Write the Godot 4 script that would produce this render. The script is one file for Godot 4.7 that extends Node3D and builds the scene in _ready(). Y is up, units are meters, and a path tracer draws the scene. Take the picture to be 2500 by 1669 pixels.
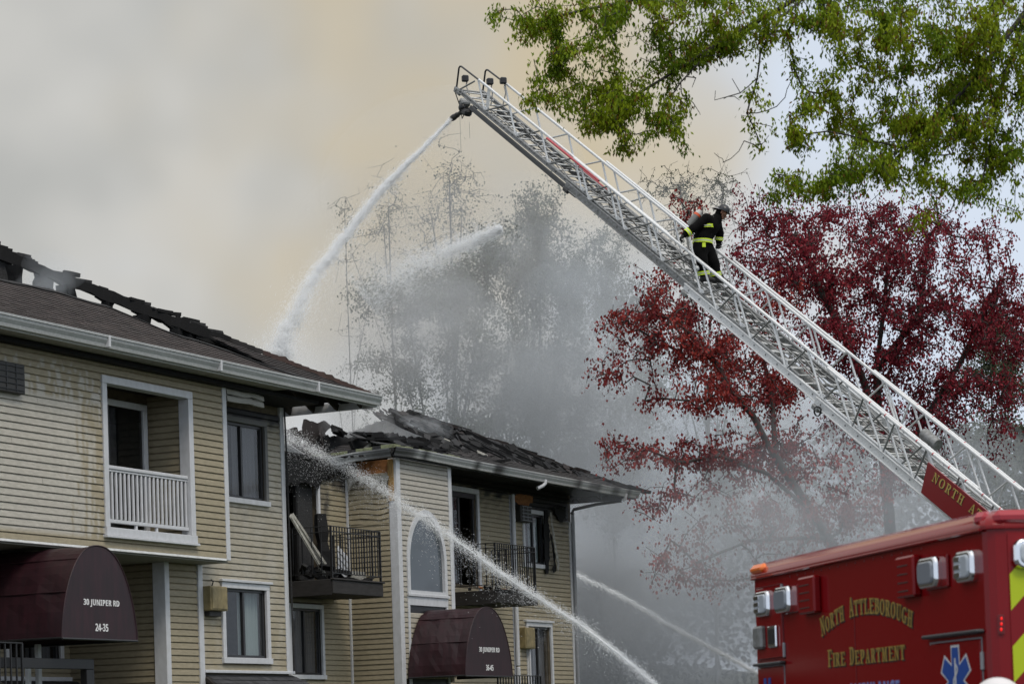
extends Node3D

const FOCAL := 6200.0      # focal length in pixels of a picture 2500 x 1669
var rng := RandomNumberGenerator.new()
var noise := FastNoiseLite.new()
var fine := FastNoiseLite.new()
var M := {}
var grain: NoiseTexture2D
var streaks: NoiseTexture2D
var pits: NoiseTexture2D


# ---------------------------------------------------------------- shapes
class Shape:
	var v := PackedVector3Array()
	var n := PackedVector3Array()
	var c := PackedColorArray()
	var tint := Color.WHITE

	func tri(a: Vector3, b: Vector3, d: Vector3) -> void:   # a, b, d run anticlockwise seen from outside
		var m := (b - a).cross(d - a).normalized()
		v.append_array([a, d, b]); n.append_array([m, m, m]); c.append_array([tint, tint, tint])

	func quad(a: Vector3, b: Vector3, d: Vector3, e: Vector3) -> void:
		tri(a, b, d); tri(a, d, e)

	func quadc(a: Vector3, b: Vector3, d: Vector3, e: Vector3, ca: Color, cb: Color, cd: Color, ce: Color) -> void:
		var m := (d - a).cross(e - b).normalized()
		v.append_array([a, d, b, a, e, d])
		for i in 6: n.append(m)
		c.append_array([ca, cd, cb, ca, ce, cd])

	func smooth(p: Array, m: Array) -> void:   # three corners with normals
		v.append_array([p[0], p[2], p[1]]); n.append_array([m[0], m[2], m[1]]); c.append_array([tint, tint, tint])

	func box(at: Vector3, size: Vector3, turn := Basis.IDENTITY, bevel := 0.0) -> Shape:
		var h := size / 2.0
		if bevel > 0.0:
			return bevelled(at, h, turn, minf(bevel, minf(h.x, minf(h.y, h.z)) * 0.9))
		for s in [-1.0, 1.0]:
			for k in 3:
				var u := Vector3.ZERO; var w := Vector3.ZERO; var o := Vector3.ZERO
				o[k] = h[k] * s
				u[(k + 1) % 3] = h[(k + 1) % 3]
				w[(k + 2) % 3] = h[(k + 2) % 3] * s
				quad(at + turn * (o - u - w), at + turn * (o + u - w), at + turn * (o + u + w), at + turn * (o - u + w))
		return self

	func bevelled(at: Vector3, h: Vector3, turn: Basis, b: float) -> Shape:
		for s in [-1.0, 1.0]:
			for k in 3:
				var u := Vector3.ZERO; var w := Vector3.ZERO; var o := Vector3.ZERO
				o[k] = h[k] * s
				u[(k + 1) % 3] = h[(k + 1) % 3] - b
				w[(k + 2) % 3] = (h[(k + 2) % 3] - b) * s
				quad(at + turn * (o - u - w), at + turn * (o + u - w), at + turn * (o + u + w), at + turn * (o - u + w))
		for k in 3:
			var i := (k + 1) % 3
			var j := (k + 2) % 3
			for si in [-1.0, 1.0]:
				for sj in [-1.0, 1.0]:
					var e := Vector3.ZERO; e[k] = h[k] - b
					var p := Vector3.ZERO; p[i] = h[i] * si; p[j] = (h[j] - b) * sj
					var q := Vector3.ZERO; q[i] = (h[i] - b) * si; q[j] = h[j] * sj
					flipquad(at, turn, p, q, e)
		for sx in [-1.0, 1.0]:
			for sy in [-1.0, 1.0]:
				for sz in [-1.0, 1.0]:
					var s := Vector3(sx, sy, sz)
					var p0 := Vector3(h.x, h.y - b, h.z - b) * s
					var p1 := Vector3(h.x - b, h.y, h.z - b) * s
					var p2 := Vector3(h.x - b, h.y - b, h.z) * s
					if sx * sy * sz > 0: tri(at + turn * p0, at + turn * p1, at + turn * p2)
					else: tri(at + turn * p0, at + turn * p2, at + turn * p1)
		return self

	func flipquad(at: Vector3, turn: Basis, p: Vector3, q: Vector3, e: Vector3) -> void:
		var a := p - e; var b := q - e; var d := q + e; var f := p + e
		if (b - a).cross(d - a).dot(a + d) < 0.0:
			quad(at + turn * a, at + turn * f, at + turn * d, at + turn * b)
		else:
			quad(at + turn * a, at + turn * b, at + turn * d, at + turn * f)

	func bar(a: Vector3, b: Vector3, wide: float, high: float, up := Vector3.UP, bevel := 0.0) -> Shape:
		var x := (b - a)
		var l := x.length()
		x /= l
		var z := x.cross(up)
		if z.length() < 0.01: z = x.cross(Vector3.RIGHT)
		z = z.normalized()
		return box((a + b) / 2.0, Vector3(l, high, wide), Basis(x, z.cross(x), z), bevel)

	func tube(pts: Array, radii: Array, sides := 8, cap := true) -> Shape:
		var rings := []
		var norms := []
		var u := Vector3.ZERO
		for i in pts.size():
			var d: Vector3 = (pts[mini(i + 1, pts.size() - 1)] - pts[maxi(i - 1, 0)]).normalized()
			if u == Vector3.ZERO:
				u = d.cross(Vector3.UP if absf(d.y) < 0.9 else Vector3.RIGHT).normalized()
			else:
				u = (u - d * u.dot(d)).normalized()
			var w := d.cross(u)
			var ring := PackedVector3Array()
			var nn := PackedVector3Array()
			for k in sides:
				var a := TAU * k / sides
				var m := u * cos(a) + w * sin(a)
				nn.append(m)
				ring.append(pts[i] + m * radii[mini(i, radii.size() - 1)])
			rings.append(ring); norms.append(nn)
		for i in rings.size() - 1:
			for k in sides:
				var l := (k + 1) % sides
				smooth([rings[i][k], rings[i][l], rings[i + 1][l]], [norms[i][k], norms[i][l], norms[i + 1][l]])
				smooth([rings[i][k], rings[i + 1][l], rings[i + 1][k]], [norms[i][k], norms[i + 1][l], norms[i + 1][k]])
		if cap:
			for k in range(1, sides - 1):
				tri(rings[0][0], rings[0][k + 1], rings[0][k])
				tri(rings[-1][0], rings[-1][k], rings[-1][k + 1])
		return self

	func prism(poly: PackedVector2Array, depth: float, xf := Transform3D.IDENTITY) -> Shape:   # poly anticlockwise in x, y; front face at z = 0
		var idx := Geometry2D.triangulate_polygon(poly)
		var turned := Geometry2D.is_polygon_clockwise(poly)
		for i in range(0, idx.size(), 3):
			var a := poly[idx[i]]; var b := poly[idx[i + 1]]; var d := poly[idx[i + 2]]
			if (b - a).cross(d - a) < 0.0:
				var s := b; b = d; d = s
			tri(xf * Vector3(a.x, a.y, 0), xf * Vector3(b.x, b.y, 0), xf * Vector3(d.x, d.y, 0))
			tri(xf * Vector3(a.x, a.y, -depth), xf * Vector3(d.x, d.y, -depth), xf * Vector3(b.x, b.y, -depth))
		for i in poly.size():
			var a := poly[i]; var b := poly[(i + 1) % poly.size()]
			if turned:
				var s := a; a = b; b = s
			quad(xf * Vector3(a.x, a.y, 0), xf * Vector3(a.x, a.y, -depth), xf * Vector3(b.x, b.y, -depth), xf * Vector3(b.x, b.y, 0))
		return self

	func ball(at: Vector3, r: Vector3, turn := Basis.IDENTITY, rows := 8, cols := 12, from_lat := -90.0, to_lat := 90.0) -> Shape:
		for i in rows:
			for k in cols:
				var p := []
				var m := []
				for q in [[0, 0], [0, 1], [1, 1], [1, 0]]:
					var la := deg_to_rad(lerpf(from_lat, to_lat, float(i + q[0]) / rows))
					var lo: float = TAU * (k + q[1]) / cols
					var d := Vector3(cos(la) * sin(lo), sin(la), cos(la) * cos(lo))
					p.append(at + turn * (d * r))
					m.append((turn * (d / r)).normalized())
				smooth([p[0], p[1], p[2]], [m[0], m[1], m[2]])
				smooth([p[0], p[2], p[3]], [m[0], m[2], m[3]])
		return self

	func add(mesh: Mesh, xf: Transform3D) -> void:
		for s in mesh.get_surface_count():
			var a := mesh.surface_get_arrays(s)
			var pv: PackedVector3Array = a[Mesh.ARRAY_VERTEX]
			var pn: PackedVector3Array = a[Mesh.ARRAY_NORMAL]
			var idx = a[Mesh.ARRAY_INDEX]
			for i in (idx.size() if idx != null else pv.size()):
				var k: int = idx[i] if idx != null else i
				v.append(xf * pv[k]); n.append((xf.basis * pn[k]).normalized()); c.append(tint)

	func mesh(coloured := false) -> ArrayMesh:
		var a := []
		a.resize(Mesh.ARRAY_MAX)
		a[Mesh.ARRAY_VERTEX] = v
		a[Mesh.ARRAY_NORMAL] = n
		if coloured: a[Mesh.ARRAY_COLOR] = c
		var m := ArrayMesh.new()
		if v.size(): m.add_surface_from_arrays(Mesh.PRIMITIVE_TRIANGLES, a)
		return m


# ---------------------------------------------------------------- nodes
func thing(called: String, label: String, category: String, at := Vector3.ZERO, turn := 0.0, group := "") -> Node3D:
	var o := Node3D.new()
	o.name = called
	add_child(o, true)
	o.position = at
	o.rotation.y = turn
	o.set_meta("label", label)
	o.set_meta("category", category)
	if group: o.set_meta("group", group)
	return o


func part(parent: Node3D, called: String, shape: Variant, mat: Material, coloured := false) -> MeshInstance3D:
	var o := MeshInstance3D.new()
	o.name = called
	o.mesh = shape.mesh(coloured) if shape is Shape else shape
	o.material_override = mat
	parent.add_child(o, true)
	return o


func sub(parent: Node3D, called: String, at := Vector3.ZERO) -> Node3D:
	var o := Node3D.new()
	o.name = called
	parent.add_child(o, true)
	o.position = at
	return o


func scatter(parent: Node3D, called: String, mesh: Mesh, mat: Material, places: Array, tints := []) -> MultiMeshInstance3D:
	var mm := MultiMesh.new()
	mm.transform_format = MultiMesh.TRANSFORM_3D
	mm.use_colors = tints.size() > 0
	mm.mesh = mesh
	mm.instance_count = places.size()
	for i in places.size():
		mm.set_instance_transform(i, places[i])
		if tints.size(): mm.set_instance_color(i, tints[i])
	var o := MultiMeshInstance3D.new()
	o.name = called
	o.multimesh = mm
	o.material_override = mat
	parent.add_child(o, true)
	o.set_meta("kind", "stuff")
	return o


func col(r: float, g: float, b: float) -> Color:
	return Color(r, g, b).linear_to_srgb()


func mat(key: String, linear: Color, rough := 0.7, extra := {}) -> StandardMaterial3D:
	var m := StandardMaterial3D.new()
	m.resource_name = key
	m.albedo_color = linear.linear_to_srgb()
	m.roughness = rough
	for k in extra: m.set(k, extra[k])
	M[key] = m
	return m


func textured(m: StandardMaterial3D, t: Texture2D, scale: Vector3) -> StandardMaterial3D:
	m.albedo_texture = t
	m.uv1_triplanar = true
	m.uv1_world_triplanar = true
	m.uv1_scale = scale
	return m


func noise_texture(f: float, lo: Color, hi: Color, seed_ := 1, kind := FastNoiseLite.TYPE_SIMPLEX_SMOOTH, size := 512, oct := 4) -> NoiseTexture2D:
	var q := FastNoiseLite.new()
	q.seed = seed_
	q.noise_type = kind
	q.frequency = f
	q.fractal_octaves = oct
	var t := NoiseTexture2D.new()
	t.width = size
	t.height = size
	t.seamless = true
	t.noise = q
	var g := Gradient.new()
	g.set_color(0, lo)
	g.set_color(1, hi)
	t.color_ramp = g
	return t


func camera_and_sky() -> void:
	var cam := Camera3D.new()
	cam.name = "camera"
	add_child(cam)
	var lens := CameraAttributesPhysical.new()
	lens.frustum_focal_length = 89.0
	lens.frustum_focus_distance = 53.0
	lens.frustum_near = 0.1
	lens.frustum_far = 2000.0
	lens.exposure_aperture = 5.6
	cam.attributes = lens
	cam.projection = Camera3D.PROJECTION_FRUSTUM
	cam.near = 0.1
	cam.far = 2000.0
	cam.size = 0.1 * 1669.0 / FOCAL
	cam.frustum_offset = Vector2(0, 0.1 * (1563.0 - 834.5) / FOCAL)
	var right := Vector3(0.99945022, -0.03312995, -0.00129314)
	var up := Vector3(0.03315518, 0.99868974, 0.03898112)
	cam.transform = Transform3D(Basis(right, up, right.cross(up)), Vector3(0, 1.65, 0))
	cam.current = true

	var sun := DirectionalLight3D.new()
	sun.name = "sun"
	add_child(sun)
	sun.light_color = Color(1.0, 0.96, 0.9)
	sun.light_energy = 0.5
	sun.light_angular_distance = 16.0
	sun.shadow_enabled = true
	sun.rotation_degrees = Vector3(-56, 34, 0)

	var we := WorldEnvironment.new()
	we.name = "world_environment"
	add_child(we)
	var e := Environment.new()
	we.environment = e
	e.background_mode = Environment.BG_SKY
	e.tonemap_mode = Environment.TONE_MAPPER_LINEAR
	e.tonemap_exposure = 1.0
	e.volumetric_fog_enabled = true
	e.volumetric_fog_density = 0.0
	e.sdfgi_enabled = true
	e.ssao_enabled = true
	e.ssil_enabled = true
	var sky := Sky.new()
	var pan := PanoramaSkyMaterial.new()
	pan.panorama = ImageTexture.create_from_image(smoky_sky())
	sky.sky_material = pan
	e.sky = sky


func smoky_sky() -> Image:   # overcast, brighter overhead; smoke drifts off to the left of the view
	var w := 1024
	var h := 512
	var im := Image.create(w, h, false, Image.FORMAT_RGBF)
	var big := FastNoiseLite.new()
	big.seed = 5; big.frequency = 1.6; big.fractal_octaves = 5
	var warm := FastNoiseLite.new()
	warm.seed = 11; warm.frequency = 2.2; warm.fractal_octaves = 3
	for j in h:
		var el := PI / 2.0 - PI * (j + 0.5) / h
		for i in w:
			var az := wrapf(TAU * (i + 0.5) / w, -PI, PI)          # 0 is straight ahead, positive to the right
			var d := Vector3(sin(az) * cos(el), sin(el), -cos(az) * cos(el))
			var up := clampf(sin(el), 0.0, 1.0)
			var c := Color(0.67, 0.75, 0.87).lerp(Color(1.30, 1.32, 1.35), smoothstep(0.28, 0.85, up))
			c *= 1.0 + 0.05 * big.get_noise_3dv(d * 1.3)
			var edge := az + 0.10 * big.get_noise_3dv(d * 4.0) + 0.05 * big.get_noise_3dv(d * 11.0)
			var smoke := (1.0 - smoothstep(-0.015, 0.17, edge)) * smoothstep(-1.9, -0.9, az) * (1.0 - smoothstep(0.45, 0.85, up))
			var billow := clampf(0.5 + 1.1 * big.get_noise_3dv(d * 3.6) + 0.8 * big.get_noise_3dv(d * 9.0) + 0.35 * big.get_noise_3dv(d * 22.0), 0, 1)
			var tone := Color(0.47, 0.475, 0.46).lerp(Color(0.60, 0.595, 0.57), billow)
			var brown := smoothstep(-0.14, -0.05, az + 0.07 * big.get_noise_3dv(d * 6.0 + Vector3(1, 2, 3))) * smoothstep(0.13, 0.20, up + 0.04 * big.get_noise_3dv(d * 7.0))
			tone = tone.lerp(Color(0.595, 0.515, 0.37), brown * clampf(0.78 + 0.9 * warm.get_noise_3dv(d * 5.0 + Vector3(0.3, 0.1, 0)), 0, 1))
			tone = tone.lerp(Color(0.63, 0.655, 0.69), (1.0 - smoothstep(0.08, 0.16, up + 0.08 * big.get_noise_3dv(d * 7.0) + 0.05 * big.get_noise_3dv(d * 19.0))) * 0.85)
			c = c.lerp(tone, smoke)
			if el < 0.0: c = Color(0.16, 0.16, 0.15)
			im.set_pixel(i, j, c)
	return im


# ---------------------------------------------------------------- materials
func materials() -> void:
	grain = noise_texture(0.02, Color(0.80, 0.80, 0.79), Color(1, 1, 1), 2)
	streaks = noise_texture(0.012, Color(0.62, 0.61, 0.58), Color(1, 1, 1), 9, FastNoiseLite.TYPE_SIMPLEX_SMOOTH, 512, 5)
	pits = noise_texture(0.06, Color(0.3, 0.3, 0.3), Color(1, 1, 1), 4, FastNoiseLite.TYPE_CELLULAR, 256, 3)
	var vc := {"vertex_color_use_as_albedo": true}
	textured(mat("siding", Color(1, 1, 1), 0.62, vc), grain, Vector3(0.7, 2.5, 0.7))
	textured(mat("white_trim", Color(0.60, 0.61, 0.64), 0.5), noise_texture(0.015, Color(0.90, 0.90, 0.89), Color(1, 1, 1), 21), Vector3(1.1, 0.5, 1.1))
	textured(mat("gutter", Color(1, 1, 1), 0.45, vc), grain, Vector3(1.5, 1.5, 1.5))
	textured(mat("wall_sheathing", Color(0.16, 0.13, 0.09), 0.9), streaks, Vector3(0.6, 0.6, 0.6))
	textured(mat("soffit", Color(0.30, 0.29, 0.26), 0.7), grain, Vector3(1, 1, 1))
	textured(mat("shingle", Color(1, 1, 1), 0.95, vc), pits, Vector3(6, 6, 6))
	textured(mat("char", Color(0.016, 0.016, 0.017), 0.75, {"metallic_specular": 0.35}), pits, Vector3(3, 3, 3))
	textured(mat("char_grey", Color(0.06, 0.06, 0.062), 0.9), pits, Vector3(2, 2, 2))
	textured(mat("dark_wood", Color(0.035, 0.028, 0.022), 0.85), streaks, Vector3(0.8, 3, 0.8))
	textured(mat("brown_roofing", Color(0.055, 0.042, 0.04), 0.95), pits, Vector3(5, 5, 5))
	textured(mat("bare_plywood", Color(0.42, 0.18, 0.06), 0.85), streaks, Vector3(1.2, 1.2, 1.2))
	textured(mat("bare_stud", Color(0.46, 0.28, 0.10), 0.8), streaks, Vector3(3, 0.5, 3))
	textured(mat("insulation", Color(0.30, 0.33, 0.20), 0.95), streaks, Vector3(1.6, 1.6, 1.6))
	textured(mat("torn_wrap", Color(0.50, 0.49, 0.45), 0.8), streaks, Vector3(1.5, 1.5, 1.5))
	mat("bronze_frame", Color(0.022, 0.022, 0.024), 0.4)
	mat("glass", Color(0.03, 0.035, 0.04, 0.12), 0.04, {"transparency": BaseMaterial3D.TRANSPARENCY_ALPHA})
	mat("grey_glass", Color(0.075, 0.09, 0.105), 0.08, {"metallic_specular": 0.5})
	mat("curtain_blue", Color(0.22, 0.28, 0.28), 0.8)
	mat("curtain_grey", Color(0.11, 0.112, 0.12), 0.85)
	mat("pipe_grey", Color(0.24, 0.25, 0.27), 0.6)
	textured(mat("interior_plaster", Color(0.42, 0.40, 0.36), 0.9), grain, Vector3(1, 1, 1))
	mat("sooty_trim", Color(0.15, 0.148, 0.145), 0.75)
	mat("iron", Color(0.012, 0.012, 0.013), 0.45, {"metallic_specular": 0.5})
	textured(mat("deck_wood", Color(0.035, 0.032, 0.032), 0.8), streaks, Vector3(0.7, 2, 0.7))
	textured(mat("awning_cloth", Color(0.034, 0.006, 0.011), 0.5), noise_texture(0.012, Color(0.55, 0.55, 0.58), Color(1, 1, 1), 31), Vector3(1.3, 0.2, 1.3))
	mat("lettering_white", Color(0.72, 0.72, 0.72), 0.6)
	textured(mat("beige_metal", Color(0.36, 0.29, 0.14), 0.5), streaks, Vector3(1, 0.6, 1))
	mat("vent_dark", Color(0.03, 0.028, 0.025), 0.6)
	textured(mat("asphalt", Color(0.05, 0.05, 0.05), 0.9), grain, Vector3(1, 1, 1))
	textured(mat("lawn", Color(0.045, 0.07, 0.02), 0.95), streaks, Vector3(0.4, 0.4, 0.4))


func ground() -> void:
	var g := Shape.new()
	g.quad(Vector3(-700, 0, 200), Vector3(700, 0, 200), Vector3(700, 0, -900), Vector3(-700, 0, -900))
	part(self, "ground", g, M.lawn).set_meta("kind", "structure")
	var r := Shape.new()
	r.box(Vector3(4, -0.146, -14), Vector3(60, 0.3, 34))
	part(self, "road", r, M.asphalt).set_meta("kind", "structure")


# ---------------------------------------------------------------- building pieces
# Local axes of a building: x along the front (away from the street), y up, z out of the front.
const COURSE := 0.108

func face(n: float) -> Transform3D:
	return Transform3D(Basis.IDENTITY, Vector3(0, 0, n))


func end_face(s: float) -> Transform3D:   # looks towards -x; runs along z
	return Transform3D(Basis(Vector3(0, 0, 1), Vector3(0, 1, 0), Vector3(-1, 0, 0)), Vector3(s, 0, 0))


func cut(spans: Array, x0: float, x1: float) -> Array:
	var out := []
	for s in spans:
		if x1 <= s.x or x0 >= s.y: out.append(s)
		else:
			if x0 > s.x: out.append(Vector2(s.x, x0))
			if x1 < s.y: out.append(Vector2(x1, s.y))
	return out


func siding(parent: Node3D, xf: Transform3D, a0: float, a1: float, h0: float, h1: float, holes: Array, tone: Callable, seg := 0.3, wavy := 0.0) -> void:
	var r := 0
	while h0 + r * COURSE < h1 - 0.02:
		var lo := h0 + r * COURSE
		var hi := minf(lo + COURSE, h1)
		var mid := (lo + hi) / 2.0
		var spans := [Vector2(a0, a1)]
		if a1 - a0 > 3.2:
			var x := a0 + 0.8 + fmod(r * 1.37, a1 - a0 - 1.6)
			spans = [Vector2(a0, x - 0.002), Vector2(x + 0.002, a1)]
		for q in holes:
			if q is Callable:
				var w: Vector2 = q.call(mid)
				if w.y > w.x: spans = cut(spans, w.x, w.y)
			elif mid > q[2] and mid < q[3]:
				spans = cut(spans, q[0], q[1])
		for s in spans:
			if s.y - s.x > 0.03: part(parent, "siding_board", board(xf, s.x, s.y, lo, hi, tone, seg, wavy), M.siding, true)
		r += 1


func board(xf: Transform3D, a0: float, a1: float, lo: float, hi: float, tone: Callable, seg: float, wavy: float) -> Shape:
	var sh := Shape.new()
	var k := maxi(1, int(ceil((a1 - a0) / seg)))
	var j := rng.randf_range(-0.0015, 0.0015)
	var drop := rng.randf_range(-0.002, 0.002)
	for i in k:
		var x0 := lerpf(a0, a1, float(i) / k)
		var x1 := lerpf(a0, a1, float(i + 1) / k)
		var w0 := wavy * noise.get_noise_2d(x0 * 1.1, lo * 2.0)
		var w1 := wavy * noise.get_noise_2d(x1 * 1.1, lo * 2.0)
		var y0 := lo + drop + w0
		var y1 := lo + drop + w1
		var d0 := 0.028 + j + absf(w0) * 0.6
		var d1 := 0.028 + j + absf(w1) * 0.6
		var cove := (hi - lo) * 0.72   # the upper quarter of a course curves back under the next lip
		var p := [Vector3(x0, y0, d0), Vector3(x1, y1, d1), Vector3(x1, y1 + cove, d1 - 0.010), Vector3(x0, y0 + cove, d0 - 0.010), Vector3(x1, hi + w1 + 0.004, -0.008), Vector3(x0, hi + w0 + 0.004, -0.008)]
		var c := [tone.call(x0, y0), tone.call(x1, y1), tone.call(x1, hi), tone.call(x0, hi)]
		sh.quadc(xf * p[0], xf * p[1], xf * p[2], xf * p[3], c[0], c[1], c[2], c[3])
		sh.quadc(xf * p[3], xf * p[2], xf * p[4], xf * p[5], c[3], c[2], c[2], c[3])
		sh.quadc(xf * Vector3(x0, y0, -0.008), xf * Vector3(x1, y1, -0.008), xf * p[1], xf * p[0], c[0], c[1], c[1], c[0])
	sh.tint = tone.call(a0, lo)
	sh.tri(xf * Vector3(a0, lo, 0), xf * Vector3(a0, lo, 0.02), xf * Vector3(a0, hi, 0.004))
	sh.tri(xf * Vector3(a1, lo, 0.02), xf * Vector3(a1, lo, 0), xf * Vector3(a1, hi, 0.004))
	return sh


func sheathing(parent: Node3D, called: String, xf: Transform3D, a0: float, a1: float, h0: float, h1: float, holes: Array, thick: float, m: Material) -> void:
	var ys := [h0, h1]
	for q in holes: ys.append_array([clampf(q[2], h0, h1), clampf(q[3], h0, h1)])
	ys.sort()
	var sh := Shape.new()
	for i in ys.size() - 1:
		if ys[i + 1] - ys[i] < 0.005: continue
		var spans := [Vector2(a0, a1)]
		var mid: float = (ys[i] + ys[i + 1]) / 2.0
		for q in holes:
			if mid > q[2] and mid < q[3]: spans = cut(spans, q[0], q[1])
		for s in spans:
			sh.box(xf * Vector3((s.x + s.y) / 2.0, mid, -thick / 2.0 - 0.009), Vector3(s.y - s.x, ys[i + 1] - ys[i], thick), xf.basis)
	part(parent, called, sh, m)


func rail_board(parent: Node3D, called: String, xf: Transform3D, a0: float, a1: float, h0: float, h1: float, z0: float, z1: float, m: Material, bevel := 0.006) -> MeshInstance3D:
	var sh := Shape.new()
	sh.box(xf * Vector3((a0 + a1) / 2.0, (h0 + h1) / 2.0, (z0 + z1) / 2.0), Vector3(a1 - a0, h1 - h0, z1 - z0), xf.basis, bevel)
	return part(parent, called, sh, m)


func window(parent: Node3D, xf: Transform3D, a0: float, a1: float, h0: float, h1: float, tw: float, curtain: Material, from := 0.5, called := "window", trim: Material = null) -> Node3D:
	var w := sub(parent, called)
	if trim == null: trim = M.white_trim
	rail_board(w, "trim", xf, a0, a1, h1 - tw, h1, 0.0, 0.055, trim)
	rail_board(w, "sill", xf, a0 - 0.02, a1 + 0.02, h0, h0 + tw, 0.0, 0.075, M.white_trim)
	rail_board(w, "trim", xf, a0, a0 + tw, h0 + tw + 0.001, h1 - tw - 0.001, 0.0, 0.055, trim)
	rail_board(w, "trim", xf, a1 - tw, a1, h0 + tw + 0.001, h1 - tw - 0.001, 0.0, 0.055, trim)
	var x0 := a0 + tw
	var x1 := a1 - tw
	var y0 := h0 + tw
	var y1 := h1 - tw
	var mid := lerpf(x0, x1, 0.5)
	for f in [[x0, x1, y1 - 0.05, y1], [x0, x1, y0, y0 + 0.05], [x0, x0 + 0.05, y0 + 0.051, y1 - 0.051], [x1 - 0.05, x1, y0 + 0.051, y1 - 0.051], [mid - 0.03, mid + 0.03, y0 + 0.051, y1 - 0.051]]:
		rail_board(w, "sash", xf, f[0], f[1], f[2], f[3], -0.07, -0.01, M.bronze_frame, 0.004)
	for s in [[x0 + 0.05, mid - 0.03, -0.045], [mid + 0.03, x1 - 0.05, -0.03]]:
		var p := Shape.new()
		p.quad(xf * Vector3(s[0], y0 + 0.05, s[2]), xf * Vector3(s[1], y0 + 0.05, s[2]), xf * Vector3(s[1], y1 - 0.05, s[2]), xf * Vector3(s[0], y1 - 0.05, s[2]))
		part(w, "pane", p, M.glass)
	if curtain:
		drape(w, xf, lerpf(x0, x1, from), x1 - 0.04, y0 + 0.02, y1 - 0.04, -0.14, curtain)
	return w


func drape(parent: Node3D, xf: Transform3D, a0: float, a1: float, h0: float, h1: float, z: float, m: Material) -> void:
	var sh := Shape.new()
	var k := int((a1 - a0) / 0.022) + 2
	for i in k:
		var x0 := lerpf(a0, a1, float(i) / k)
		var x1 := lerpf(a0, a1, float(i + 1) / k)
		var z0 := z + 0.022 * sin(x0 * 52.0) + 0.008 * sin(x0 * 19.0)
		var z1 := z + 0.022 * sin(x1 * 52.0) + 0.008 * sin(x1 * 19.0)
		sh.quad(xf * Vector3(x0, h0, z0), xf * Vector3(x1, h0, z1), xf * Vector3(x1, h1, z1), xf * Vector3(x0, h1, z0))
	part(parent, "curtain", sh, m)


func line_at(line: Array, x: float) -> float:   # height of a broken line of Vector2 at x
	if x <= line[0].x: return line[0].y
	for i in line.size() - 1:
		if x <= line[i + 1].x:
			return lerpf(line[i].y, line[i + 1].y, (x - line[i].x) / (line[i + 1].x - line[i].x))
	return line[-1].y


# Rows of shingle tabs from the eave up to a broken line. origin: the eave at x = 0; along, up_slope: unit vectors of the slope
func shingles(parent: Node3D, xf: Transform3D, a0: float, a1: float, top: Array, rough_top: float, tone: Color, course := 0.14, called := "shingles") -> void:
	var sh := Shape.new()
	var tab := 0.17
	var k := int((a1 - a0) / tab)
	for i in k:
		var row := 0
		var x := a0 + (i + 0.5) * tab
		var limit := line_at(top, x) + rough_top * noise.get_noise_2d(x * 3.0, 4.0) + rough_top * 0.5 * rng.randf_range(-1, 1)
		while row * course < limit:
			var off := 0.5 * tab * (row % 2)
			var y0 := row * course + rng.randf_range(-0.006, 0.006)
			var y1 := minf((row + 1) * course + 0.02, limit + 0.02)
			var x0 := a0 + i * tab + off + 0.002
			var x1 := x0 + tab - 0.004
			var t := tone * rng.randf_range(0.72, 1.2)
			if rng.randf() < 0.12: t = t * 1.35
			sh.tint = Color(t.r, t.g, t.b, 1)
			var lift := 0.014 + rng.randf_range(0, 0.006)
			sh.quad(xf * Vector3(x0, y0, lift), xf * Vector3(x1, y0, lift), xf * Vector3(x1, y1, 0.003), xf * Vector3(x0, y1, 0.003))
			sh.quad(xf * Vector3(x0, y0, 0), xf * Vector3(x1, y0, 0), xf * Vector3(x1, y0, lift), xf * Vector3(x0, y0, lift))
			row += 1
	part(parent, called, sh, M.shingle, true).set_meta("kind", "stuff")


# A torn or burnt sheet: an outline in x, y of xf, its edge broken up by noise, with a thickness and a slightly buckled front
func torn(outline: Array, rough: float, thick: float, xf: Transform3D, step := 0.07) -> Shape:
	var p := PackedVector2Array()
	for i in outline.size():
		var a := Vector2(outline[i][0], outline[i][1])
		var q: Array = outline[(i + 1) % outline.size()]
		var b := Vector2(q[0], q[1])
		var k := maxi(1, int(a.distance_to(b) / step))
		var side := (b - a).orthogonal().normalized()
		for j in k:
			var e := a.lerp(b, float(j) / k)
			var big := noise.get_noise_2d(e.x * 4.0 + i, e.y * 4.0) + 0.6 * rng.randf_range(-1, 1)
			p.append(e + side * rough * big * (1.0 if j else 0.3))
	var sh := Shape.new()
	if Geometry2D.triangulate_polygon(p).is_empty():
		p = PackedVector2Array()
		for q in outline: p.append(Vector2(q[0], q[1]))
	return sh.prism(p, thick, xf)


func plane_at(n: float, lean := 0.0, swing := 0.0, x := 1.0, y := 8.0) -> Transform3D:   # an upright plane, leant and swung about the point x, y
	var turn := Basis(Vector3.UP, swing) * Basis(Vector3.RIGHT, lean)
	return Transform3D(turn, Vector3(x, y, n) - turn * Vector3(x, y, 0))


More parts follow.
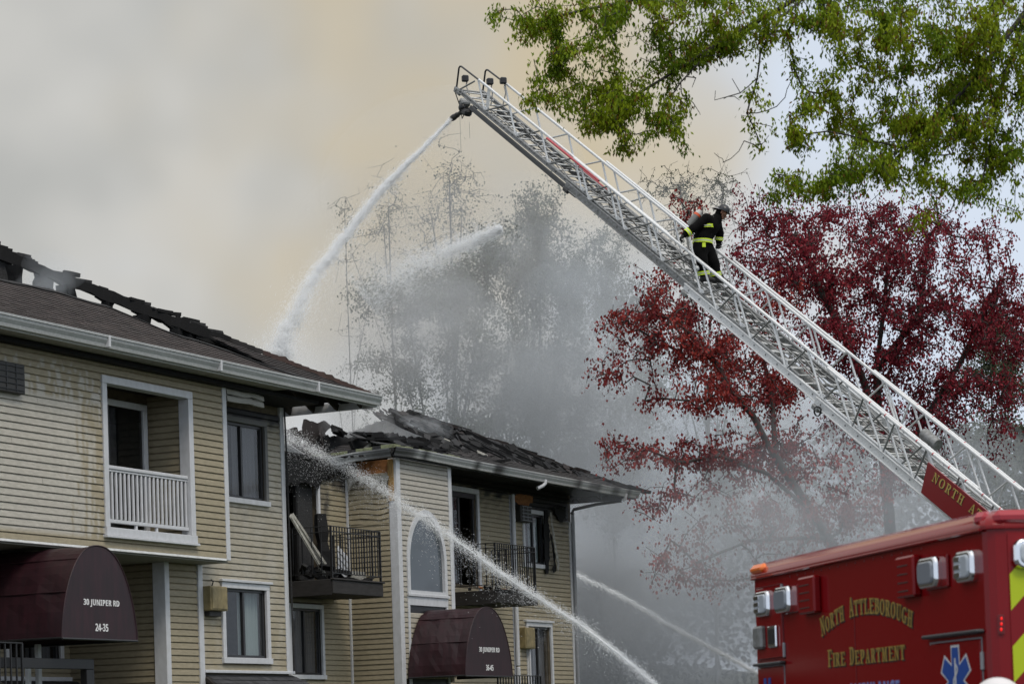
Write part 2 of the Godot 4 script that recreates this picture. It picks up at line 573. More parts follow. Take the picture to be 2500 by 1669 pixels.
# A burnt timber: a tapering bar whose faces are broken up
func burnt_bar(a: Vector3, b: Vector3, wide: float, high: float) -> Shape:
	var sh := Shape.new()
	var k := maxi(2, int(a.distance_to(b) / 0.18))
	var x := (b - a).normalized()
	var z := x.cross(Vector3.UP).normalized()
	if z.length() < 0.5: z = Vector3(0, 0, 1)
	var y := z.cross(x)
	var rings := []
	for i in k + 1:
		var c := a.lerp(b, float(i) / k)
		var s := 0.75 + 0.5 * rng.randf()
		var u := 0.7 + 0.6 * rng.randf()
		var hz := z * wide * 0.5 * s
		rings.append([c - hz - y * high * 0.5 * u, c + hz - y * high * 0.5 * rng.randf_range(0.7, 1.2), c + hz + y * high * 0.5 * rng.randf_range(0.7, 1.2), c - hz + y * high * 0.5 * s])
	for i in k:
		for j in 4:
			var l := (j + 1) % 4
			sh.quad(rings[i][j], rings[i + 1][j], rings[i + 1][l], rings[i][l])
	sh.quad(rings[0][0], rings[0][1], rings[0][2], rings[0][3])
	sh.quad(rings[k][3], rings[k][2], rings[k][1], rings[k][0])
	return sh


func gutter_run(parent: Node3D, pts: Array, out: Vector3, tone: Callable, called := "gutter") -> void:
	var profile := [Vector2(0, -0.03), Vector2(0.075, -0.03), Vector2(0.085, 0.02), Vector2(0.118, 0.075), Vector2(0.125, 0.115), Vector2(0.14, 0.12), Vector2(0.14, 0.15), Vector2(0.118, 0.152), Vector2(0.108, 0.10), Vector2(0.012, 0.0), Vector2(0.0, 0.13)]
	var sh := Shape.new()
	for i in pts.size() - 1:
		var k := maxi(1, int(pts[i].distance_to(pts[i + 1]) / 0.22))
		for j in k:
			var a: Vector3 = pts[i].lerp(pts[i + 1], float(j) / k)
			var b: Vector3 = pts[i].lerp(pts[i + 1], float(j + 1) / k)
			var ca: Color = tone.call(a)
			var cb: Color = tone.call(b)
			for q in profile.size():
				var r: Vector2 = profile[q]
				var t: Vector2 = profile[(q + 1) % profile.size()]
				sh.quadc(a + out * r.x + Vector3.UP * r.y, b + out * r.x + Vector3.UP * r.y, b + out * t.x + Vector3.UP * t.y, a + out * t.x + Vector3.UP * t.y, ca, cb, cb, ca)
	part(parent, called, sh, M.gutter, true)


func railing(parent: Node3D, a: Vector3, b: Vector3, top: float, bottom: float, count: int, m: Material, r := 0.011, mid := 0.0) -> void:
	# a, b: feet of the run at deck height; the rails and every baluster are pieces of their own
	var up := Vector3.UP
	var along := (b - a).normalized()
	for h in [top, bottom] + ([mid] if mid > 0.0 else []):
		var sh := Shape.new()
		sh.bar(a + up * h, b + up * h, r * 3.0, r * 1.8, up, r * 0.3)
		part(parent, "rail", sh, m)
	for i in count + 1:
		var p := a.lerp(b, float(i) / count)
		var sh := Shape.new()
		var post := i == 0 or i == count
		sh.box(p + up * ((bottom + top) / 2.0 if not post else top / 2.0), Vector3(r * 2, (top - bottom) if not post else top, r * 2) * (Vector3(1.4, 1, 1.4) if post else Vector3.ONE), Basis(along, up, along.cross(up)))
		part(parent, "baluster" if not post else "post", sh, m)


func letters(s: String, font: Font, px: int, depth := 0.004) -> TextMesh:
	var t := TextMesh.new()
	t.text = s
	t.font = font
	t.font_size = px
	t.pixel_size = 0.01
	t.depth = depth
	t.curve_step = 1.0
	return t


func font(called: String, weight := 400) -> SystemFont:
	var f := SystemFont.new()
	f.font_names = PackedStringArray([called])
	f.font_weight = weight
	return f


# A word of given width and capital height; its lower left corner at the origin of xf
func word(s: String, f: Font, wide: float, high: float, xf: Transform3D, depth := 0.004) -> Shape:
	var sh := Shape.new()
	var t := letters(s, f, 64, 0.01)
	var box := t.get_aabb()
	var k := Vector3(wide / box.size.x, high / box.size.y, depth / 0.01)
	sh.add(t, xf * Transform3D(Basis.from_scale(k), -Vector3(box.position.x * k.x, box.position.y * k.y, 0)))
	return sh


func awning(label: String, at: Vector3, turn: float, s0: float, s1: float, h0: float, h1: float, n0: float, n1: float, lines: Array, group: String) -> Node3D:
	var t := thing("entrance_awning", label, "awning", at, turn, group)
	var mid := (s0 + s1) / 2.0
	var half := (s1 - s0) / 2.0
	var prof := []
	var k := 28
	for i in k + 1:
		var a := PI * i / k
		var x := -cos(a)
		var y := pow(maxf(0.0, 1.0 - pow(absf(x), 2.3)), 0.62)
		prof.append(Vector2(mid + half * x, h0 + (h1 - h0) * y))
	var skin := Shape.new()
	for i in k:
		for j in 12:
			var za := lerpf(n0, n1, j / 12.0)
			var zb := lerpf(n0, n1, (j + 1) / 12.0)
			var sag := func(z: float, p: Vector2) -> Vector2: return p - (p - Vector2(mid, h0)) * 0.008 * sin(PI * fmod((z - n0) / (n1 - n0) * 2.0, 1.0))
			var ripple := func(z: float, p: Vector2) -> Vector2: return p + (p - Vector2(mid, h0)).normalized() * 0.03 * noise.get_noise_2d(z * 2.2, p.x * 1.6 + p.y * 1.6) * clampf((n1 - z) * 4.0, 0, 1)
			var a: Vector2 = sag.call(za, prof[i]); var b: Vector2 = sag.call(za, prof[i + 1])
			var c: Vector2 = sag.call(zb, prof[i + 1]); var d: Vector2 = sag.call(zb, prof[i])
			a = ripple.call(za, a); b = ripple.call(za, b); c = ripple.call(zb, c); d = ripple.call(zb, d)
			skin.quad(Vector3(d.x, d.y, zb), Vector3(c.x, c.y, zb), Vector3(b.x, b.y, za), Vector3(a.x, a.y, za))
	part(t, "canopy", skin, M.awning_cloth)
	var front := Shape.new()
	for i in k:
		front.tri(Vector3(mid, h0, n1), Vector3(prof[i + 1].x, prof[i + 1].y, n1), Vector3(prof[i].x, prof[i].y, n1))
	part(t, "front_panel", front, M.awning_cloth)
	var hem := Shape.new()
	var seam := []
	for p in prof: seam.append(Vector3(p.x, p.y, n1))
	hem.tube(seam, [0.012], 6)
	part(t, "seam", hem, M.awning_cloth)
	for q in [5, 9, 19, 23]:   # frame pipes that show through the cloth
		var rib := Shape.new()
		rib.tube([Vector3(prof[q].x, prof[q].y - 0.004, n0), Vector3(prof[q].x, prof[q].y - 0.004, n1)], [0.014], 6)
		part(t, "seam", rib, M.awning_cloth)
	for s in [s0, s1]:
		var leg := Shape.new()
		leg.tube([Vector3(s, h0, n0), Vector3(s, h0, n1)], [0.02], 6)
		part(t, "frame_bar", leg, M.iron)
	var cross := Shape.new()
	cross.tube([Vector3(s0, h0 - 0.01, n1), Vector3(s1, h0 - 0.01, n1)], [0.02], 6)
	part(t, "frame_bar", cross, M.iron)
	var f := font("Droid Sans", 700)
	for l in lines:
		part(t, "lettering", word(l[0], f, l[2] - l[1], l[4] - l[3], Transform3D(Basis.IDENTITY, Vector3(l[1], l[3], n1 + 0.003))), M.lettering_white)
	return t


# ---------------------------------------------------------------- apartment building on the left
func left_building() -> void:
	var at := Vector3(-4.692, 0, -42.0)
	var turn := deg_to_rad(63.87)
	var b := thing("apartment_building", "beige clapboard apartment building with white balcony and burnt hip roof, nearer of the two", "building", at, turn)
	var A := face(0.0)
	var B := face(-0.58)
	var khaki := Color(0.39, 0.335, 0.228)
	var pale := Color(0.53, 0.50, 0.435)
	var tone_a := func(x: float, h: float) -> Color:
		var t := clampf((-3.55 - x) / 1.3, 0, 1)
		var drip := noise.get_noise_2d(x * 11.0, h * 0.9)
		var v := t * 1.5 - 0.32 + 1.05 * drip
		if x > -3.45: v = -1.0
		v = minf(v, (7.42 + 0.12 * drip - h) * 6.0)
		if h > 7.0 and h < 7.55 and x < -3.5:   # where the wash has come off in blocks
			var row := floorf((h - 4.8) / COURSE)
			v = 0.6 if noise.get_noise_2d(x * 6.0, row * 13.0) + 0.5 * noise.get_noise_2d(x * 17.0, row * 31.0) > 0.12 * (h - 7.1) * 6.0 else -0.4
		v = minf(v, (h - 4.95) * 3.0)
		var c := khaki.lerp(pale, smoothstep(-0.12, 0.12, v))
		return c * (1.0 + 0.07 * noise.get_noise_2d(x * 2.0, h * 7.0))
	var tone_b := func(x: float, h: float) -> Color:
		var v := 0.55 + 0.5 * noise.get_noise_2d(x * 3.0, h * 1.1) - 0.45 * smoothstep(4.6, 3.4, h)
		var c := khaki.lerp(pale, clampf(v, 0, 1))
		var soot := smoothstep(7.12, 7.42, h + 0.16 * noise.get_noise_2d(x * 4.0, h * 3.0) + 0.05 * fine.get_noise_2d(x, h))
		soot = maxf(soot, 0.55 * smoothstep(0.25, 0.6, noise.get_noise_2d(x * 5.0, h * 2.0 + 9.0)) * smoothstep(5.5, 5.8, h) * smoothstep(6.0, 5.85, h))
		return c.lerp(Color(0.03, 0.03, 0.032), soot) * (1.0 + 0.06 * noise.get_noise_2d(x * 2.0, h * 7.0))
	var tone_k := func(x: float, h: float) -> Color:
		return khaki * (0.95 + 0.08 * noise.get_noise_2d(x * 3.0, h * 5.0))

	# projecting upper storey with the balcony opening
	var hole := [-3.42, -0.99, 5.02, 7.42]
	siding(b, A, -9.2, -0.03, 4.80, 7.86, [hole], tone_a, 0.05)
	sheathing(b, "wall", A, -9.2, 0.05, 4.78, 7.9, [hole], 0.12, M.wall_sheathing)
	rail_board(b, "corner_board", A, -0.03, 0.09, 4.77, 7.76, -0.02, 0.035, M.white_trim)
	rail_board(b, "starter_strip", A, -9.2, -0.031, 4.76, 4.80, 0.0, 0.03, M.siding)
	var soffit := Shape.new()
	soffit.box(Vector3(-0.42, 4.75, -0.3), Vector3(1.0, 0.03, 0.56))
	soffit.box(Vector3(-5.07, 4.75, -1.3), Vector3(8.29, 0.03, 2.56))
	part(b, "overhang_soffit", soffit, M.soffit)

	# balcony: white casing, recess, sliding door, balustrade
	var bal := sub(b, "balcony")
	rail_board(bal, "casing", A, -3.46, -0.95, 7.35, 7.47, -0.15, 0.05, M.white_trim)
	rail_board(bal, "casing", A, -3.46, -0.94, 5.00, 5.12, -0.15, 0.07, M.white_trim)
	rail_board(bal, "casing", A, -3.46, -3.34, 5.122, 7.348, -0.15, 0.05, M.white_trim)
	rail_board(bal, "casing", A, -1.08, -0.95, 5.122, 7.348, -0.15, 0.05, M.white_trim)
	rail_board(bal, "ledge", A, -3.5, -0.92, 4.955, 4.998, 0.0, 0.1, M.white_trim)
	rail_board(bal, "deck", A, -3.5, -0.9, 4.9, 5.0, -0.8, -0.152, M.deck_wood)
	rail_board(bal, "ceiling", A, -3.5, -0.9, 7.47, 7.5, -0.8, -0.152, M.dark_wood)
	sheathing(bal, "back_wall", face(-0.78), -3.5, -0.9, 5.0, 7.5, [[-3.25, -1.16, 5.05, 7.3]], 0.06, M.wall_sheathing)
	rail_board(b, "side_wall", A, -1.0, -0.96, 5.0, 7.47, -0.8, -0.152, M.wall_sheathing)
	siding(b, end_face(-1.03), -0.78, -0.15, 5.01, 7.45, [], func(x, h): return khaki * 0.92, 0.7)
	siding(b, face(-0.78), -3.42, -3.26, 5.01, 7.45, [], tone_k, 0.7)
	var dr := sub(b, "sliding_door")
	var D := face(-0.77)
	rail_board(dr, "frame", D, -3.24, -1.13, 7.2, 7.3, 0, 0.05, M.white_trim)
	rail_board(dr, "frame", D, -1.24, -1.13, 5.03, 7.198, 0, 0.05, M.white_trim)
	rail_board(dr, "frame", D, -3.24, -3.16, 5.03, 7.198, 0, 0.05, M.white_trim)
	rail_board(dr, "stile", D, -2.24, -2.16, 5.08, 7.19, -0.03, 0.02, M.bronze_frame)
	for q in [[-3.16, -2.2], [-2.2, -1.24]]:
		var g := Shape.new()
		g.quad(D * Vector3(q[0], 5.05, 0.004), D * Vector3(q[1], 5.05, 0.004), D * Vector3(q[1], 7.2, 0.004), D * Vector3(q[0], 7.2, 0.004))
		part(dr, "pane", g, M.glass)
	drape(dr, D, -3.1, -2.72, 5.06, 7.15, -0.1, M.curtain_grey)
	var br := sub(b, "balustrade")
	rail_board(br, "top_rail", A, -3.335, -1.085, 6.03, 6.09, -0.07, 0.01, M.white_trim, 0.012)
	rail_board(br, "under_rail", A, -3.335, -1.085, 5.995, 6.025, -0.055, -0.005, M.white_trim)
	rail_board(br, "bottom_rail", A, -3.335, -1.085, 5.20, 5.255, -0.06, 0.0, M.white_trim)
	for i in 20:
		var x := lerpf(-3.29, -1.13, i / 19.0)
		rail_board(br, "baluster", A, x - 0.021, x + 0.021, 5.257, 5.993, -0.05, -0.008, M.white_trim, 0.009)
	for x in [-2.55, -1.98]:
		rail_board(br, "foot", A, x - 0.025, x + 0.025, 5.122, 5.198, -0.05, -0.01, M.white_trim)

	# set-back wall with two windows
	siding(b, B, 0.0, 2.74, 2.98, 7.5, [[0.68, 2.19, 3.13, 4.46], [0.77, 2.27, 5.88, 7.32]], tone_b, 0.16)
	sheathing(b, "wall", B, -0.9, 2.86, 0.0, 7.7, [[0.75, 2.12, 3.2, 4.4], [0.84, 2.2, 5.95, 7.25]], 0.12, M.wall_sheathing)
	rail_board(b, "corner_board", B, 2.74, 2.862, 2.95, 7.72, -0.03, 0.04, M.white_trim)
	window(b, B, 0.67, 2.20, 3.10, 4.48, 0.1, M.curtain_blue, 0.5)
	var burnt := window(b, B, 0.75, 2.28, 5.85, 7.34, 0.09, M.curtain_grey, 0.42, "window", M.sooty_trim)
	burnt.set_meta("label", "smoke-stained window with a grey curtain")
	rail_board(b, "window_head", B, 0.63, 2.26, 4.485, 4.53, 0, 0.09, M.white_trim)
	rail_board(b, "corner_post", B, -0.05, 0.09, 1.6, 4.735, 0.0, 0.05, M.white_trim)
	siding(b, B, -0.9, -0.05, 1.6, 4.735, [], tone_k, 0.9)
	rail_board(b, "corner_post", B, -1.03, -0.9, 1.6, 4.735, -0.2, 0.045, M.white_trim)
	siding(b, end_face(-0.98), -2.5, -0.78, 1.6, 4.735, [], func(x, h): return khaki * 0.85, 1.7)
	rail_board(b, "wall", B, -0.97, -0.91, 0.0, 4.735, -2.0, -0.21, M.wall_sheathing)
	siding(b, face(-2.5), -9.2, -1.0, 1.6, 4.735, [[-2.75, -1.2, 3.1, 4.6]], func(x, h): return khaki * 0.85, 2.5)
	sheathing(b, "wall", face(-2.5), -9.2, -0.9, 0.0, 4.735, [[-2.7, -1.25, 3.15, 4.5]], 0.12, M.wall_sheathing)
	window(b, face(-2.5), -2.75, -1.2, 3.1, 4.55, 0.09, M.curtain_grey, 0.5)
	# entrance roofs below the windows
	var skirt := Shape.new()
	var sk := Transform3D(Basis(Vector3(1, 0, 0), Vector3(0, 0.56, -0.83), Vector3(0, 0.83, 0.56)), Vector3(0, 2.44, 0.1))
	skirt.prism(PackedVector2Array([Vector2(-0.05, 0), Vector2(3.6, 0), Vector2(2.98, 0.86), Vector2(0.1, 0.86)]), 0.05, sk)
	part(b, "entrance_roof", skirt, M.dark_wood)
	shingles(b, sk, 0.1, 3.5, [Vector2(0, 0.82), Vector2(2.95, 0.82), Vector2(3.6, 0.05)], 0.0, Color(0.10, 0.10, 0.11), 0.13, "entrance_roof_shingles")
	rail_board(b, "flashing", B, 0.09, 2.97, 2.935, 2.985, 0.0, 0.06, M.white_trim)
	var sk2 := Transform3D(sk.basis, Vector3(0, 2.35, -1.6))
	var s2 := Shape.new()
	s2.prism(PackedVector2Array([Vector2(-3.2, 0), Vector2(-0.98, 0), Vector2(-0.98, 0.9), Vector2(-2.9, 0.9)]), 0.05, sk2)
	part(b, "entrance_roof", s2, M.dark_wood)
	shingles(b, sk2, -3.1, -1.0, [Vector2(-3, 0.88), Vector2(-1, 0.88)], 0.0, Color(0.055, 0.052, 0.055), 0.13, "entrance_roof_shingles")
	rail_board(b, "flashing", face(-2.5), -2.95, -1.0, 2.86, 2.93, 0.0, 0.06, M.white_trim)

	# back of the house, floors and a closed, blackened attic floor
	var core := Shape.new()
	core.box(Vector3(-3.2, 3.85, -9.0), Vector3(12.2, 7.7, 0.2))
	core.box(Vector3(2.78, 3.83, -4.8), Vector3(0.15, 7.66, 8.3))
	core.box(Vector3(-9.2, 3.85, -4.9), Vector3(0.2, 7.7, 8.2))
	part(b, "outer_wall", core, M.wall_sheathing)
	var floors := Shape.new()
	floors.box(Vector3(-3.3, 4.85, -4.8), Vector3(12.0, 0.15, 8.2))
	floors.box(Vector3(-3.3, 2.6, -4.8), Vector3(12.0, 0.15, 8.2))
	part(b, "floors", floors, M.interior_plaster)
	var attic := Shape.new()
	attic.box(Vector3(-3.2, 7.68, -4.4), Vector3(12.1, 0.06, 9.2))
	part(b, "attic_floor", attic, M.char)

	left_roof(b)

	# things fixed to or lying at the building
	var ac := thing("air_conditioner", "dark grilled air conditioner set in pale siding at left edge", "air conditioner", at, turn)
	rail_board(ac, "case", A, -6.2, -5.5, 6.93, 7.37, 0.0, 0.12, M.vent_dark, 0.01)
	for i in 5: rail_board(ac, "louvre", A, -6.18, -5.53, 6.97 + i * 0.085, 6.985 + i * 0.085, 0.121, 0.135, M.iron, 0.003)
	for x in [-5.95, -5.72]: rail_board(ac, "bar", A, x, x + 0.02, 6.95, 7.35, 0.1215, 0.131, M.iron, 0.003)
	var box := thing("utility_box", "beige metal box on the wall left of lower window, nearer building", "utility box", at, turn)
	rail_board(box, "cover", B, 0.09, 0.61, 3.97, 4.38, 0.012, 0.2, M.beige_metal, 0.015)
	rail_board(box, "lid", B, 0.12, 0.58, 4.0, 4.35, 0.2, 0.212, M.beige_metal, 0.01)
	rail_board(box, "collar", B, 0.16, 0.52, 3.88, 3.968, 0.014, 0.12, M.vent_dark)
	var wire := Shape.new()
	wire.tube([Vector3(0.35, 4.38, -0.53), Vector3(0.36, 4.47, -0.5), Vector3(0.33, 4.5, -0.53)], [0.012], 5)
	part(box, "cable", wire, M.iron)
	awning("dark maroon entrance awning lettered 24-35, in front of the nearer building", at, turn, -5.7, -3.8, 3.33, 4.71, -2.4, 0.8,
		[["30 JUNIPER RD", -5.15, -4.25, 3.80, 3.915], ["24-35", -4.87, -4.55, 3.445, 3.56]], "entrance awnings")
	var fr := thing("porch_frame", "black square porch frame below the maroon awning lettered 24-35", "frame", at, turn)
	rail_board(fr, "beam", face(0.5), -7.6, -4.53, 2.9, 3.05, -0.1, 0.02, M.iron)
	rail_board(fr, "post", face(0.5), -4.72, -4.53, 0.0, 2.898, -0.1, 0.02, M.iron)
	rail_board(fr, "post", face(0.5), -7.6, -7.42, 0.0, 2.898, -0.1, 0.02, M.iron)
	rail_board(fr, "upright", face(-0.2), -4.95, -4.87, 0.0, 3.3, -0.05, 0.02, M.white_trim)
	rail_board(fr, "upright", face(-0.2), -5.2, -5.13, 0.0, 2.95, -0.05, 0.02, M.white_trim)
	var fence := thing("iron_railing", "black iron railing beside the porch at lower left corner", "railing", at, turn)
	railing(fence, Vector3(-8.2, 2.3, 0.6), Vector3(-6.38, 2.3, 0.6), 0.95, 0.1, 14, M.iron)
	rail_board(fence, "base", face(0.6), -8.3, -6.3, 2.16, 2.3, -0.1, 0.1, M.deck_wood)
	for x in [-8.2, -7.3, -6.4]: rail_board(fence, "leg", face(0.6), x - 0.06, x + 0.06, 0.0, 2.158, -0.06, 0.06, M.deck_wood)
	var names := ["leftmost", "second", "third", "fourth", "rightmost"]
	for i in 5:
		var st := thing("siding_strip", "fallen white siding strip on entrance roof below lower window, %s of five" % names[i], "debris", at, turn, "fallen siding strips")
		var strip := Shape.new()
		var x := 0.5 + i * 0.1 + (0.12 if i > 2 else 0.0)
		var p := sk * Vector3(x, 0.36 + 0.05 * sin(i * 2.0), 0.03)
		var q := sk * Vector3(x + 0.42, 0.02 + 0.03 * i, 0.025 + 0.01 * i)
		strip.bar(p, q, 0.045, 0.006, sk.basis.z, 0.002)
		part(st, "strip", strip, M.white_trim)
		var lip := Shape.new()
		lip.bar(p + sk.basis.z * 0.008, q + sk.basis.z * 0.008, 0.008, 0.02, sk.basis.z)
		part(st, "lip", lip, M.white_trim)


func left_roof(b: Node3D) -> void:
	var slope := atan(0.52)
	var up_slope := Vector3(0, sin(slope), -cos(slope))
	var eave := Vector3(0, 7.90, 0.52)
	var front := Transform3D(Basis(Vector3.RIGHT, up_slope, Vector3.RIGHT.cross(up_slope)), eave)
	var k := cos(slope)
	# ragged upper edge: x along the eave, y up the slope
	var top := [Vector2(-9.3, 2.9), Vector2(-3.33, 2.78), Vector2(-2.01, 2.92), Vector2(-1.32, 2.71), Vector2(-0.68, 2.64), Vector2(-0.48, 2.13), Vector2(-0.27, 1.62), Vector2(0.48, 1.48), Vector2(0.92, 1.22), Vector2(1.25, 0.82), Vector2(1.62, 0.61), Vector2(2.4, 0.36), Vector2(4.38, 0.02)]
	for i in top.size(): top[i].y = maxf(0.02, top[i].y - 0.14)
	var deck := PackedVector2Array([Vector2(-9.3, 0), Vector2(4.38, 0)])
	for i in range(top.size() - 1, -1, -1): deck.append(top[i] + Vector2(0, 0.01))
	var roof := Shape.new()
	roof.prism(deck, 0.035, front)
	part(b, "roof", roof, M.dark_wood)
	shingles(b, front, -9.3, 4.35, top, 0.05, Color(0.098, 0.074, 0.066))
	var lip := PackedVector2Array()
	for i in 40:
		var x := lerpf(-6.0, 2.2, i / 39.0)
		lip.append(Vector2(x, line_at(top, x) + 0.02 + 0.05 * rng.randf()))
	for i in 40:
		var x := lerpf(2.2, -6.0, i / 39.0)
		lip.append(Vector2(x, line_at(top, x) - 0.05 - 0.07 * rng.randf()))
	var edge := Shape.new()
	edge.prism(lip, 0.05, front.translated_local(Vector3(0, 0, 0.03)))
	part(b, "burnt_roof_edge", edge, M.char)
	# strip that still reaches the hip near the corner
	var hip := func(t: float) -> Vector3: return Vector3(4.42 - t, 7.94 + 0.52 * t, 0.47 - t)
	shingles(b, front.translated_local(Vector3(0, 0, -0.02)), 1.9, 4.36, [Vector2(1.9, 2.3), Vector2(2.3, 2.2), Vector2(4.36, 0.08)], 0.12, Color(0.05, 0.036, 0.032), 0.14, "scorched_shingles")
	part(b, "burnt_roof_strip", torn([[2.0, 0.2], [4.3, 0.02], [4.34, 0.08], [2.4, 2.0], [2.0, 2.1]], 0.05, 0.03, front.translated_local(Vector3(0, 0, -0.03))), M.char)
	# end slope: only its lower edge is left
	var end_up := Vector3(-cos(slope), sin(slope), 0)
	var end := Transform3D(Basis(Vector3(0, 0, -1), end_up, Vector3(0, 0, -1).cross(end_up)), Vector3(4.40, 7.90, 0.5))
	part(b, "burnt_roof_end", torn([[0.0, 0.0], [5.2, 0.0], [5.0, 0.7], [3.2, 1.1], [1.9, 1.2], [1.3, 1.3], [0.9, 0.98]], 0.08, 0.04, end), M.char)
	# hip timber, its upright stubs and the caps that survived
	part(b, "hip_timber", burnt_bar(hip.call(1.9) - Vector3(0, 0.07, 0), hip.call(7.5) - Vector3(0, 0.07, 0), 0.14, 0.17), M.char)
	part(b, "hip_timber", burnt_bar(hip.call(-0.02) - Vector3(0, 0.1, 0), hip.call(2.3) - Vector3(0, 0.14, 0), 0.1, 0.14), M.char)
	for q in [[3.92, 0.26, 1.3], [3.42, 0.17, 1.4], [2.98, 0.24, 1.3], [2.56, 0.18, 1.0], [2.38, 0.12, 0.8], [4.55, 0.2, 1.3]]:
		var p: Vector3 = hip.call(q[0]) - Vector3(0, 0.18, 0)
		part(b, "burnt_post", burnt_bar(p, p - Vector3(0.0, q[2], 0), q[1], q[1] * 0.9), M.char)
	for t in [4.05, 3.55, 3.1, 2.7]:
		var p: Vector3 = hip.call(t) - Vector3(0, 0.2, 0)
		part(b, "burnt_brace", burnt_bar(p + Vector3(0, 0.08, 0), p + Vector3(0.2, -0.12, 0.2), 0.1, 0.09), M.char)
	var sheet := Transform3D(Basis(Vector3(0.7071, 0, 0.7071), Vector3.UP, Vector3(-0.7071, 0, 0.7071)), hip.call(0.0) - Vector3(0, 7.94, 0))
	# x of the sheet runs down the hip line towards the corner; t metres from the corner along one axis is -t * 1.414
	part(b, "burnt_sheathing", torn([[-6.1, 9.0], [-5.75, 8.9], [-5.75, 9.98], [-6.1, 10.08]], 0.03, 0.03, sheet), M.char_grey)
	part(b, "burnt_sheathing", torn([[-9.5, 9.0], [-6.5, 8.9], [-6.45, 10.24], [-9.5, 11.35]], 0.03, 0.03, sheet), M.char_grey)
	part(b, "burnt_sheathing", torn([[-3.5, 8.5], [-1.6, 8.2], [-1.5, 8.36], [-3.0, 8.95], [-3.5, 9.12]], 0.04, 0.03, sheet.translated_local(Vector3(0, 0, -0.03))), M.char)
	# cap shingles
	for i in 22:
		var t := 0.04 + i * 0.1
		var p: Vector3 = hip.call(t)
		var cap := Shape.new()
		var d := Vector3(1, -0.52, 1).normalized()
		var o := p + Vector3(0, 0.035, 0)
		var wl := Vector3(-0.01, -0.125, 0.05) * (1.0 if i < 15 else 0.8)
		var wr := end.basis.y * -0.17
		var lift := Vector3(0, 0.02, 0) + Vector3(0, 0.05 * rng.randf() if i in [6, 7, 12] else 0.0, 0)
		var b0 := o + d * 0.11 + lift
		var t0 := o - d * 0.07
		var jit := d * rng.randf_range(-0.012, 0.012)
		cap.quad(b0 + wl + jit, b0, t0, t0 + wl)
		cap.quad(b0, b0 + wr + jit, t0 + wr, t0)
		cap.quad(b0 + wl + jit - Vector3(0, 0.02, 0), b0 - Vector3(0, 0.02, 0), b0, b0 + wl + jit)
		cap.tint = Color(1, 1, 1)
		var tone := Color(0.115, 0.066, 0.055) * rng.randf_range(0.75, 1.2)
		if i > 14: tone = Color(0.03, 0.026, 0.026) * rng.randf_range(0.8, 1.4)
		for j in cap.c.size(): cap.c[j] = tone
		part(b, "cap_shingle", cap, M.shingle, true)
		if i > 3 and i < 19:   # the course under the caps, slumped where the deck below has gone
			var under := Shape.new()
			var u0 := b0 + wl + Vector3(0, 0.02, -0.012) - d * 0.05
			var u1 := t0 + wl + Vector3(0, 0.02, -0.012) - d * 0.05
			var fall := Vector3(-0.02, -0.11 - 0.03 * rng.randf(), 0.05)
			under.quad(u0 + fall, u0, u1, u1 + fall)
			under.quad(u0 + fall - Vector3(0, 0.012, 0), u0 - Vector3(0, 0.012, 0), u0, u0 + fall)
			for j in under.c.size(): under.c[j] = tone * (0.8 if i < 12 else 0.45)
			part(b, "cap_shingle", under, M.shingle, true)
	var loose := Shape.new()
	var lp: Vector3 = hip.call(0.72)
	loose.box(lp + Vector3(0.03, 0.07, 0.05), Vector3(0.24, 0.012, 0.15), Basis(Vector3.UP, -0.8) * Basis(Vector3.FORWARD, 0.28))
	for i in 46:   # blackened crumbs along the top of the hip
		var t := 2.0 + 3.6 * rng.randf()
		var p: Vector3 = hip.call(t)
		var c := Shape.new()
		var s := pow(rng.randf(), 2.0)
		c = burnt_bar(p + Vector3(rng.randf_range(-0.06, 0.06), 0.01 + 0.02 * s, rng.randf_range(-0.06, 0.06)), p + Vector3(0.10 + 0.16 * s, -0.05 + 0.05 * s, 0.10 + 0.12 * s) , 0.08, 0.03 + 0.05 * s)
		part(b, "charred_piece", c, M.char if i % 3 else M.char_grey)
	# eaves
	var white := func(p: Vector3) -> Color: return Color(0.52, 0.535, 0.535) * (0.94 + 0.10 * noise.get_noise_2d(p.x * 1.5, p.y * 9.0) - 0.12 * smoothstep(0.2, 0.5, noise.get_noise_2d(p.x * 4.0, 3.0)))
	gutter_run(b, [Vector3(-9.3, 7.785, 0.5), Vector3(4.38, 7.785, 0.5)], Vector3(0, 0, 1), white)
	rail_board(b, "fascia", face(0.5), -9.3, 4.4, 7.73, 7.9, -0.03, -0.002, M.white_trim)
	for x in [-7.2, -4.1, -1.0, 2.1]:
		rail_board(b, "gutter_joint", face(0.5), x, x + 0.05, 7.755, 7.935, 0.005, 0.145, M.white_trim)
	var cap_end := Shape.new()
	cap_end.prism(PackedVector2Array([Vector2(0, 0), Vector2(0.085, 0), Vector2(0.125, 0.075), Vector2(0.125, 0.14), Vector2(0, 0.14)]), 0.006, Transform3D(Basis(Vector3(0, 0, 1), Vector3.UP, Vector3(-1, 0, 0)), Vector3(4.386, 7.785, 0.5)))
	part(b, "gutter_end", cap_end, M.white_trim)
	rail_board(b, "end_fascia", end_face(4.40), -5.0, 0.5, 7.73, 7.9, -0.03, 0.0, M.white_trim)
	var sof := Shape.new()
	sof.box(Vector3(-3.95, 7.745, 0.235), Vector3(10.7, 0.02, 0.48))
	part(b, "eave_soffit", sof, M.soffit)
	rail_board(b, "torn_soffit_board", face(0.0), 0.1, 1.36, 7.71, 7.80, -0.02, 0.01, M.white_trim)
	siding(b, face(0.01), 0.1, 1.26, 7.46, 7.70, [], func(x, h): return Color(0.48, 0.47, 0.43), 0.1, 0.05)
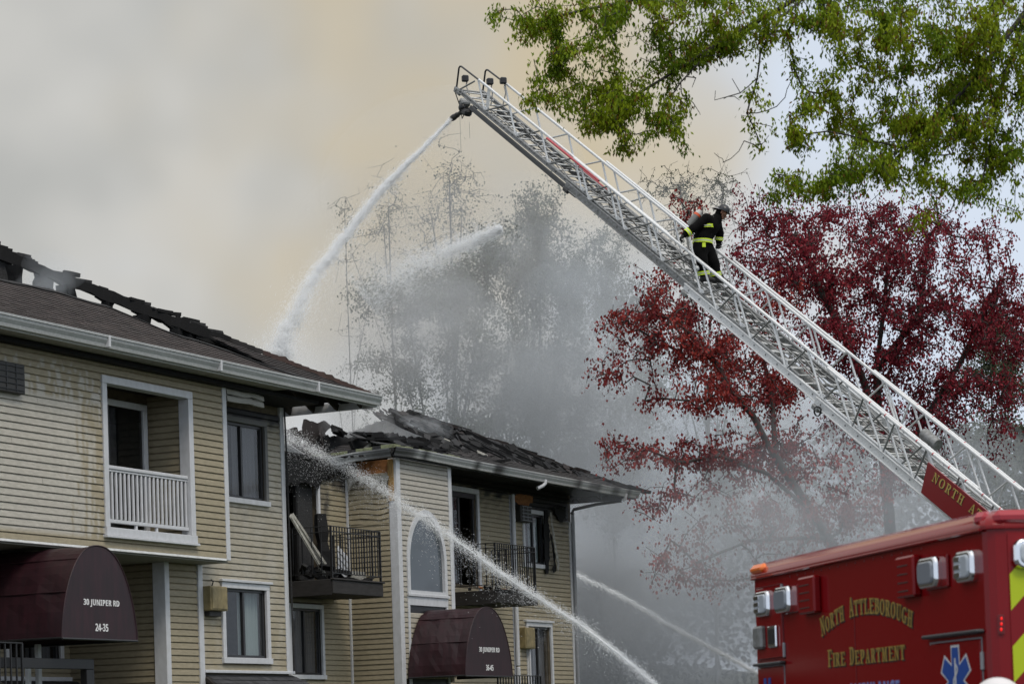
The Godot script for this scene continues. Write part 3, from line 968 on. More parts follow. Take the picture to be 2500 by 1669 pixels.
	for i in 8:   # rafter tails where the soffit has burnt away
		var x := 1.5 + i * 0.4
		var r := Shape.new()
		var zi := maxf(-0.62, x - 3.85)
		r.bar(Vector3(x, 7.79, 0.49), Vector3(x, 7.79 + (0.49 - zi) * 0.24, zi), 0.04, 0.12)
		part(b, "rafter_tail", r, M.dark_wood)
	for i in 9:
		var z := 0.2 - i * 0.5
		var r := Shape.new()
		var xi := maxf(2.9, 4.05 + z)
		r.bar(Vector3(4.37, 7.79, z), Vector3(xi, 7.79 + (4.37 - xi) * 0.42, z), 0.04, 0.12)
		part(b, "rafter_tail", r, M.dark_wood)
	var sp := Shape.new()
	sp.tube([Vector3(2.82, 7.72, -0.5), Vector3(2.85, 6.9, -0.5), Vector3(2.86, 5.0, -0.49), Vector3(2.9, 3.0, -0.5)], [0.018], 6)
	part(b, "cable", sp, M.char_grey)


# ---------------------------------------------------------------- apartment building farther back
func right_building() -> void:
	var at := Vector3(-2.334, 0, -53.0)
	var turn := deg_to_rad(63.87)
	var b := thing("apartment_building", "beige clapboard apartment building with arched window and collapsed charred roof, farther of the two", "building", at, turn)
	var N := -1.2
	var W := face(N)
	var khaki := Color(0.40, 0.345, 0.24)
	var black := Color(0.02, 0.02, 0.021)
	var tone_bay := func(x: float, h: float) -> Color:
		var c := Color(0.50, 0.47, 0.415).lerp(khaki, 0.45 * smoothstep(5.5, 4.0, h))
		var s := 0.5 * smoothstep(7.45, 7.65, h + 0.1 * noise.get_noise_2d(x * 3.0, h))
		return c.lerp(Color(0.12, 0.115, 0.11), s) * (1.0 + 0.05 * noise.get_noise_2d(x * 2.0, h * 8.0))
	var tone_end := func(x: float, h: float) -> Color:
		var c := khaki * 0.98
		var s := smoothstep(6.9, 7.3, h + 0.25 * noise.get_noise_2d(x * 4.0, h * 2.0))
		c = c.lerp(Color(0.28, 0.26, 0.22), 0.7 * s)
		return c * (1.0 + 0.09 * noise.get_noise_2d(x * 3.0, h * 5.0))
	var tone_w := func(x: float, h: float) -> Color:
		var low := line_at([Vector2(2.4, 7.62), Vector2(4.9, 7.62), Vector2(6.2, 7.50), Vector2(7.0, 7.45), Vector2(7.8, 7.45), Vector2(8.1, 7.2), Vector2(9.8, 7.15), Vector2(10.4, 7.2), Vector2(11.2, 6.98)], x)
		var v := h + 0.20 * noise.get_noise_2d(x * 2.2, h * 1.6) + 0.07 * fine.get_noise_2d(x, h * 2.0)
		var s := smoothstep(low - 0.10, low + 0.05, v)
		var stain := 0.55 * smoothstep(low - 0.75, low - 0.05, v) * smoothstep(-0.35, 0.3, noise.get_noise_2d(x * 3.5, h * 6.0))
		var edge := 0.6 * smoothstep(0.16, 0.0, absf(x - 9.78)) * smoothstep(5.6, 5.9, h)
		var c := khaki * (1.0 + 0.08 * noise.get_noise_2d(x * 2.0, h * 7.0))
		c = c.lerp(Color(0.10, 0.09, 0.075), stain)
		return c.lerp(black, maxf(s, edge))
	var tone_l := func(x: float, h: float) -> Color:
		var s := smoothstep(0.15, -0.25, x + 0.9 + 0.5 * noise.get_noise_2d(x * 2.0, h * 1.5)) * smoothstep(4.55, 4.75, h)
		s = maxf(s, smoothstep(6.85, 7.2, h + 0.3 * noise.get_noise_2d(x * 3.0, h * 2.0)))
		return khaki.lerp(Color(0.035, 0.035, 0.035), s * 0.9) * (1.0 + 0.08 * noise.get_noise_2d(x * 2.0, h * 7.0))

	# projecting bay with the arched window
	var arch := func(h: float) -> Vector2:
		if h < 4.4 or h > 6.6: return Vector2(0, 0)
		var half := 0.88
		if h > 5.45: half = 0.88 * sqrt(maxf(0.0, 1.0 - pow((h - 5.45) / 1.15, 2.0)))
		return Vector2(1.235 - half, 1.235 + half)
	siding(b, face(0), 0.13, 2.34, 3.0, 7.66, [arch], tone_bay, 0.25)
	var bayw := Shape.new()
	bayw.box(Vector3(0.2, 5.3, -0.07), Vector3(0.36, 4.7, 0.1))
	bayw.box(Vector3(2.27, 5.3, -0.07), Vector3(0.36, 4.7, 0.1))
	bayw.box(Vector3(1.235, 7.1, -0.07), Vector3(1.72, 1.06, 0.1))
	bayw.box(Vector3(1.235, 3.6, -0.07), Vector3(1.72, 1.6, 0.1))
	for s in [-1, 1]:
		for i in 8:
			var h0 := 5.45 + i * 0.14375
			var q: Vector2 = arch.call(h0 + 0.07)
			var x0: float = q.x - 0.02 if s < 0 else q.y + 0.02
			var x1: float = 0.37 if s < 0 else 2.1
			if absf(x1 - x0) > 0.02: bayw.box(Vector3((x0 + x1) / 2.0, h0 + 0.072, -0.08), Vector3(absf(x1 - x0), 0.144, 0.08))
	part(b, "wall", bayw, M.wall_sheathing)
	rail_board(b, "corner_board", face(0), -0.02, 0.15, 2.0, 7.62, -0.16, 0.04, M.white_trim)
	rail_board(b, "corner_board", face(0), 2.33, 2.48, 4.52, 7.72, -0.02, 0.04, M.white_trim)
	var stud := rail_board(b, "bare_stud", end_face(0.0), -0.155, -0.02, 6.72, 7.6, 0.022, 0.05, M.bare_stud)
	stud.set_meta("label", "scorched bare timber stud where the corner board has burnt off")
	siding(b, end_face(0.0), -1.2, -0.16, 1.6, 6.3, [], tone_end, 0.25)
	siding(b, end_face(0.0), -1.2, -0.16, 6.272, 7.3, [], tone_end, 0.08, 0.06)
	rail_board(b, "wall", end_face(0.02), -1.2, -0.16, 0.0, 7.25, -0.1, 0.012, M.wall_sheathing)
	rail_board(b, "bare_plywood", end_face(0.0), -0.72, -0.16, 7.28, 7.6, -0.05, 0.006, M.bare_plywood)
	rail_board(b, "bare_plywood", end_face(0.0), -0.92, -0.735, 7.26, 7.6, -0.05, 0.004, M.bare_plywood)
	var wrap := Shape.new()
	for i in 7:   # torn house wrap hanging from the top
		var z := -1.15 + i * 0.14
		var d := rng.randf_range(0.12, 0.42)
		wrap.tri(Vector3(-0.05, 7.28, z), Vector3(-0.12 - 0.08 * rng.randf(), 7.28 - d, z + 0.1), Vector3(-0.045, 7.26, z + 0.2))
		wrap.tri(Vector3(-0.05, 7.28, z + 0.05), Vector3(-0.15, 7.24 - d * 0.6, z + 0.16), Vector3(-0.12, 7.28 - d, z + 0.1))
	part(b, "torn_house_wrap", wrap, M.torn_wrap)

	# arched window
	var aw := sub(b, "arched_window")
	var outline := func(half: float, spring: float, rise: float, foot: float) -> PackedVector2Array:
		var p := PackedVector2Array([Vector2(1.235 - half, foot), Vector2(1.235 + half, foot)])
		for i in 25:
			var a := PI * i / 24.0
			p.append(Vector2(1.235 + half * cos(a), spring + rise * sin(a)))
		return p
	var op: PackedVector2Array = outline.call(0.90, 5.45, 1.16, 4.75)
	var ip: PackedVector2Array = outline.call(0.78, 5.45, 1.02, 4.87)
	var ring := Shape.new()
	for i in op.size():
		var j := (i + 1) % op.size()
		ring.quad(Vector3(op[i].x, op[i].y, 0.05), Vector3(op[j].x, op[j].y, 0.05), Vector3(ip[j].x, ip[j].y, 0.05), Vector3(ip[i].x, ip[i].y, 0.05))
		ring.quad(Vector3(op[i].x, op[i].y, -0.03), Vector3(op[j].x, op[j].y, -0.03), Vector3(op[j].x, op[j].y, 0.05), Vector3(op[i].x, op[i].y, 0.05))
		ring.quad(Vector3(ip[i].x, ip[i].y, 0.05), Vector3(ip[j].x, ip[j].y, 0.05), Vector3(ip[j].x, ip[j].y, -0.05), Vector3(ip[i].x, ip[i].y, -0.05))
	part(aw, "arch_trim", ring, M.white_trim)
	var gl := Shape.new()
	gl.prism(ip, 0.01, face(-0.02))
	part(aw, "pane", gl, M.grey_glass)
	rail_board(aw, "apron", face(0), 0.33, 2.14, 4.55, 4.749, 0.0, 0.045, M.white_trim)
	rail_board(aw, "apron_cap", face(0), 0.31, 2.16, 4.74, 4.80, 0.046, 0.08, M.white_trim)
	for s in [0.33, 2.06]: rail_board(b, "door_casing", face(0), s, s + 0.08, 2.2, 4.548, 0.0, 0.045, M.white_trim)
	rail_board(b, "entrance_door", face(0), 0.412, 2.058, 2.2, 4.548, -0.05, 0.004, M.bronze_frame)

	# long wall behind: balcony door, downspout, windows
	siding(b, W, 2.4, 11.14, 1.6, 7.75, [[4.75, 6.1, 5.2, 7.48], [7.8, 8.0, 1.6, 7.5], [8.52, 9.76, 5.84, 7.2], [8.52, 9.86, 2.9, 4.46]], tone_w, 0.16)
	sheathing(b, "wall", W, 2.3, 11.34, 0.0, 7.8, [[4.85, 6.0, 5.25, 7.4], [8.62, 9.68, 5.92, 7.12], [8.62, 9.78, 2.98, 4.38]], 0.12, M.wall_sheathing)
	rail_board(b, "corner_board", W, 11.14, 11.345, 1.6, 7.05, -0.03, 0.045, M.white_trim)
	var dr := sub(b, "balcony_door")
	rail_board(dr, "casing", W, 4.70, 6.16, 7.38, 7.5, 0, 0.055, M.white_trim)
	rail_board(dr, "casing", W, 6.05, 6.16, 5.12, 7.378, 0, 0.055, M.white_trim)
	rail_board(dr, "casing", W, 4.70, 4.80, 5.12, 7.378, 0, 0.055, M.white_trim)
	rail_board(dr, "head", W, 4.80, 6.05, 7.26, 7.378, -0.08, 0.0, M.bronze_frame)
	rail_board(dr, "stile", W, 5.20, 5.28, 5.2, 7.258, -0.08, -0.02, M.bronze_frame)
	rail_board(dr, "stile", W, 5.95, 6.05, 5.2, 7.258, -0.08, -0.02, M.bronze_frame)
	var g := Shape.new()
	g.quad(W * Vector3(4.8, 5.2, -0.04), W * Vector3(5.2, 5.2, -0.04), W * Vector3(5.2, 7.26, -0.04), W * Vector3(4.8, 7.26, -0.04))
	part(dr, "pane", g, M.glass)
	drape(dr, W, 4.82, 5.1, 5.5, 6.6, -0.2, M.curtain_grey)
	var w1 := window(b, W, 8.47, 9.78, 5.80, 7.22, 0.1, M.curtain_blue, 0.5)
	w1.set_meta("label", "scorched window with its right casing burnt away")
	window(b, W, 8.47, 9.94, 2.80, 4.47, 0.1, M.curtain_grey, 0.48)
	rail_board(b, "window_head", W, 8.40, 9.98, 4.475, 4.53, 0, 0.09, M.white_trim)
	var ds := sub(b, "downspout")
	for seg in [[7.52, 5.15], [4.85, 3.4], [3.38, 1.6]]:
		rail_board(ds, "pipe", W, 7.86, 7.97, seg[1], seg[0], 0.02, 0.10, M.white_trim, 0.02)
	rail_board(ds, "chase", W, 7.78, 7.855, 1.6, 7.5, 0.0, 0.03, M.pipe_grey)
	var sheath := part(b, "burnt_sheathing", torn([[8.04, 7.50], [8.51, 7.58], [9.09, 7.56], [9.05, 7.38], [8.66, 7.27], [8.03, 7.33]], 0.05, 0.01, face(N + 0.04)), M.bare_plywood)
	sheath.set_meta("label", "orange burnt plywood above the scorched window")
	part(b, "charred_casing", torn([[9.62, 7.25], [9.79, 7.26], [9.86, 6.6], [9.80, 6.0], [9.72, 5.68], [9.60, 5.68], [9.56, 6.04], [9.55, 6.66]], 0.05, 0.03, face(N + 0.09)), M.char)
	part(b, "hanging_siding_strip", torn([[9.80, 7.2], [9.86, 7.2], [10.02, 6.58], [10.16, 6.17], [10.24, 5.92], [10.16, 5.76], [10.10, 5.78], [10.12, 5.94], [10.02, 6.2], [9.92, 6.6]], 0.03, 0.012, plane_at(N + 0.16, 0.0, 0.0)), M.torn_wrap)
	part(b, "hanging_siding_strip", torn([[9.88, 6.7], [9.96, 6.6], [10.1, 6.1], [10.14, 5.88], [10.04, 5.74], [9.94, 5.72], [9.90, 5.84], [10.0, 5.9], [9.98, 6.1]], 0.06, 0.012, plane_at(N + 0.12)), M.char)
	part(b, "loose_siding_flap", torn([[10.09, 7.34], [10.83, 7.41], [10.93, 7.10], [10.56, 7.03], [10.26, 7.19]], 0.08, 0.012, plane_at(N + 0.08, 0.12, 0.0, 10.5, 7.2)), M.char)

	# wall behind the burnt-out balcony on the near side of the bay
	siding(b, W, -1.15, 0.0, 1.6, 7.25, [], tone_l, 0.12)
	siding(b, W, -4.2, -2.72, 1.6, 7.25, [], tone_l, 0.12)
	siding(b, W, -2.72, -1.15, 1.6, 3.0, [], tone_l, 0.4)
	siding(b, W, -2.72, -1.15, 4.6, 5.0, [], tone_l, 0.4)
	sheathing(b, "wall", W, -8.0, 0.02, 0.0, 7.5, [[-2.6, -1.2, 5.0, 7.2], [-2.45, -1.2, 3.1, 4.5]], 0.12, M.wall_sheathing)
	rail_board(b, "inside_corner", W, -0.06, 0.0, 1.6, 7.25, 0.02, 0.07, M.white_trim)
	window(b, W, -2.55, -1.15, 3.02, 4.56, 0.09, M.curtain_grey, 0.1)
	var ld := sub(b, "burnt_balcony_door")
	rail_board(ld, "casing", W, -1.25, -1.17, 5.05, 7.18, 0.0, 0.06, M.white_trim)
	rail_board(ld, "panel", W, -1.95, -1.30, 5.05, 7.1, -0.1, -0.06, M.char_grey)
	rail_board(ld, "stile", W, -2.02, -1.95, 5.05, 7.1, -0.1, -0.02, M.char)
	part(b, "burnt_wall_edge", torn([[-2.8, 7.5], [0.0, 7.5], [0.0, 7.3], [-1.1, 7.22], [-1.3, 6.95], [-1.9, 7.05], [-2.8, 6.9]], 0.07, 0.03, face(N + 0.1)), M.char)

	# decks with iron railings
	for q in [[-2.72, -0.66, 4.995, "near"], [4.62, 6.74, 5.06, "far"]]:
		var d := sub(b, "balcony_deck")
		var x0: float = q[0]
		var x1: float = q[1]
		var y: float = q[2]
		rail_board(d, "front_board", face(0), x0, x1, y - 0.31, y - 0.04, -0.04, 0.0, M.deck_wood, 0.01)
		rail_board(d, "top_edge", face(0), x0 - 0.02, x1 + 0.04, y - 0.038, y, -0.05, 0.03, M.deck_wood, 0.01)
		rail_board(d, "end_board", end_face(x0), -1.18, -0.042, y - 0.34, y - 0.02, -0.04, 0.0, M.deck_wood, 0.01)
		rail_board(d, "end_board", end_face(x1), -1.18, -0.042, y - 0.31, y - 0.042, 0.0, 0.04, M.deck_wood, 0.01)
		for i in 8:
			rail_board(d, "floor_board", face(-1.17 + i * 0.14), x0 + 0.02, x1 - 0.02, y - 0.06, y - 0.03, 0.0, 0.132, M.deck_wood, 0.004)
		rail_board(d, "underside", face(-1.17), x0 + 0.05, x1 - 0.05, y - 0.30, y - 0.27, 0.0, 1.1, M.dark_wood)
		var r := sub(b, "iron_railing")
		railing(r, Vector3(x0 + 0.03, y, -0.03), Vector3(x1 - 0.03, y, -0.03), 1.04, 0.10, 18, M.iron, 0.0095, 0.93)
		railing(r, Vector3(x0 + 0.03, y, -1.15), Vector3(x0 + 0.03, y, -0.05), 1.04, 0.10, 5, M.iron, 0.0095, 0.93)
		railing(r, Vector3(x1 - 0.03, y, -1.15), Vector3(x1 - 0.03, y, -0.05), 1.04, 0.10, 6, M.iron, 0.0095, 0.93)

	# shell
	var core := Shape.new()
	core.box(Vector3(4.5, 3.9, -10.0), Vector3(14.0, 7.8, 0.2))
	core.box(Vector3(11.27, 3.8, -5.6), Vector3(0.14, 7.6, 8.6))
	core.box(Vector3(-3.0, 3.7, -5.6), Vector3(0.2, 7.4, 8.6))
	core.box(Vector3(2.4, 3.8, -0.66), Vector3(0.1, 7.6, 1.06))
	part(b, "outer_wall", core, M.wall_sheathing)
	var fl := Shape.new()
	fl.box(Vector3(4.2, 4.78, -5.6), Vector3(14.2, 0.15, 8.5))
	fl.box(Vector3(4.2, 2.5, -5.6), Vector3(14.2, 0.15, 8.5))
	fl.box(Vector3(1.2, 4.66, -0.66), Vector3(2.2, 0.12, 1.0))
	part(b, "floors", fl, M.interior_plaster)
	var attic := Shape.new()
	attic.box(Vector3(4.3, 7.6, -5.5), Vector3(14.2, 0.08, 8.7))
	attic.box(Vector3(1.2, 7.66, -0.6), Vector3(2.3, 0.08, 1.1))
	part(b, "attic_floor", attic, M.char)
	right_roof(b)

	# things on and at this building
	var ac := thing("air_conditioner", "sooty wall air conditioner left of the scorched window, farther building", "air conditioner", at, turn)
	rail_board(ac, "case", W, 8.12, 8.72, 6.87, 7.27, 0.0, 0.16, M.vent_dark, 0.01)
	for i in 5: rail_board(ac, "louvre", W, 8.2, 8.71, 6.9 + i * 0.085, 6.918 + i * 0.085, 0.161, 0.18, M.pipe_grey, 0.003)
	for x in [8.27, 8.5]: rail_board(ac, "bar", W, x, x + 0.018, 6.89, 7.25, 0.1605, 0.172, M.pipe_grey, 0.003)
	var box := thing("utility_box", "beige metal box beside the downspout behind maroon awning, farther building", "utility box", at, turn)
	rail_board(box, "cover", W, 8.13, 8.66, 3.82, 4.33, 0.012, 0.18, M.beige_metal, 0.015)
	rail_board(box, "lid", W, 8.16, 8.63, 3.86, 4.3, 0.18, 0.19, M.beige_metal, 0.01)
	rail_board(box, "pipe", W, 8.5, 8.56, 2.0, 3.818, 0.03, 0.1, M.white_trim, 0.01)
	awning("dull maroon entrance awning lettered 36-45, under the arched window", at, turn, 0.2, 2.41, 3.01, 4.46, 0.06, 1.4,
		[["30 JUNIPER RD", 0.86, 1.82, 3.485, 3.615], ["36-45", 1.16, 1.50, 3.12, 3.245]], "entrance awnings")
	var fence := thing("iron_railing", "black iron railing right of the maroon awning lettered 36-45", "railing", at, turn)
	railing(fence, Vector3(2.5, 2.2, 1.0), Vector3(4.65, 2.2, 1.0), 0.85, 0.08, 16, M.iron)
	rail_board(fence, "base", face(1.0), 2.4, 4.75, 2.06, 2.2, -0.1, 0.1, M.deck_wood)
	for x in [2.6, 3.6, 4.6]: rail_board(fence, "leg", face(1.0), x - 0.06, x + 0.06, 0.0, 2.058, -0.06, 0.06, M.deck_wood)
	debris(at, turn)


func debris(at: Vector3, turn: float) -> void:   # what lies on the burnt balcony
	var q := thing("charred_board", "black charred board standing upright on the burnt balcony", "debris", at, turn)
	var sh := Shape.new()
	sh.add(burnt_bar(Vector3(-2.05, 5.0, -0.55), Vector3(-1.95, 6.36, -0.7), 0.2, 0.14).mesh(), Transform3D.IDENTITY)
	part(q, "board", sh, M.char)
	var strips := [[-3.3, 6.25, -2.35, 5.1, "longest"], [-3.12, 6.28, -2.2, 5.3, "second longest"], [-2.9, 6.1, -2.3, 5.35, "shortest"]]
	for i in 3:
		var s: Array = strips[i]
		var t := thing("siding_strip", "white siding strip hanging aslant on left of burnt balcony, %s of three" % s[4], "debris", at, turn, "siding strips on the burnt balcony")
		var p := Shape.new()
		p.bar(Vector3(s[0], s[1], -0.6 - 0.06 * i), Vector3(s[2], s[3], -0.4 - 0.06 * i), 0.012, 0.1, Vector3(0.6, 0.8, 0), 0.004)
		part(t, "strip", p, M.torn_wrap)
		var l := Shape.new()
		l.bar(Vector3(s[0], s[1] - 0.04, -0.59 - 0.06 * i), Vector3(s[2], s[3] - 0.04, -0.39 - 0.06 * i), 0.03, 0.012, Vector3(0.6, 0.8, 0))
		part(t, "lip", l, M.torn_wrap)
	var pan := thing("siding_sheet", "white sheet of four clapboard courses leaning behind the balcony rail", "debris", at, turn)
	for i in 4:
		var p := Shape.new()
		p.box(Vector3(-1.62 + i * 0.02, 5.18 + i * 0.125, -0.42), Vector3(0.46, 0.12, 0.012), Basis(Vector3.BACK, -0.5) * Basis(Vector3.RIGHT, -0.12), 0.004)
		part(pan, "siding_board", p, M.white_trim)
	var low := thing("siding_sheet", "grey-white broken clapboard piece lying flat along the balcony floor", "debris", at, turn)
	for i in 3:
		var p := Shape.new()
		p.box(Vector3(-1.15 + 0.05 * i, 5.07 + 0.06 * i, -0.3 - 0.05 * i), Vector3(0.7, 0.06, 0.012), Basis(Vector3.BACK, -0.1 + 0.05 * i), 0.004)
		part(low, "siding_board", p, M.torn_wrap)
	var heap := thing("burnt_debris", "heap of black burnt debris on the floor of the balcony", "debris", at, turn)
	for i in 34:
		var c := Shape.new()
		var x := rng.randf_range(-2.65, -0.75)
		c.box(Vector3(x, 5.03 + rng.randf() * 0.28 * smoothstep(-0.8, -2.2, x), rng.randf_range(-1.0, -0.15)), Vector3(rng.randf_range(0.08, 0.4), rng.randf_range(0.03, 0.1), rng.randf_range(0.06, 0.2)), Basis.from_euler(Vector3(rng.randf_range(-0.6, 0.6), rng.randf() * 3.0, rng.randf_range(-0.5, 0.5))))
		part(heap, "charred_piece", c, M.char if i % 4 else M.char_grey)
	var heap2 := thing("burnt_debris", "scatter of white and orange scraps on the farther balcony deck", "debris", at, turn)
	for i in 22:
		var c := Shape.new()
		c.box(Vector3(rng.randf_range(4.62, 6.4), 5.08 + rng.randf() * 0.05, rng.randf_range(-0.9, -0.06)), Vector3(rng.randf_range(0.05, 0.16), rng.randf_range(0.02, 0.06), 0.06), Basis.from_euler(Vector3(rng.randf_range(-0.6, 0.6), rng.randf() * 3.0, rng.randf_range(-0.5, 0.5))))
		part(heap2, "scrap", c, [M.torn_wrap, M.char, M.char, M.bare_plywood][i % 4])


func right_roof(b: Node3D) -> void:
	var slope := atan(0.5)
	var up_slope := Vector3(0, sin(slope), -cos(slope))
	var front := Transform3D(Basis(Vector3.RIGHT, up_slope, Vector3.RIGHT.cross(up_slope)), Vector3(0, 7.79, 0.16))
	var hip := func(t: float) -> Vector3: return Vector3(12.36 - t, 7.83 + 0.455 * t, 0.16 - t)
	# lower strip of the front slope that still has its shingles
	var top := [Vector2(2.7, 0.3), Vector2(3.84, 0.85), Vector2(4.46, 1.02), Vector2(5.1, 1.22), Vector2(5.64, 1.0), Vector2(6.17, 1.15), Vector2(6.77, 1.05), Vector2(7.1, 0.75), Vector2(8.5, 0.62), Vector2(10.0, 0.9), Vector2(11.2, 0.9), Vector2(12.3, 0.03)]
	var deck := PackedVector2Array([Vector2(2.6, 0), Vector2(12.36, 0)])
	for i in range(top.size() - 1, -1, -1): deck.append(top[i] + Vector2(0, 0.01))
	var roof := Shape.new()
	roof.prism(deck, 0.035, front)
	part(b, "roof", roof, M.char)
	shingles(b, front, 2.7, 12.3, top, 0.16, Color(0.075, 0.066, 0.063))
	# the blackened boards above it, and the far slope seen from below
	part(b, "burnt_roof", torn([[3.0, 0.4], [12.2, 0.06], [11.2, 1.2], [8.5, 3.6], [7.2, 4.6], [6.6, 4.3], [6.1, 3.0], [5.0, 2.2], [4.0, 1.6]], 0.10, 0.04, front.translated_local(Vector3(0, 0, -0.09))), M.char)
	var end_up := Vector3(-cos(slope), sin(slope), 0)
	var end := Transform3D(Basis(Vector3(0, 0, -1), end_up, Vector3(0, 0, -1).cross(end_up)), Vector3(12.36, 7.79, 0.16))
	part(b, "burnt_roof_end", torn([[0, 0], [9.0, 0], [7.0, 3.6], [4.2, 4.6], [3.0, 3.3], [1.5, 1.66]], 0.05, 0.04, end), M.char)
	# hip: timber, grey strip of roofing along it, loose pieces
	part(b, "hip_timber", burnt_bar(hip.call(0.0) - Vector3(0, 0.1, 0), hip.call(4.2) - Vector3(0, 0.12, 0), 0.14, 0.2), M.char)
	part(b, "hip_timber", burnt_bar(hip.call(0.2) - Vector3(0, 0.02, 0), hip.call(3.6) + Vector3(0, 0.02, 0), 0.3, 0.05), M.brown_roofing)
	for i in 64:
		var t := pow(rng.randf(), 0.8) * 4.1
		var p: Vector3 = hip.call(t)
		var s := pow(rng.randf(), 2.5)
		var a := p + Vector3(rng.randf_range(-0.12, 0.12), 0.0 + 0.04 * s, rng.randf_range(-0.12, 0.12))
		part(b, "charred_piece", burnt_bar(a, a + Vector3(0.15 + 0.3 * s, -0.07 - 0.1 * s, 0.15 + 0.28 * s) * rng.randf_range(0.6, 1.2), 0.12, 0.025 + 0.06 * s), [M.char, M.brown_roofing, M.char_grey][i % 3])
	part(b, "curled_roofing", torn([[8.06, 9.00], [8.45, 9.10], [8.85, 9.06], [9.00, 8.94], [8.86, 8.9], [8.74, 9.0], [8.52, 8.96]], 0.03, 0.05, plane_at(-2.9, -0.1, 0.0, 8.5, 9.0)), M.char)
	part(b, "burnt_ridge_end", torn([[7.2, 9.0], [7.3, 9.46], [7.62, 9.52], [7.92, 9.5], [8.1, 9.4], [8.3, 9.2], [8.2, 8.7]], 0.06, 0.12, plane_at(-3.5, 0.0, 0.3, 7.7, 9.2)), M.char)
	part(b, "burnt_ridge_end", torn([[6.3, 8.8], [6.4, 9.5], [6.9, 9.56], [7.4, 9.5], [7.3, 8.8]], 0.05, 0.05, plane_at(-3.7)), M.char_grey)
	for i in 12:   # rafters laid bare by the fire
		var x := 4.2 + i * 0.55
		var far := minf(3.6, 12.2 - x) * rng.randf_range(0.75, 0.95)
		var p := front * Vector3(x, 0.9 if x < 7.0 else 0.7, 0.0)
		var q := front * Vector3(x + rng.randf_range(-0.1, 0.1), far, rng.randf_range(-0.06, 0.04))
		part(b, "burnt_rafter", burnt_bar(p, q, 0.06, 0.09), M.char if i % 3 else M.char_grey)
	for i in 150:
		var x := rng.randf_range(3.6, 11.6)
		var y := rng.randf_range(0.5, maxf(0.6, minf(3.8, 12.0 - x) * 0.95))
		var p := front * Vector3(x, y, 0.0)
		var w := rng.randf_range(0.12, 0.45)
		var c := torn([[0, 0], [w, 0.02], [w * 0.9, w * 0.5], [0.03, w * 0.45]], 0.03, 0.015, Transform3D(front.basis * Basis.from_euler(Vector3(rng.randf_range(-0.1, 0.5), rng.randf_range(-0.3, 0.3), rng.randf_range(-0.6, 0.6))), p), 0.1)
		part(b, "charred_piece", c, [M.char, M.char, M.char_grey, M.brown_roofing][i % 4])
	# roof of the bay: heap of charred timbers over the eave
	part(b, "charred_heap", torn([[-0.08, 7.9], [-0.05, 8.22], [0.38, 8.23], [0.79, 8.29], [0.99, 8.27], [1.89, 8.42], [2.32, 8.51], [3.23, 8.60], [3.26, 8.53], [4.53, 8.61], [4.9, 8.5], [5.0, 8.0]], 0.06, 0.1, plane_at(-1.6, -0.15, 0.0, 2.0, 8.2)), M.char)
	part(b, "charred_heap", torn([[-0.25, 7.86], [-0.31, 8.02], [0.88, 8.21], [1.97, 8.34], [2.84, 8.36], [3.57, 8.30], [4.13, 8.18], [4.6, 7.95], [2.5, 7.85]], 0.06, 0.06, plane_at(-0.9, -0.3, 0.0, 2.0, 8.1)), M.char)
	for i in 70:
		var x := rng.randf_range(-0.3, 5.0)
		var n := rng.randf_range(-1.7, -0.25)
		var y := 7.86 - n * 0.33 + 0.10 * noise.get_noise_2d(x * 3.0, n * 3.0) - 0.02 * maxf(0.0, -x)
		var c := Shape.new()
		if i % 3 == 0:
			var a := Vector3(x, y, n)
			c = burnt_bar(a, a + Vector3(rng.randf_range(0.5, 1.4), rng.randf_range(-0.05, 0.12), rng.randf_range(-0.3, 0.3)), 0.08, 0.06)
		else:
			c.box(Vector3(x, y, n), Vector3(rng.randf_range(0.15, 0.5), rng.randf_range(0.02, 0.08), rng.randf_range(0.15, 0.4)), Basis.from_euler(Vector3(rng.randf_range(-0.1, 0.6), rng.randf_range(-0.5, 0.5), rng.randf_range(-0.25, 0.25))))
		part(b, "charred_piece", c, [M.char, M.char, M.char_grey, M.char][i % 4])
	part(b, "grey_roof_chunk", torn([[3.82, 8.34], [4.25, 8.43], [4.38, 8.36], [4.23, 8.26], [3.95, 8.23], [3.74, 8.26]], 0.03, 0.06, plane_at(-0.85, -0.2, 0.0, 4.0, 8.3)), M.char_grey)
	for q in [[4.9, 8.13, 0.22, 0.04, -0.25], [5.35, 8.22, 0.5, 0.075, -0.12], [5.2, 8.08, 0.2, 0.04, -0.4], [3.6, 8.38, 0.25, 0.03, -0.1]]:
		var c := Shape.new()
		c.box(Vector3(q[0], q[1], -0.62), Vector3(q[2], q[3], 0.02), Basis(Vector3.BACK, q[4]) * Basis(Vector3.RIGHT, -0.4))
		part(b, "white_scrap", c, M.torn_wrap)
	var stick := Shape.new()
	stick.bar(Vector3(-0.03, 7.84, -0.75), Vector3(0.24, 7.99, -0.7), 0.03, 0.05)
	part(b, "light_stick", stick, M.torn_wrap)
	# near slope with its curled brown roofing
	var side_up := Vector3(cos(0.4), sin(0.4), 0)
	var side := Transform3D(Basis(Vector3(0, 0, 1), side_up, Vector3(0, 0, 1).cross(side_up)), Vector3(-0.42, 7.70, 0.0))
	part(b, "slumped_roof", torn([[-5.5, 0.0], [-0.5, 0.0], [-0.45, 0.25], [-1.1, 0.75], [-2.0, 1.0], [-2.6, 1.35], [-3.3, 1.3], [-4.2, 1.5], [-5.5, 1.5]], 0.05, 0.04, side), M.brown_roofing)
	shingles(b, side, -5.4, -0.55, [Vector2(-5.5, 1.4), Vector2(-2.6, 1.2), Vector2(-1.1, 0.7), Vector2(-0.5, 0.2)], 0.08, Color(0.075, 0.066, 0.066))
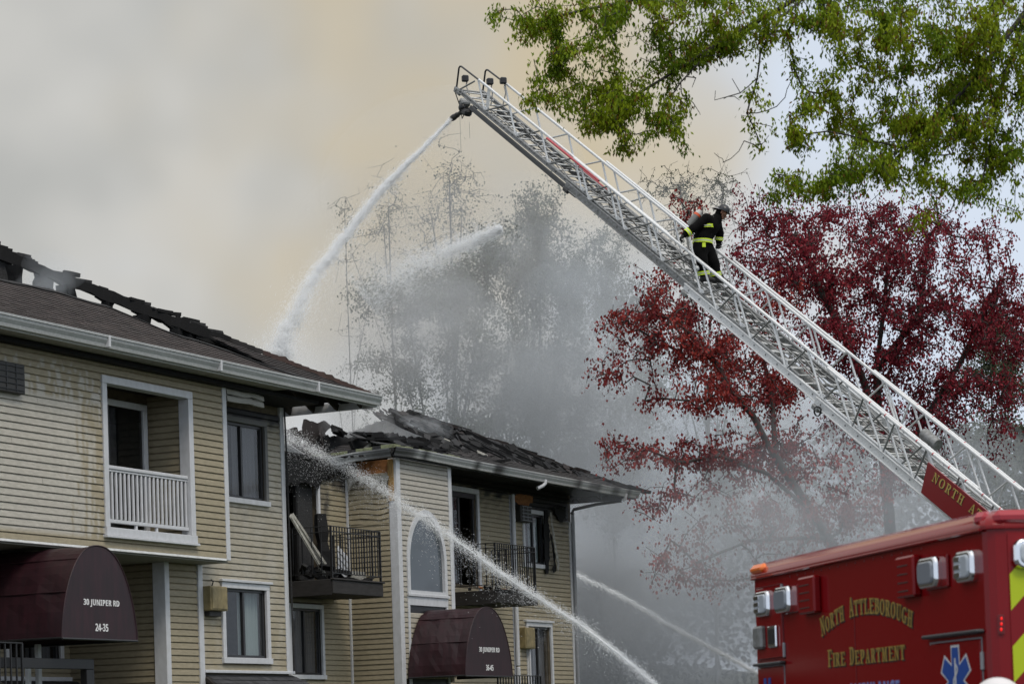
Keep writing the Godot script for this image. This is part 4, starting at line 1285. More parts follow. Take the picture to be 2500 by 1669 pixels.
	part(b, "lifted_roofing", torn([[0.14, 8.65], [0.70, 8.61], [0.97, 8.70], [1.25, 8.59], [0.92, 8.41], [0.94, 8.21], [0.53, 8.09], [0.04, 8.10], [-0.05, 8.27], [0.03, 8.47]], 0.015, 0.04, plane_at(-2.2, -0.12, 0.0, 0.6, 8.4)), M.brown_roofing)
	part(b, "lifted_roofing", torn([[0.30, 8.30], [0.62, 8.52], [0.95, 8.28], [0.85, 7.95], [0.45, 7.95]], 0.015, 0.03, plane_at(-2.05, -0.2, 0.25, 0.6, 8.3)), M.brown_roofing)
	part(b, "lifted_roofing", torn([[-0.60, 8.41], [-0.35, 8.40], [-0.06, 8.45], [0.25, 8.50], [0.25, 8.41], [0.40, 8.46], [0.39, 8.33], [0.22, 8.05], [-0.55, 8.05]], 0.03, 0.04, plane_at(-2.45, -0.2, 0.0, 0, 8.3)), M.brown_roofing)
	part(b, "lifted_roofing", torn([[-2.2, 7.9], [-0.5, 7.9], [-0.2, 8.35], [-0.9, 8.42], [-2.2, 8.5]], 0.05, 0.04, plane_at(-2.5, -0.5, 0.0, -1, 8.2)), M.brown_roofing)
	# eaves
	var dirty := func(p: Vector3) -> Color:
		var s := smoothstep(-0.05, 0.25, noise.get_noise_2d(p.x * 1.1 + 3.0, 2.0) + (0.25 if p.x > 3.2 and p.x < 5.2 else 0.0) - (0.5 if p.x > 5.6 and p.x < 6.8 else 0.0))
		s = maxf(s, smoothstep(0.8, 0.4, absf(p.x + 0.1)))
		return Color(0.46, 0.47, 0.47).lerp(Color(0.03, 0.03, 0.03), s * 0.92)
	gutter_run(b, [Vector3(-0.38, 7.66, 0.12), Vector3(0.4, 7.68, 0.13), Vector3(1.2, 7.68, 0.14), Vector3(2.6, 7.66, 0.16), Vector3(4.5, 7.655, 0.16), Vector3(8.0, 7.655, 0.16), Vector3(9.4, 7.66, 0.16), Vector3(10.3, 7.645, 0.16), Vector3(12.36, 7.66, 0.16)], Vector3(0, 0, 1), dirty)
	gutter_run(b, [Vector3(-0.3, 7.64, 0.12), Vector3(-0.3, 7.61, -0.75), Vector3(-0.3, 7.55, -1.3), Vector3(-0.3, 7.57, -2.02)], Vector3(-1, 0, 0), func(p: Vector3) -> Color: return Color(0.50, 0.51, 0.51).lerp(Color(0.05, 0.05, 0.05), smoothstep(-0.9, -0.2, p.z) * 0.8))
	gutter_run(b, [Vector3(-0.30, 7.60, -2.0), Vector3(-1.3, 7.86, -2.0), Vector3(-2.6, 8.15, -2.0)], Vector3(0, 0, 1), func(_p: Vector3) -> Color: return Color(0.5, 0.51, 0.52))
	rail_board(b, "fascia", face(0.16), -0.35, 12.36, 7.60, 7.80, -0.03, -0.002, M.char_grey)
	rail_board(b, "fascia", end_face(-0.28), -2.0, 0.1, 7.66, 7.80, -0.03, 0.0, M.insulation)
	for i in 11:
		var x := -0.32 + i * 0.27
		rail_board(b, "sheathing_edge", face(0.16), x, x + 0.262, 7.80, 7.875 - 0.02 * absf(sin(i * 1.7)), -0.12, 0.03, M.insulation if i % 4 != 3 else M.char_grey)
	for i in 8:
		rail_board(b, "sheathing_edge", end_face(-0.3), -1.55 + i * 0.2, -1.36 + i * 0.2, 7.71 + i * 0.012, 7.79 + i * 0.012, -0.05, 0.02, M.insulation if i % 3 else M.char_grey)
	rail_board(b, "end_fascia", end_face(12.36), -8.0, 0.16, 7.62, 7.79, -0.03, 0.0, M.char_grey)
	for i in 12:
		var x := 3.0 + i * 0.8
		var r := Shape.new()
		var zi := maxf(-1.15, x - 12.2)
		r.bar(Vector3(x, 7.7, 0.14), Vector3(x, 7.7 + (0.14 - zi) * 0.4, zi), 0.04, 0.12)
		part(b, "rafter_tail", r, M.char)
	for i in 8:
		var z := -0.2 - i * 0.6
		var r := Shape.new()
		var xi := maxf(11.2, 12.2 + z)
		r.bar(Vector3(12.33, 7.7, z), Vector3(xi, 7.7 + (12.33 - xi) * 0.4, z), 0.04, 0.12)
		part(b, "rafter_tail", r, M.char)
	var sof := Shape.new()
	sof.box(Vector3(7.2, 7.74, -0.52), Vector3(9.4, 0.02, 1.3))
	part(b, "eave_soffit", sof, M.char)
	# gutter outlets and the leader to the corner
	var el := Shape.new()
	el.tube([Vector3(6.85, 7.68, 0.24), Vector3(6.85, 7.60, 0.24), Vector3(6.80, 7.54, 0.2), Vector3(6.66, 7.47, 0.12)], [0.045], 10)
	part(b, "gutter_outlet", el, M.white_trim)
	var el2 := Shape.new()
	el2.tube([Vector3(11.55, 7.7, 0.24), Vector3(11.55, 7.57, 0.22), Vector3(11.53, 7.53, 0.15)], [0.045], 10)
	part(b, "gutter_outlet", el2, M.white_trim)
	var lead := Shape.new()
	lead.tube([Vector3(11.53, 7.52, 0.12), Vector3(11.34, 7.46, -0.5), Vector3(11.2, 7.36, -1.05), Vector3(11.22, 7.25, -1.12)], [0.04], 8)
	part(b, "leader_pipe", lead, M.char_grey)
	rail_board(b, "corner_downspout", W_far(), 11.22, 11.32, 1.6, 7.3, 0.05, 0.12, M.pipe_grey, 0.02)


func W_far() -> Transform3D:
	return face(-1.2)


# ---------------------------------------------------------------- aerial ladder
# Local axes: x from the tip down to the truck, y out of the climbing side, z towards the viewer's side. z = 0 is the near truss of the tip section.
func ladder_frame() -> Transform3D:
	var tip := Vector3(-0.461, 16.226, -58.0)
	var foot := Vector3(7.722, 5.686, -45.0)
	var x := (foot - tip).normalized()
	var w := Vector3.UP.cross(x).normalized()
	if w.x < 0: w = -w
	var y := x.cross(w)
	if y.y < 0: y = -y
	return Transform3D(Basis(x, y, x.cross(y)), tip)


func ladder() -> void:
	textured(mat("aluminium", Color(0.80, 0.81, 0.82), 0.42, {"metallic": 0.15}), grain, Vector3(2, 2, 2))
	textured(mat("aluminium_worn", Color(0.36, 0.37, 0.38), 0.5, {"metallic": 0.4}), streaks, Vector3(2, 2, 2))
	mat("dark_metal", Color(0.05, 0.052, 0.055), 0.45, {"metallic": 0.3})
	mat("black_paint", Color(0.012, 0.012, 0.013), 0.4)
	mat("red_paint", Color(0.20, 0.008, 0.010), 0.3)
	mat("rubber", Color(0.02, 0.02, 0.02), 0.8)
	mat("rail_red", Color(0.42, 0.05, 0.06), 0.5)
	mat("gold", Color(0.42, 0.30, 0.075), 0.4)
	mat("lens", Color(0.55, 0.58, 0.6), 0.12)
	var t := thing("aerial_ladder", "silver fire truck aerial ladder reaching up over the burning building", "ladder")
	t.transform = ladder_frame()
	# x0, x1, near z, far z, foot of the chord, head of the rail, first upper node, first lower node, spacing, chord height
	var sections := [
		[-0.85, 8.6, 0.0, -0.72, 0.045, 0.62, -0.16, 0.45, 1.56, 0.085],
		[4.55, 14.0, 0.055, -0.80, -0.05, 0.63, 4.88, 5.56, 1.57, 0.15],
		[9.75, 19.5, 0.11, -0.88, -0.09, 0.65, 10.14, 10.98, 1.29, 0.16],
		[14.75, 27.0, 0.165, -0.97, -0.13, 0.64, 15.02, 15.92, 1.01, 0.17]]
	for i in 4: section(t, i, sections[i])
	# red hand rails of the second section
	for q in [[3.35, 5.75, 0.075, 0.60], [3.5, 4.9, -0.78, 0.12]]:
		var sh := Shape.new()
		sh.bar(Vector3(q[0], q[3], q[2]), Vector3(q[1], q[3], q[2]), 0.05, 0.045, Vector3.UP, 0.012)
		part(t, "red_rail", sh, M.rail_red)
	# waterway pipe and hoses along the rungs
	for q in [[-0.5, 6.5, 0.045], [5.2, 14.0, 0.06], [12.0, 26.0, 0.075]]:
		var sh := Shape.new()
		sh.tube([Vector3(q[0], -0.10, -0.42), Vector3(q[1], -0.10, -0.42)], [q[2]], 10)
		part(t, "waterway_pipe", sh, M.aluminium_worn)
	for j in 5:
		var pts := []
		var z := -0.14 - 0.12 * j
		for i in 60:
			var x := 0.4 + i * 0.43
			pts.append(Vector3(x, 0.11 + 0.05 * sin(x * (2.0 + 0.4 * j) + j) + 0.03 * sin(x * 5.3 + j * 2.0), z + 0.06 * sin(x * 1.7 + j * 1.3)))
		var sh := Shape.new()
		sh.tube(pts, [0.012 + 0.004 * (j % 2)], 6)
		part(t, "hose" if j % 2 else "cable", sh, M.rubber if j == 2 else M.aluminium_worn)
	for z in [0.01, -0.73]:   # dark slide beams slung below the tip section
		var sh := Shape.new()
		sh.bar(Vector3(-0.15, -0.055, z), Vector3(5.0, -0.055, z), 0.06, 0.10, Vector3.UP, 0.01)
		part(t, "slide_beam", sh, M.dark_metal)
	tip_gear(t)
	# name board on the base section
	var board := thing("name_board", "red board with gold lettering fixed to the foot of the aerial ladder", "sign")
	board.transform = ladder_frame()
	var plate := Shape.new()
	plate.prism(PackedVector2Array([Vector2(18.36, -0.05), Vector2(23.2, -0.05), Vector2(23.2, 0.50), Vector2(18.24, 0.50)]), 0.03, Transform3D(Basis.IDENTITY, Vector3(0, 0, 0.26)))
	part(board, "plate", plate, M.red_paint)
	var serif := font("Droid Serif", 700)
	var caps := Shape.new()
	var shade := Shape.new()
	var x := 18.50
	var adv := [0.2, 0.2, 0.19, 0.19, 0.2, 0.16, 0.2, 0.17, 0.17, 0.17, 0.18, 0.18, 0.2, 0.19, 0.2, 0.2, 0.2, 0.2]
	var s := "NORTH ATTLEBOROUGH"
	for i in s.length():
		if s[i] != " ":
			caps.add(word(s[i], serif, adv[i] * 0.76, 0.17, Transform3D(Basis.IDENTITY, Vector3(x, 0.27, 0.264))).mesh(), Transform3D.IDENTITY)
			shade.add(word(s[i], serif, adv[i] * 0.76, 0.17, Transform3D(Basis.IDENTITY, Vector3(x + 0.012, 0.258, 0.2615))).mesh(), Transform3D.IDENTITY)
		x += adv[i] * 0.97
	part(board, "lettering", caps, M.gold)
	part(board, "lettering_outline", shade, M.black_paint)


func section(t: Node3D, index: int, q: Array) -> void:
	var s := sub(t, "ladder_section")
	var x0: float = q[0]
	var x1: float = q[1]
	var y0: float = q[4]
	var y1: float = q[5]
	var ch: float = q[9]
	var silver: Material = M.aluminium
	for side in 2:
		var z: float = q[2] if side == 0 else q[3]
		var out := 1.0 if side == 0 else -1.0
		# lower chord: a channel with two lips
		var c := Shape.new()
		c.box(Vector3((x0 + x1) / 2, y0 + ch / 2, z), Vector3(x1 - x0, ch, 0.022), Basis.IDENTITY, 0.003)
		c.box(Vector3((x0 + x1) / 2, y0 + 0.011, z + 0.01 * out), Vector3(x1 - x0, 0.022, 0.075), Basis.IDENTITY, 0.004)
		c.box(Vector3((x0 + x1) / 2, y0 + ch - 0.01, z), Vector3(x1 - x0, 0.02, 0.06), Basis.IDENTITY, 0.004)
		part(s, "lower_chord", c, M.aluminium_worn if index < 2 else silver)
		var r := Shape.new()
		var rail0 := x0 if index else x0 + 0.7
		r.bar(Vector3(rail0, y1, z), Vector3(x1, y1, z), 0.05, 0.055, Vector3.UP, 0.014)
		part(s, "top_rail", r, silver)
		var n := 0
		var top: float = q[6]
		var low: float = q[7]
		while top < x1:
			var a := Vector3(top, y1 - 0.02, z)
			var b := Vector3(low, y0 + ch - 0.01, z)
			if low < x1:
				var d := Shape.new()
				d.tube([a, b], [0.021], 8)
				part(s, "brace", d, silver)
				if top + q[8] < x1:
					var e := Shape.new()
					e.tube([b + Vector3(0.05, 0, 0), Vector3(top + q[8] - 0.05, y1 - 0.02, z)], [0.019], 8)
					part(s, "brace", e, M.aluminium_worn if side == 0 else silver)
				if side == 0:
					var g := Shape.new()
					g.prism(PackedVector2Array([Vector2(low - 0.12, y0 + ch - 0.02), Vector2(low + 0.14, y0 + ch - 0.02), Vector2(low + 0.07, y0 + ch + 0.07), Vector2(low - 0.04, y0 + ch + 0.07)]), 0.012, Transform3D(Basis.IDENTITY, Vector3(0, 0, z + 0.006)))
					part(s, "gusset", g, silver)
			top += q[8]
			low += q[8]
			n += 1
		for k in int((x1 - x0) / 0.42):
			var bolt := Shape.new()
			var px := x0 + 0.2 + k * 0.42
			bolt.box(Vector3(px, y0 + ch * 0.55, z + 0.018 * out), Vector3(0.03, 0.03, 0.02), Basis.IDENTITY, 0.006)
			if side == 0: part(s, "bolt", bolt, M.aluminium_worn)
	var step := 0.355
	var m := int((x1 - x0) / step)
	for k in m:
		var px := x0 + 0.12 + k * step
		var r := Shape.new()
		r.tube([Vector3(px, y0 + ch * 0.62, q[2]), Vector3(px, y0 + ch * 0.62, q[3])], [0.018], 8)
		part(s, "rung", r, silver)
		if k + 1 < m:   # lacing between the chords, one way then the other
			var za: float = q[2] - 0.02 if k % 2 else q[3] + 0.02
			var zb: float = q[3] + 0.02 if k % 2 else q[2] - 0.02
			var l := Shape.new()
			l.tube([Vector3(px, y0 + ch * 0.2, za), Vector3(px + step, y0 + ch * 0.2, zb)], [0.014], 6)
			part(s, "lacing", l, M.aluminium_worn)
	# roller boxes where a section slides in the next
	for z in [q[2] + 0.03, q[3] - 0.03]:
		var g := Shape.new()
		g.box(Vector3(x0 + 0.12, y0 - 0.02, z), Vector3(0.22, 0.10, 0.07), Basis.IDENTITY, 0.02)
		if index: part(s, "roller_box", g, M.black_paint if index == 1 else M.aluminium_worn)


func tip_gear(t: Node3D) -> void:
	for z in [0.0, -0.72]:
		var h := Shape.new()
		h.tube([Vector3(-0.98, 0.07, z), Vector3(-1.12, 0.53, z), Vector3(-1.09, 0.58, z), Vector3(-1.02, 0.60, z), Vector3(-0.16, 0.615, z)], [0.022], 8)
		part(t, "hand_rail", h, M.black_paint)
		var n := Shape.new()
		n.box(Vector3(-0.9, 0.05, z), Vector3(0.3, 0.14, 0.07), Basis.IDENTITY, 0.02)
		part(t, "chord_shoe", n, M.aluminium_worn)
	var arm := Shape.new()
	arm.tube([Vector3(-0.85, 0.10, 0.0), Vector3(-0.30, 0.52, 0.0)], [0.02], 8)
	part(t, "brace", arm, M.aluminium_worn)
	var bar := Shape.new()
	bar.tube([Vector3(-0.95, 0.06, 0.05), Vector3(-0.95, 0.06, -0.77)], [0.03], 8)
	part(t, "tip_bar", bar, M.aluminium_worn)
	for q in [[-0.86, 0.38, -0.08], [-0.23, 0.58, -0.36], [-0.07, 0.69, -0.6]]:
		var lamp := sub(t, "flood_light")
		var p := Vector3(q[0], q[1], q[2])
		var turned := ladder_frame().basis.inverse() * Basis(Vector3.UP, 0.35)
		var c := Shape.new()
		c.box(p, Vector3(0.15, 0.15, 0.12), turned, 0.02)
		part(lamp, "housing", c, M.black_paint)
		var y := Shape.new()
		y.tube([p + Vector3(0.12, -0.10, 0), p + turned * Vector3(0.06, -0.03, 0)], [0.014], 6)
		part(lamp, "yoke", y, M.black_paint)
		var st := Shape.new()
		st.tube([p + Vector3(0.12, -0.10, 0), p + Vector3(0.25, -0.2, 0), Vector3(q[0] + 0.35, 0.12, q[2] * 0.9 - 0.02)], [0.016], 6)
		part(lamp, "stalk", st, M.aluminium_worn)
	var mast := Shape.new()
	mast.box(Vector3(0.32, 0.34, -0.1), Vector3(0.09, 0.55, 0.05), Basis(Vector3.BACK, 0.35), 0.01)
	part(t, "stanchion", mast, M.aluminium)
	# water cannon slung under the tip
	var mon := sub(t, "water_cannon")
	var f := ladder_frame()
	var aim := Vector3(-0.75, -0.66, 0.0).normalized()
	var at := Vector3(-1.13, -0.55, -0.36)
	var b := Shape.new()
	b.tube([at - aim * 0.05, at + aim * 0.10, at + aim * 0.11, at + aim * 0.24, at + aim * 0.25, at + aim * 0.36], [0.05, 0.05, 0.065, 0.062, 0.075, 0.07], 14)
	part(mon, "nozzle", b, M.black_paint)
	var el := Shape.new()
	el.tube([at - aim * 0.03, at - aim * 0.16, at - aim * 0.24 + Vector3(0.06, 0.02, 0), at - aim * 0.2 + Vector3(0.2, 0.06, 0), Vector3(-0.5, -0.1, -0.42)], [0.055, 0.075, 0.08, 0.07, 0.06], 12)
	part(mon, "elbow", el, M.black_paint)
	var gear := Shape.new()
	gear.ball(at - aim * 0.22 + Vector3(0.02, 0.06, 0.1), Vector3(0.10, 0.10, 0.08))
	part(mon, "gear_case", gear, M.black_paint)
	var gear2 := Shape.new()
	gear2.box(at - aim * 0.22 + Vector3(0.22, 0.02, 0.06), Vector3(0.26, 0.16, 0.2), Basis(Vector3.BACK, 0.2), 0.05)
	part(mon, "motor", gear2, M.black_paint)
	var gear3 := Shape.new()
	gear3.box(at - aim * 0.22 + Vector3(-0.05, 0.16, 0.02), Vector3(0.2, 0.14, 0.24), Basis(Vector3.BACK, -0.3), 0.03)
	part(mon, "bracket", gear3, M.aluminium_worn)
	var cable := Shape.new()
	var down := f.basis.inverse() * Vector3.DOWN
	cable.tube([Vector3(-0.97, 0.0, 0.02), at - aim * 0.2 - Vector3(0.18, 0, 0) + down * 0.02, at - aim * 0.1 + down * 0.16, at - aim * 0.16 + Vector3(0.1, 0, 0)], [0.012], 6)
	part(mon, "cable", cable, M.black_paint)
	for o in [0.0, 0.5]:
		var line := Shape.new()
		line.tube([at + Vector3(o, 0, 0) + down * 0.02, at + Vector3(o, 0, 0) + down * (0.9 - o)], [0.004], 4)
		part(mon, "drip_line", line, M.aluminium_worn)
	var drum := Shape.new()
	drum.tube([Vector3(16.8, 0.36, -0.80), Vector3(17.25, 0.36, -0.80)], [0.11], 16)
	part(t, "cylinder", drum, M.aluminium_worn)
	var coil := Shape.new()
	var pts := []
	for i in 40: pts.append(Vector3(14.98 + 0.10 * cos(i * 0.5), -0.16 + 0.09 * sin(i * 0.5), 0.2 + i * 0.001))
	coil.tube(pts, [0.008], 5)
	part(t, "cable_coil", coil, M.rubber)
	var lampb := Shape.new()
	lampb.ball(Vector3(9.75, 0.40, -0.05), Vector3(0.06, 0.06, 0.06))
	part(t, "round_lamp", lampb, M.lens)
	for i in 9:   # red and white marks on the rails of the base
		for z in [0.168, -0.972]:
			var mk := Shape.new()
			mk.box(Vector3(16.2 + i * 0.5, 0.64, z), Vector3(0.05, 0.058, 0.054), Basis.IDENTITY, 0.015)
			part(t, "red_band", mk, M.rail_red)


# ---------------------------------------------------------------- firefighter
# Joins tapered capsules with a smooth minimum and meshes the field as surface nets.
func body(bones: Array, cell: float, blend: float, turn := Transform3D.IDENTITY) -> Shape:
	var lo := Vector3(1e9, 1e9, 1e9)
	var hi := -lo
	for b in bones:
		for p in [[b[0], b[2]], [b[1], b[3]]]:
			lo = lo.min(p[0] - Vector3.ONE * (p[1] + cell * 3))
			hi = hi.max(p[0] + Vector3.ONE * (p[1] + cell * 3))
	var nx := int((hi.x - lo.x) / cell) + 1
	var ny := int((hi.y - lo.y) / cell) + 1
	var nz := int((hi.z - lo.z) / cell) + 1
	var d := PackedFloat32Array()
	d.resize(nx * ny * nz)
	d.fill(1e3)
	for b in bones:
		var a: Vector3 = b[0]
		var e: Vector3 = b[1] - a
		var r0: float = b[2]
		var r1: float = b[3]
		var reach := maxf(r0, r1) + blend + cell * 3
		var l2 := maxf(e.length_squared(), 1e-9)
		var blo := ((a.min(b[1]) - Vector3.ONE * reach - lo) / cell).floor()
		var bhi := ((a.max(b[1]) + Vector3.ONE * reach - lo) / cell).ceil()
		for z in range(maxi(0, int(blo.z)), mini(nz, int(bhi.z) + 1)):
			for y in range(maxi(0, int(blo.y)), mini(ny, int(bhi.y) + 1)):
				for x in range(maxi(0, int(blo.x)), mini(nx, int(bhi.x) + 1)):
					var p := lo + Vector3(x, y, z) * cell - a
					var t := clampf(p.dot(e) / l2, 0, 1)
					var v := (p - e * t).length() - lerpf(r0, r1, t)
					var i := (z * ny + y) * nx + x
					var w := d[i]
					var h := maxf(blend - absf(v - w), 0.0) / blend
					d[i] = minf(v, w) - h * h * blend * 0.25
	var at := {}
	var pos := []
	var sh := Shape.new()
	for z in nz - 1:
		for y in ny - 1:
			for x in nx - 1:
				var i := (z * ny + y) * nx + x
				var first := d[i] < 0
				var mixed := false
				for k in 8:
					if (d[i + (k & 1) + ((k >> 1) & 1) * nx + (k >> 2) * nx * ny] < 0) != first:
						mixed = true
						break
				if not mixed: continue
				var sum := Vector3.ZERO
				var n := 0
				for q in [[0, 1], [2, 3], [4, 5], [6, 7], [0, 2], [1, 3], [4, 6], [5, 7], [0, 4], [1, 5], [2, 6], [3, 7]]:
					var ka: int = q[0]
					var kb: int = q[1]
					var va := d[i + (ka & 1) + ((ka >> 1) & 1) * nx + (ka >> 2) * nx * ny]
					var vb := d[i + (kb & 1) + ((kb >> 1) & 1) * nx + (kb >> 2) * nx * ny]
					if (va < 0) != (vb < 0):
						var pa := Vector3(ka & 1, (ka >> 1) & 1, ka >> 2)
						var pb := Vector3(kb & 1, (kb >> 1) & 1, kb >> 2)
						sum += pa.lerp(pb, va / (va - vb))
						n += 1
				at[i] = pos.size()
				pos.append(lo + (Vector3(x, y, z) + sum / n) * cell)
	var faces := []
	for i in at:
		var x: int = i % nx
		var y: int = (i / nx) % ny
		var z: int = i / (nx * ny)
		if x == 0 or y == 0 or z == 0: continue
		for ax in 3:
			var o: int = [1, nx, nx * ny][ax]
			if (d[i] < 0) == (d[i + o] < 0): continue
			var u: int = [nx, nx * ny, 1][ax]
			var v: int = [nx * ny, 1, nx][ax]
			if not (at.has(i - u) and at.has(i - v) and at.has(i - u - v)): continue
			var q := [at[i - u - v], at[i - v], at[i], at[i - u]]
			if d[i] >= 0: q.reverse()
			faces.append(q)
	var norm := []
	norm.resize(pos.size())
	norm.fill(Vector3.ZERO)
	for q in faces:
		var m: Vector3 = (pos[q[2]] - pos[q[0]]).cross(pos[q[3]] - pos[q[1]])
		for k in q: norm[k] += m
	for q in faces:
		var p := []
		var m := []
		for k in q:
			p.append(turn * pos[k])
			m.append((turn.basis * norm[k]).normalized())
		sh.smooth([p[0], p[1], p[2]], [m[0], m[1], m[2]])
		sh.smooth([p[0], p[2], p[3]], [m[0], m[2], m[3]])
	return sh


func firefighter() -> void:
	textured(mat("turnout", Color(0.0075, 0.0075, 0.008), 0.9, {"metallic_specular": 0.2}), streaks, Vector3(6, 6, 6))
	mat("hi_vis", Color(0.55, 0.72, 0.03), 0.6)
	mat("silver_tape", Color(0.42, 0.44, 0.40), 0.4)
	mat("skin", Color(0.36, 0.17, 0.11), 0.55, {"subsurf_scatter_enabled": true, "subsurf_scatter_strength": 0.15})
	mat("helmet", Color(0.016, 0.018, 0.021), 0.28)
	mat("helmet_shield", Color(0.55, 0.53, 0.5), 0.5)
	mat("orange_mark", Color(0.62, 0.10, 0.03), 0.5)
	mat("tank_grey", Color(0.13, 0.135, 0.13), 0.4)
	mat("glove", Color(0.013, 0.012, 0.012), 0.8)
	mat("visor", Color(0.1, 0.1, 0.1, 0.3), 0.1, {"transparency": BaseMaterial3D.TRANSPARENCY_ALPHA})
	var t := thing("person", "firefighter in black turnout coat, helmet and air tank climbing down the ladder", "person", Vector3(4.2, 10.8, -51.3))
	# joints measured from the feet; x right, y up, z towards the viewer
	var j := {"hip": Vector3(-0.08, 0.74, 0.10), "waist": Vector3(-0.07, 0.88, 0.10), "chest": Vector3(0.10, 1.14, 0.10), "neck": Vector3(0.255, 1.315, 0.09), "head": Vector3(0.36, 1.39, 0.09),
		"rs": Vector3(0.02, 1.235, 0.29), "re": Vector3(-0.27, 1.03, 0.38), "rw": Vector3(-0.44, 0.905, 0.42), "ls": Vector3(0.24, 1.24, -0.08), "le": Vector3(0.31, 1.03, -0.14), "lw": Vector3(0.285, 0.85, -0.16),
		"rh": Vector3(-0.12, 0.70, 0.20), "rk": Vector3(-0.10, 0.40, 0.24), "ra": Vector3(-0.07, 0.10, 0.20), "lh": Vector3(0.03, 0.70, 0.0), "lk": Vector3(0.14, 0.42, 0.02), "la": Vector3(0.19, 0.11, -0.02)}
	var coat := [
		[j.hip + Vector3(-0.01, -0.06, 0.07), j.waist + Vector3(0, 0, 0.07), 0.17, 0.165], [j.hip + Vector3(0.03, -0.06, -0.07), j.waist + Vector3(0.02, 0, -0.07), 0.17, 0.165],
		[j.waist + Vector3(0, 0, 0.05), j.chest + Vector3(-0.03, 0, 0.06), 0.17, 0.18], [j.waist + Vector3(0.02, 0, -0.05), j.chest + Vector3(0.03, 0, -0.06), 0.17, 0.18],
		[j.chest, j.neck + Vector3(-0.02, -0.06, 0), 0.17, 0.115], [j.chest + Vector3(-0.02, 0.05, 0.05), j.rs, 0.13, 0.105], [j.chest + Vector3(0.05, 0.05, -0.05), j.ls, 0.13, 0.105],
		[j.neck + Vector3(-0.03, -0.05, 0), j.neck + Vector3(0.02, 0.02, 0), 0.09, 0.078],
		[j.rs, j.re, 0.105, 0.078], [j.re, j.rw, 0.078, 0.062], [j.ls, j.le, 0.105, 0.078], [j.le, j.lw, 0.078, 0.062],
		[j.rh, j.rk, 0.145, 0.112], [j.rk, j.ra + Vector3(0, 0.05, 0), 0.112, 0.1], [j.lh, j.lk, 0.145, 0.112], [j.lk, j.la + Vector3(0, 0.05, 0), 0.112, 0.1]]
	for b in coat.duplicate():   # folds of heavy cloth
		var a: Vector3 = b[0].lerp(b[1], rng.randf_range(0.25, 0.45))
		var o: Vector3 = Vector3(rng.randf_range(-1, 1), rng.randf_range(-0.5, 0.5), rng.randf_range(-1, 1)).normalized() * b[2] * 0.28
		coat.append([a + o, a + o * 1.1 + (b[1] - b[0]) * 0.3, b[2] * 0.78, b[3] * 0.76])
	part(t, "body", body(coat, 0.021, 0.05), M.turnout)
	# head: skull, jaw, nose, ears, brow; looks down to the right
	var look := Transform3D(Basis(Vector3.UP, PI / 2 - 0.15) * Basis(Vector3.RIGHT, 0.6), j.head)   # +z of the head is where it looks
	var bones := [[Vector3(0, 0.03, -0.02), Vector3(0, 0.02, 0.015), 0.088, 0.08], [Vector3(0, -0.03, 0.03), Vector3(0, -0.085, 0.055), 0.062, 0.038], [Vector3(0, -0.005, 0.09), Vector3(0, -0.035, 0.108), 0.010, 0.015],
		[Vector3(-0.045, 0.012, 0.074), Vector3(0.045, 0.012, 0.074), 0.016, 0.016], [Vector3(-0.02, -0.058, 0.088), Vector3(0.02, -0.058, 0.088), 0.010, 0.010], [Vector3(-0.02, -0.072, 0.085), Vector3(0.02, -0.072, 0.085), 0.010, 0.010],
		[Vector3(0.084, 0.01, -0.01), Vector3(0.086, -0.03, -0.005), 0.014, 0.010], [Vector3(-0.084, 0.01, -0.01), Vector3(-0.086, -0.03, -0.005), 0.014, 0.010], [Vector3(0, -0.06, -0.02), Vector3(0, -0.15, -0.045), 0.06, 0.062]]
	part(t, "head", body(bones, 0.0075, 0.018, look), M.skin)
	for s in [-1, 1]:
		var eye := Shape.new()
		eye.ball(look * Vector3(0.03 * s, -0.004, 0.082), Vector3(0.012, 0.007, 0.008), look.basis, 6, 8)
		part(t, "eye", eye, M.helmet_shield)
	var hair := Shape.new()
	hair.ball(look * Vector3(0, 0.01, -0.035), Vector3(0.092, 0.09, 0.085), look.basis)
	part(t, "hair", hair, M.turnout)
	# helmet: dome with ridges, wide brim longer at the back, shield badge, chin strap, flap over the nape
	var hel := sub(t, "helmet")
	var hb := look * Transform3D(Basis(Vector3.RIGHT, -0.12), Vector3(0, 0.055, -0.005))
	var dome := Shape.new()
	dome.ball(hb.origin, Vector3(0.108, 0.118, 0.128), hb.basis, 8, 20, 0, 90)
	part(hel, "dome", dome, M.helmet)
	for k in 4:
		var ridge := Shape.new()
		var pts := []
		var side := Basis(Vector3.UP, PI * k / 4.0)
		for i in 13:
			var a := PI * i / 12.0
			pts.append(hb * (side * Vector3(0.110 * cos(a), 0.122 * sin(a), 0) * Vector3(1, 1, 1.15)))
		ridge.tube(pts, [0.006], 5)
		part(hel, "ridge", ridge, M.helmet)
	var brim := Shape.new()
	for i in 28:
		var ring := []
		for q in [i, i + 1]:
			var a: float = TAU * q / 28.0
			var back := maxf(0.0, -cos(a))
			var inner := Vector3(0.105 * sin(a), 0.004, 0.125 * cos(a))
			var outer := Vector3((0.148) * sin(a), -0.012 - 0.03 * back, (0.178 + 0.055 * back) * cos(a))
			ring.append([hb * inner, hb * outer])
		brim.quad(ring[0][0], ring[0][1], ring[1][1], ring[1][0])
		brim.quad(ring[0][0] - hb.basis.y * 0.006, ring[1][0] - hb.basis.y * 0.006, ring[1][1] - hb.basis.y * 0.006, ring[0][1] - hb.basis.y * 0.006)
		brim.quad(ring[0][1] - hb.basis.y * 0.006, ring[1][1] - hb.basis.y * 0.006, ring[1][1], ring[0][1])
	part(hel, "brim", brim, M.helmet)
	var badge := Shape.new()
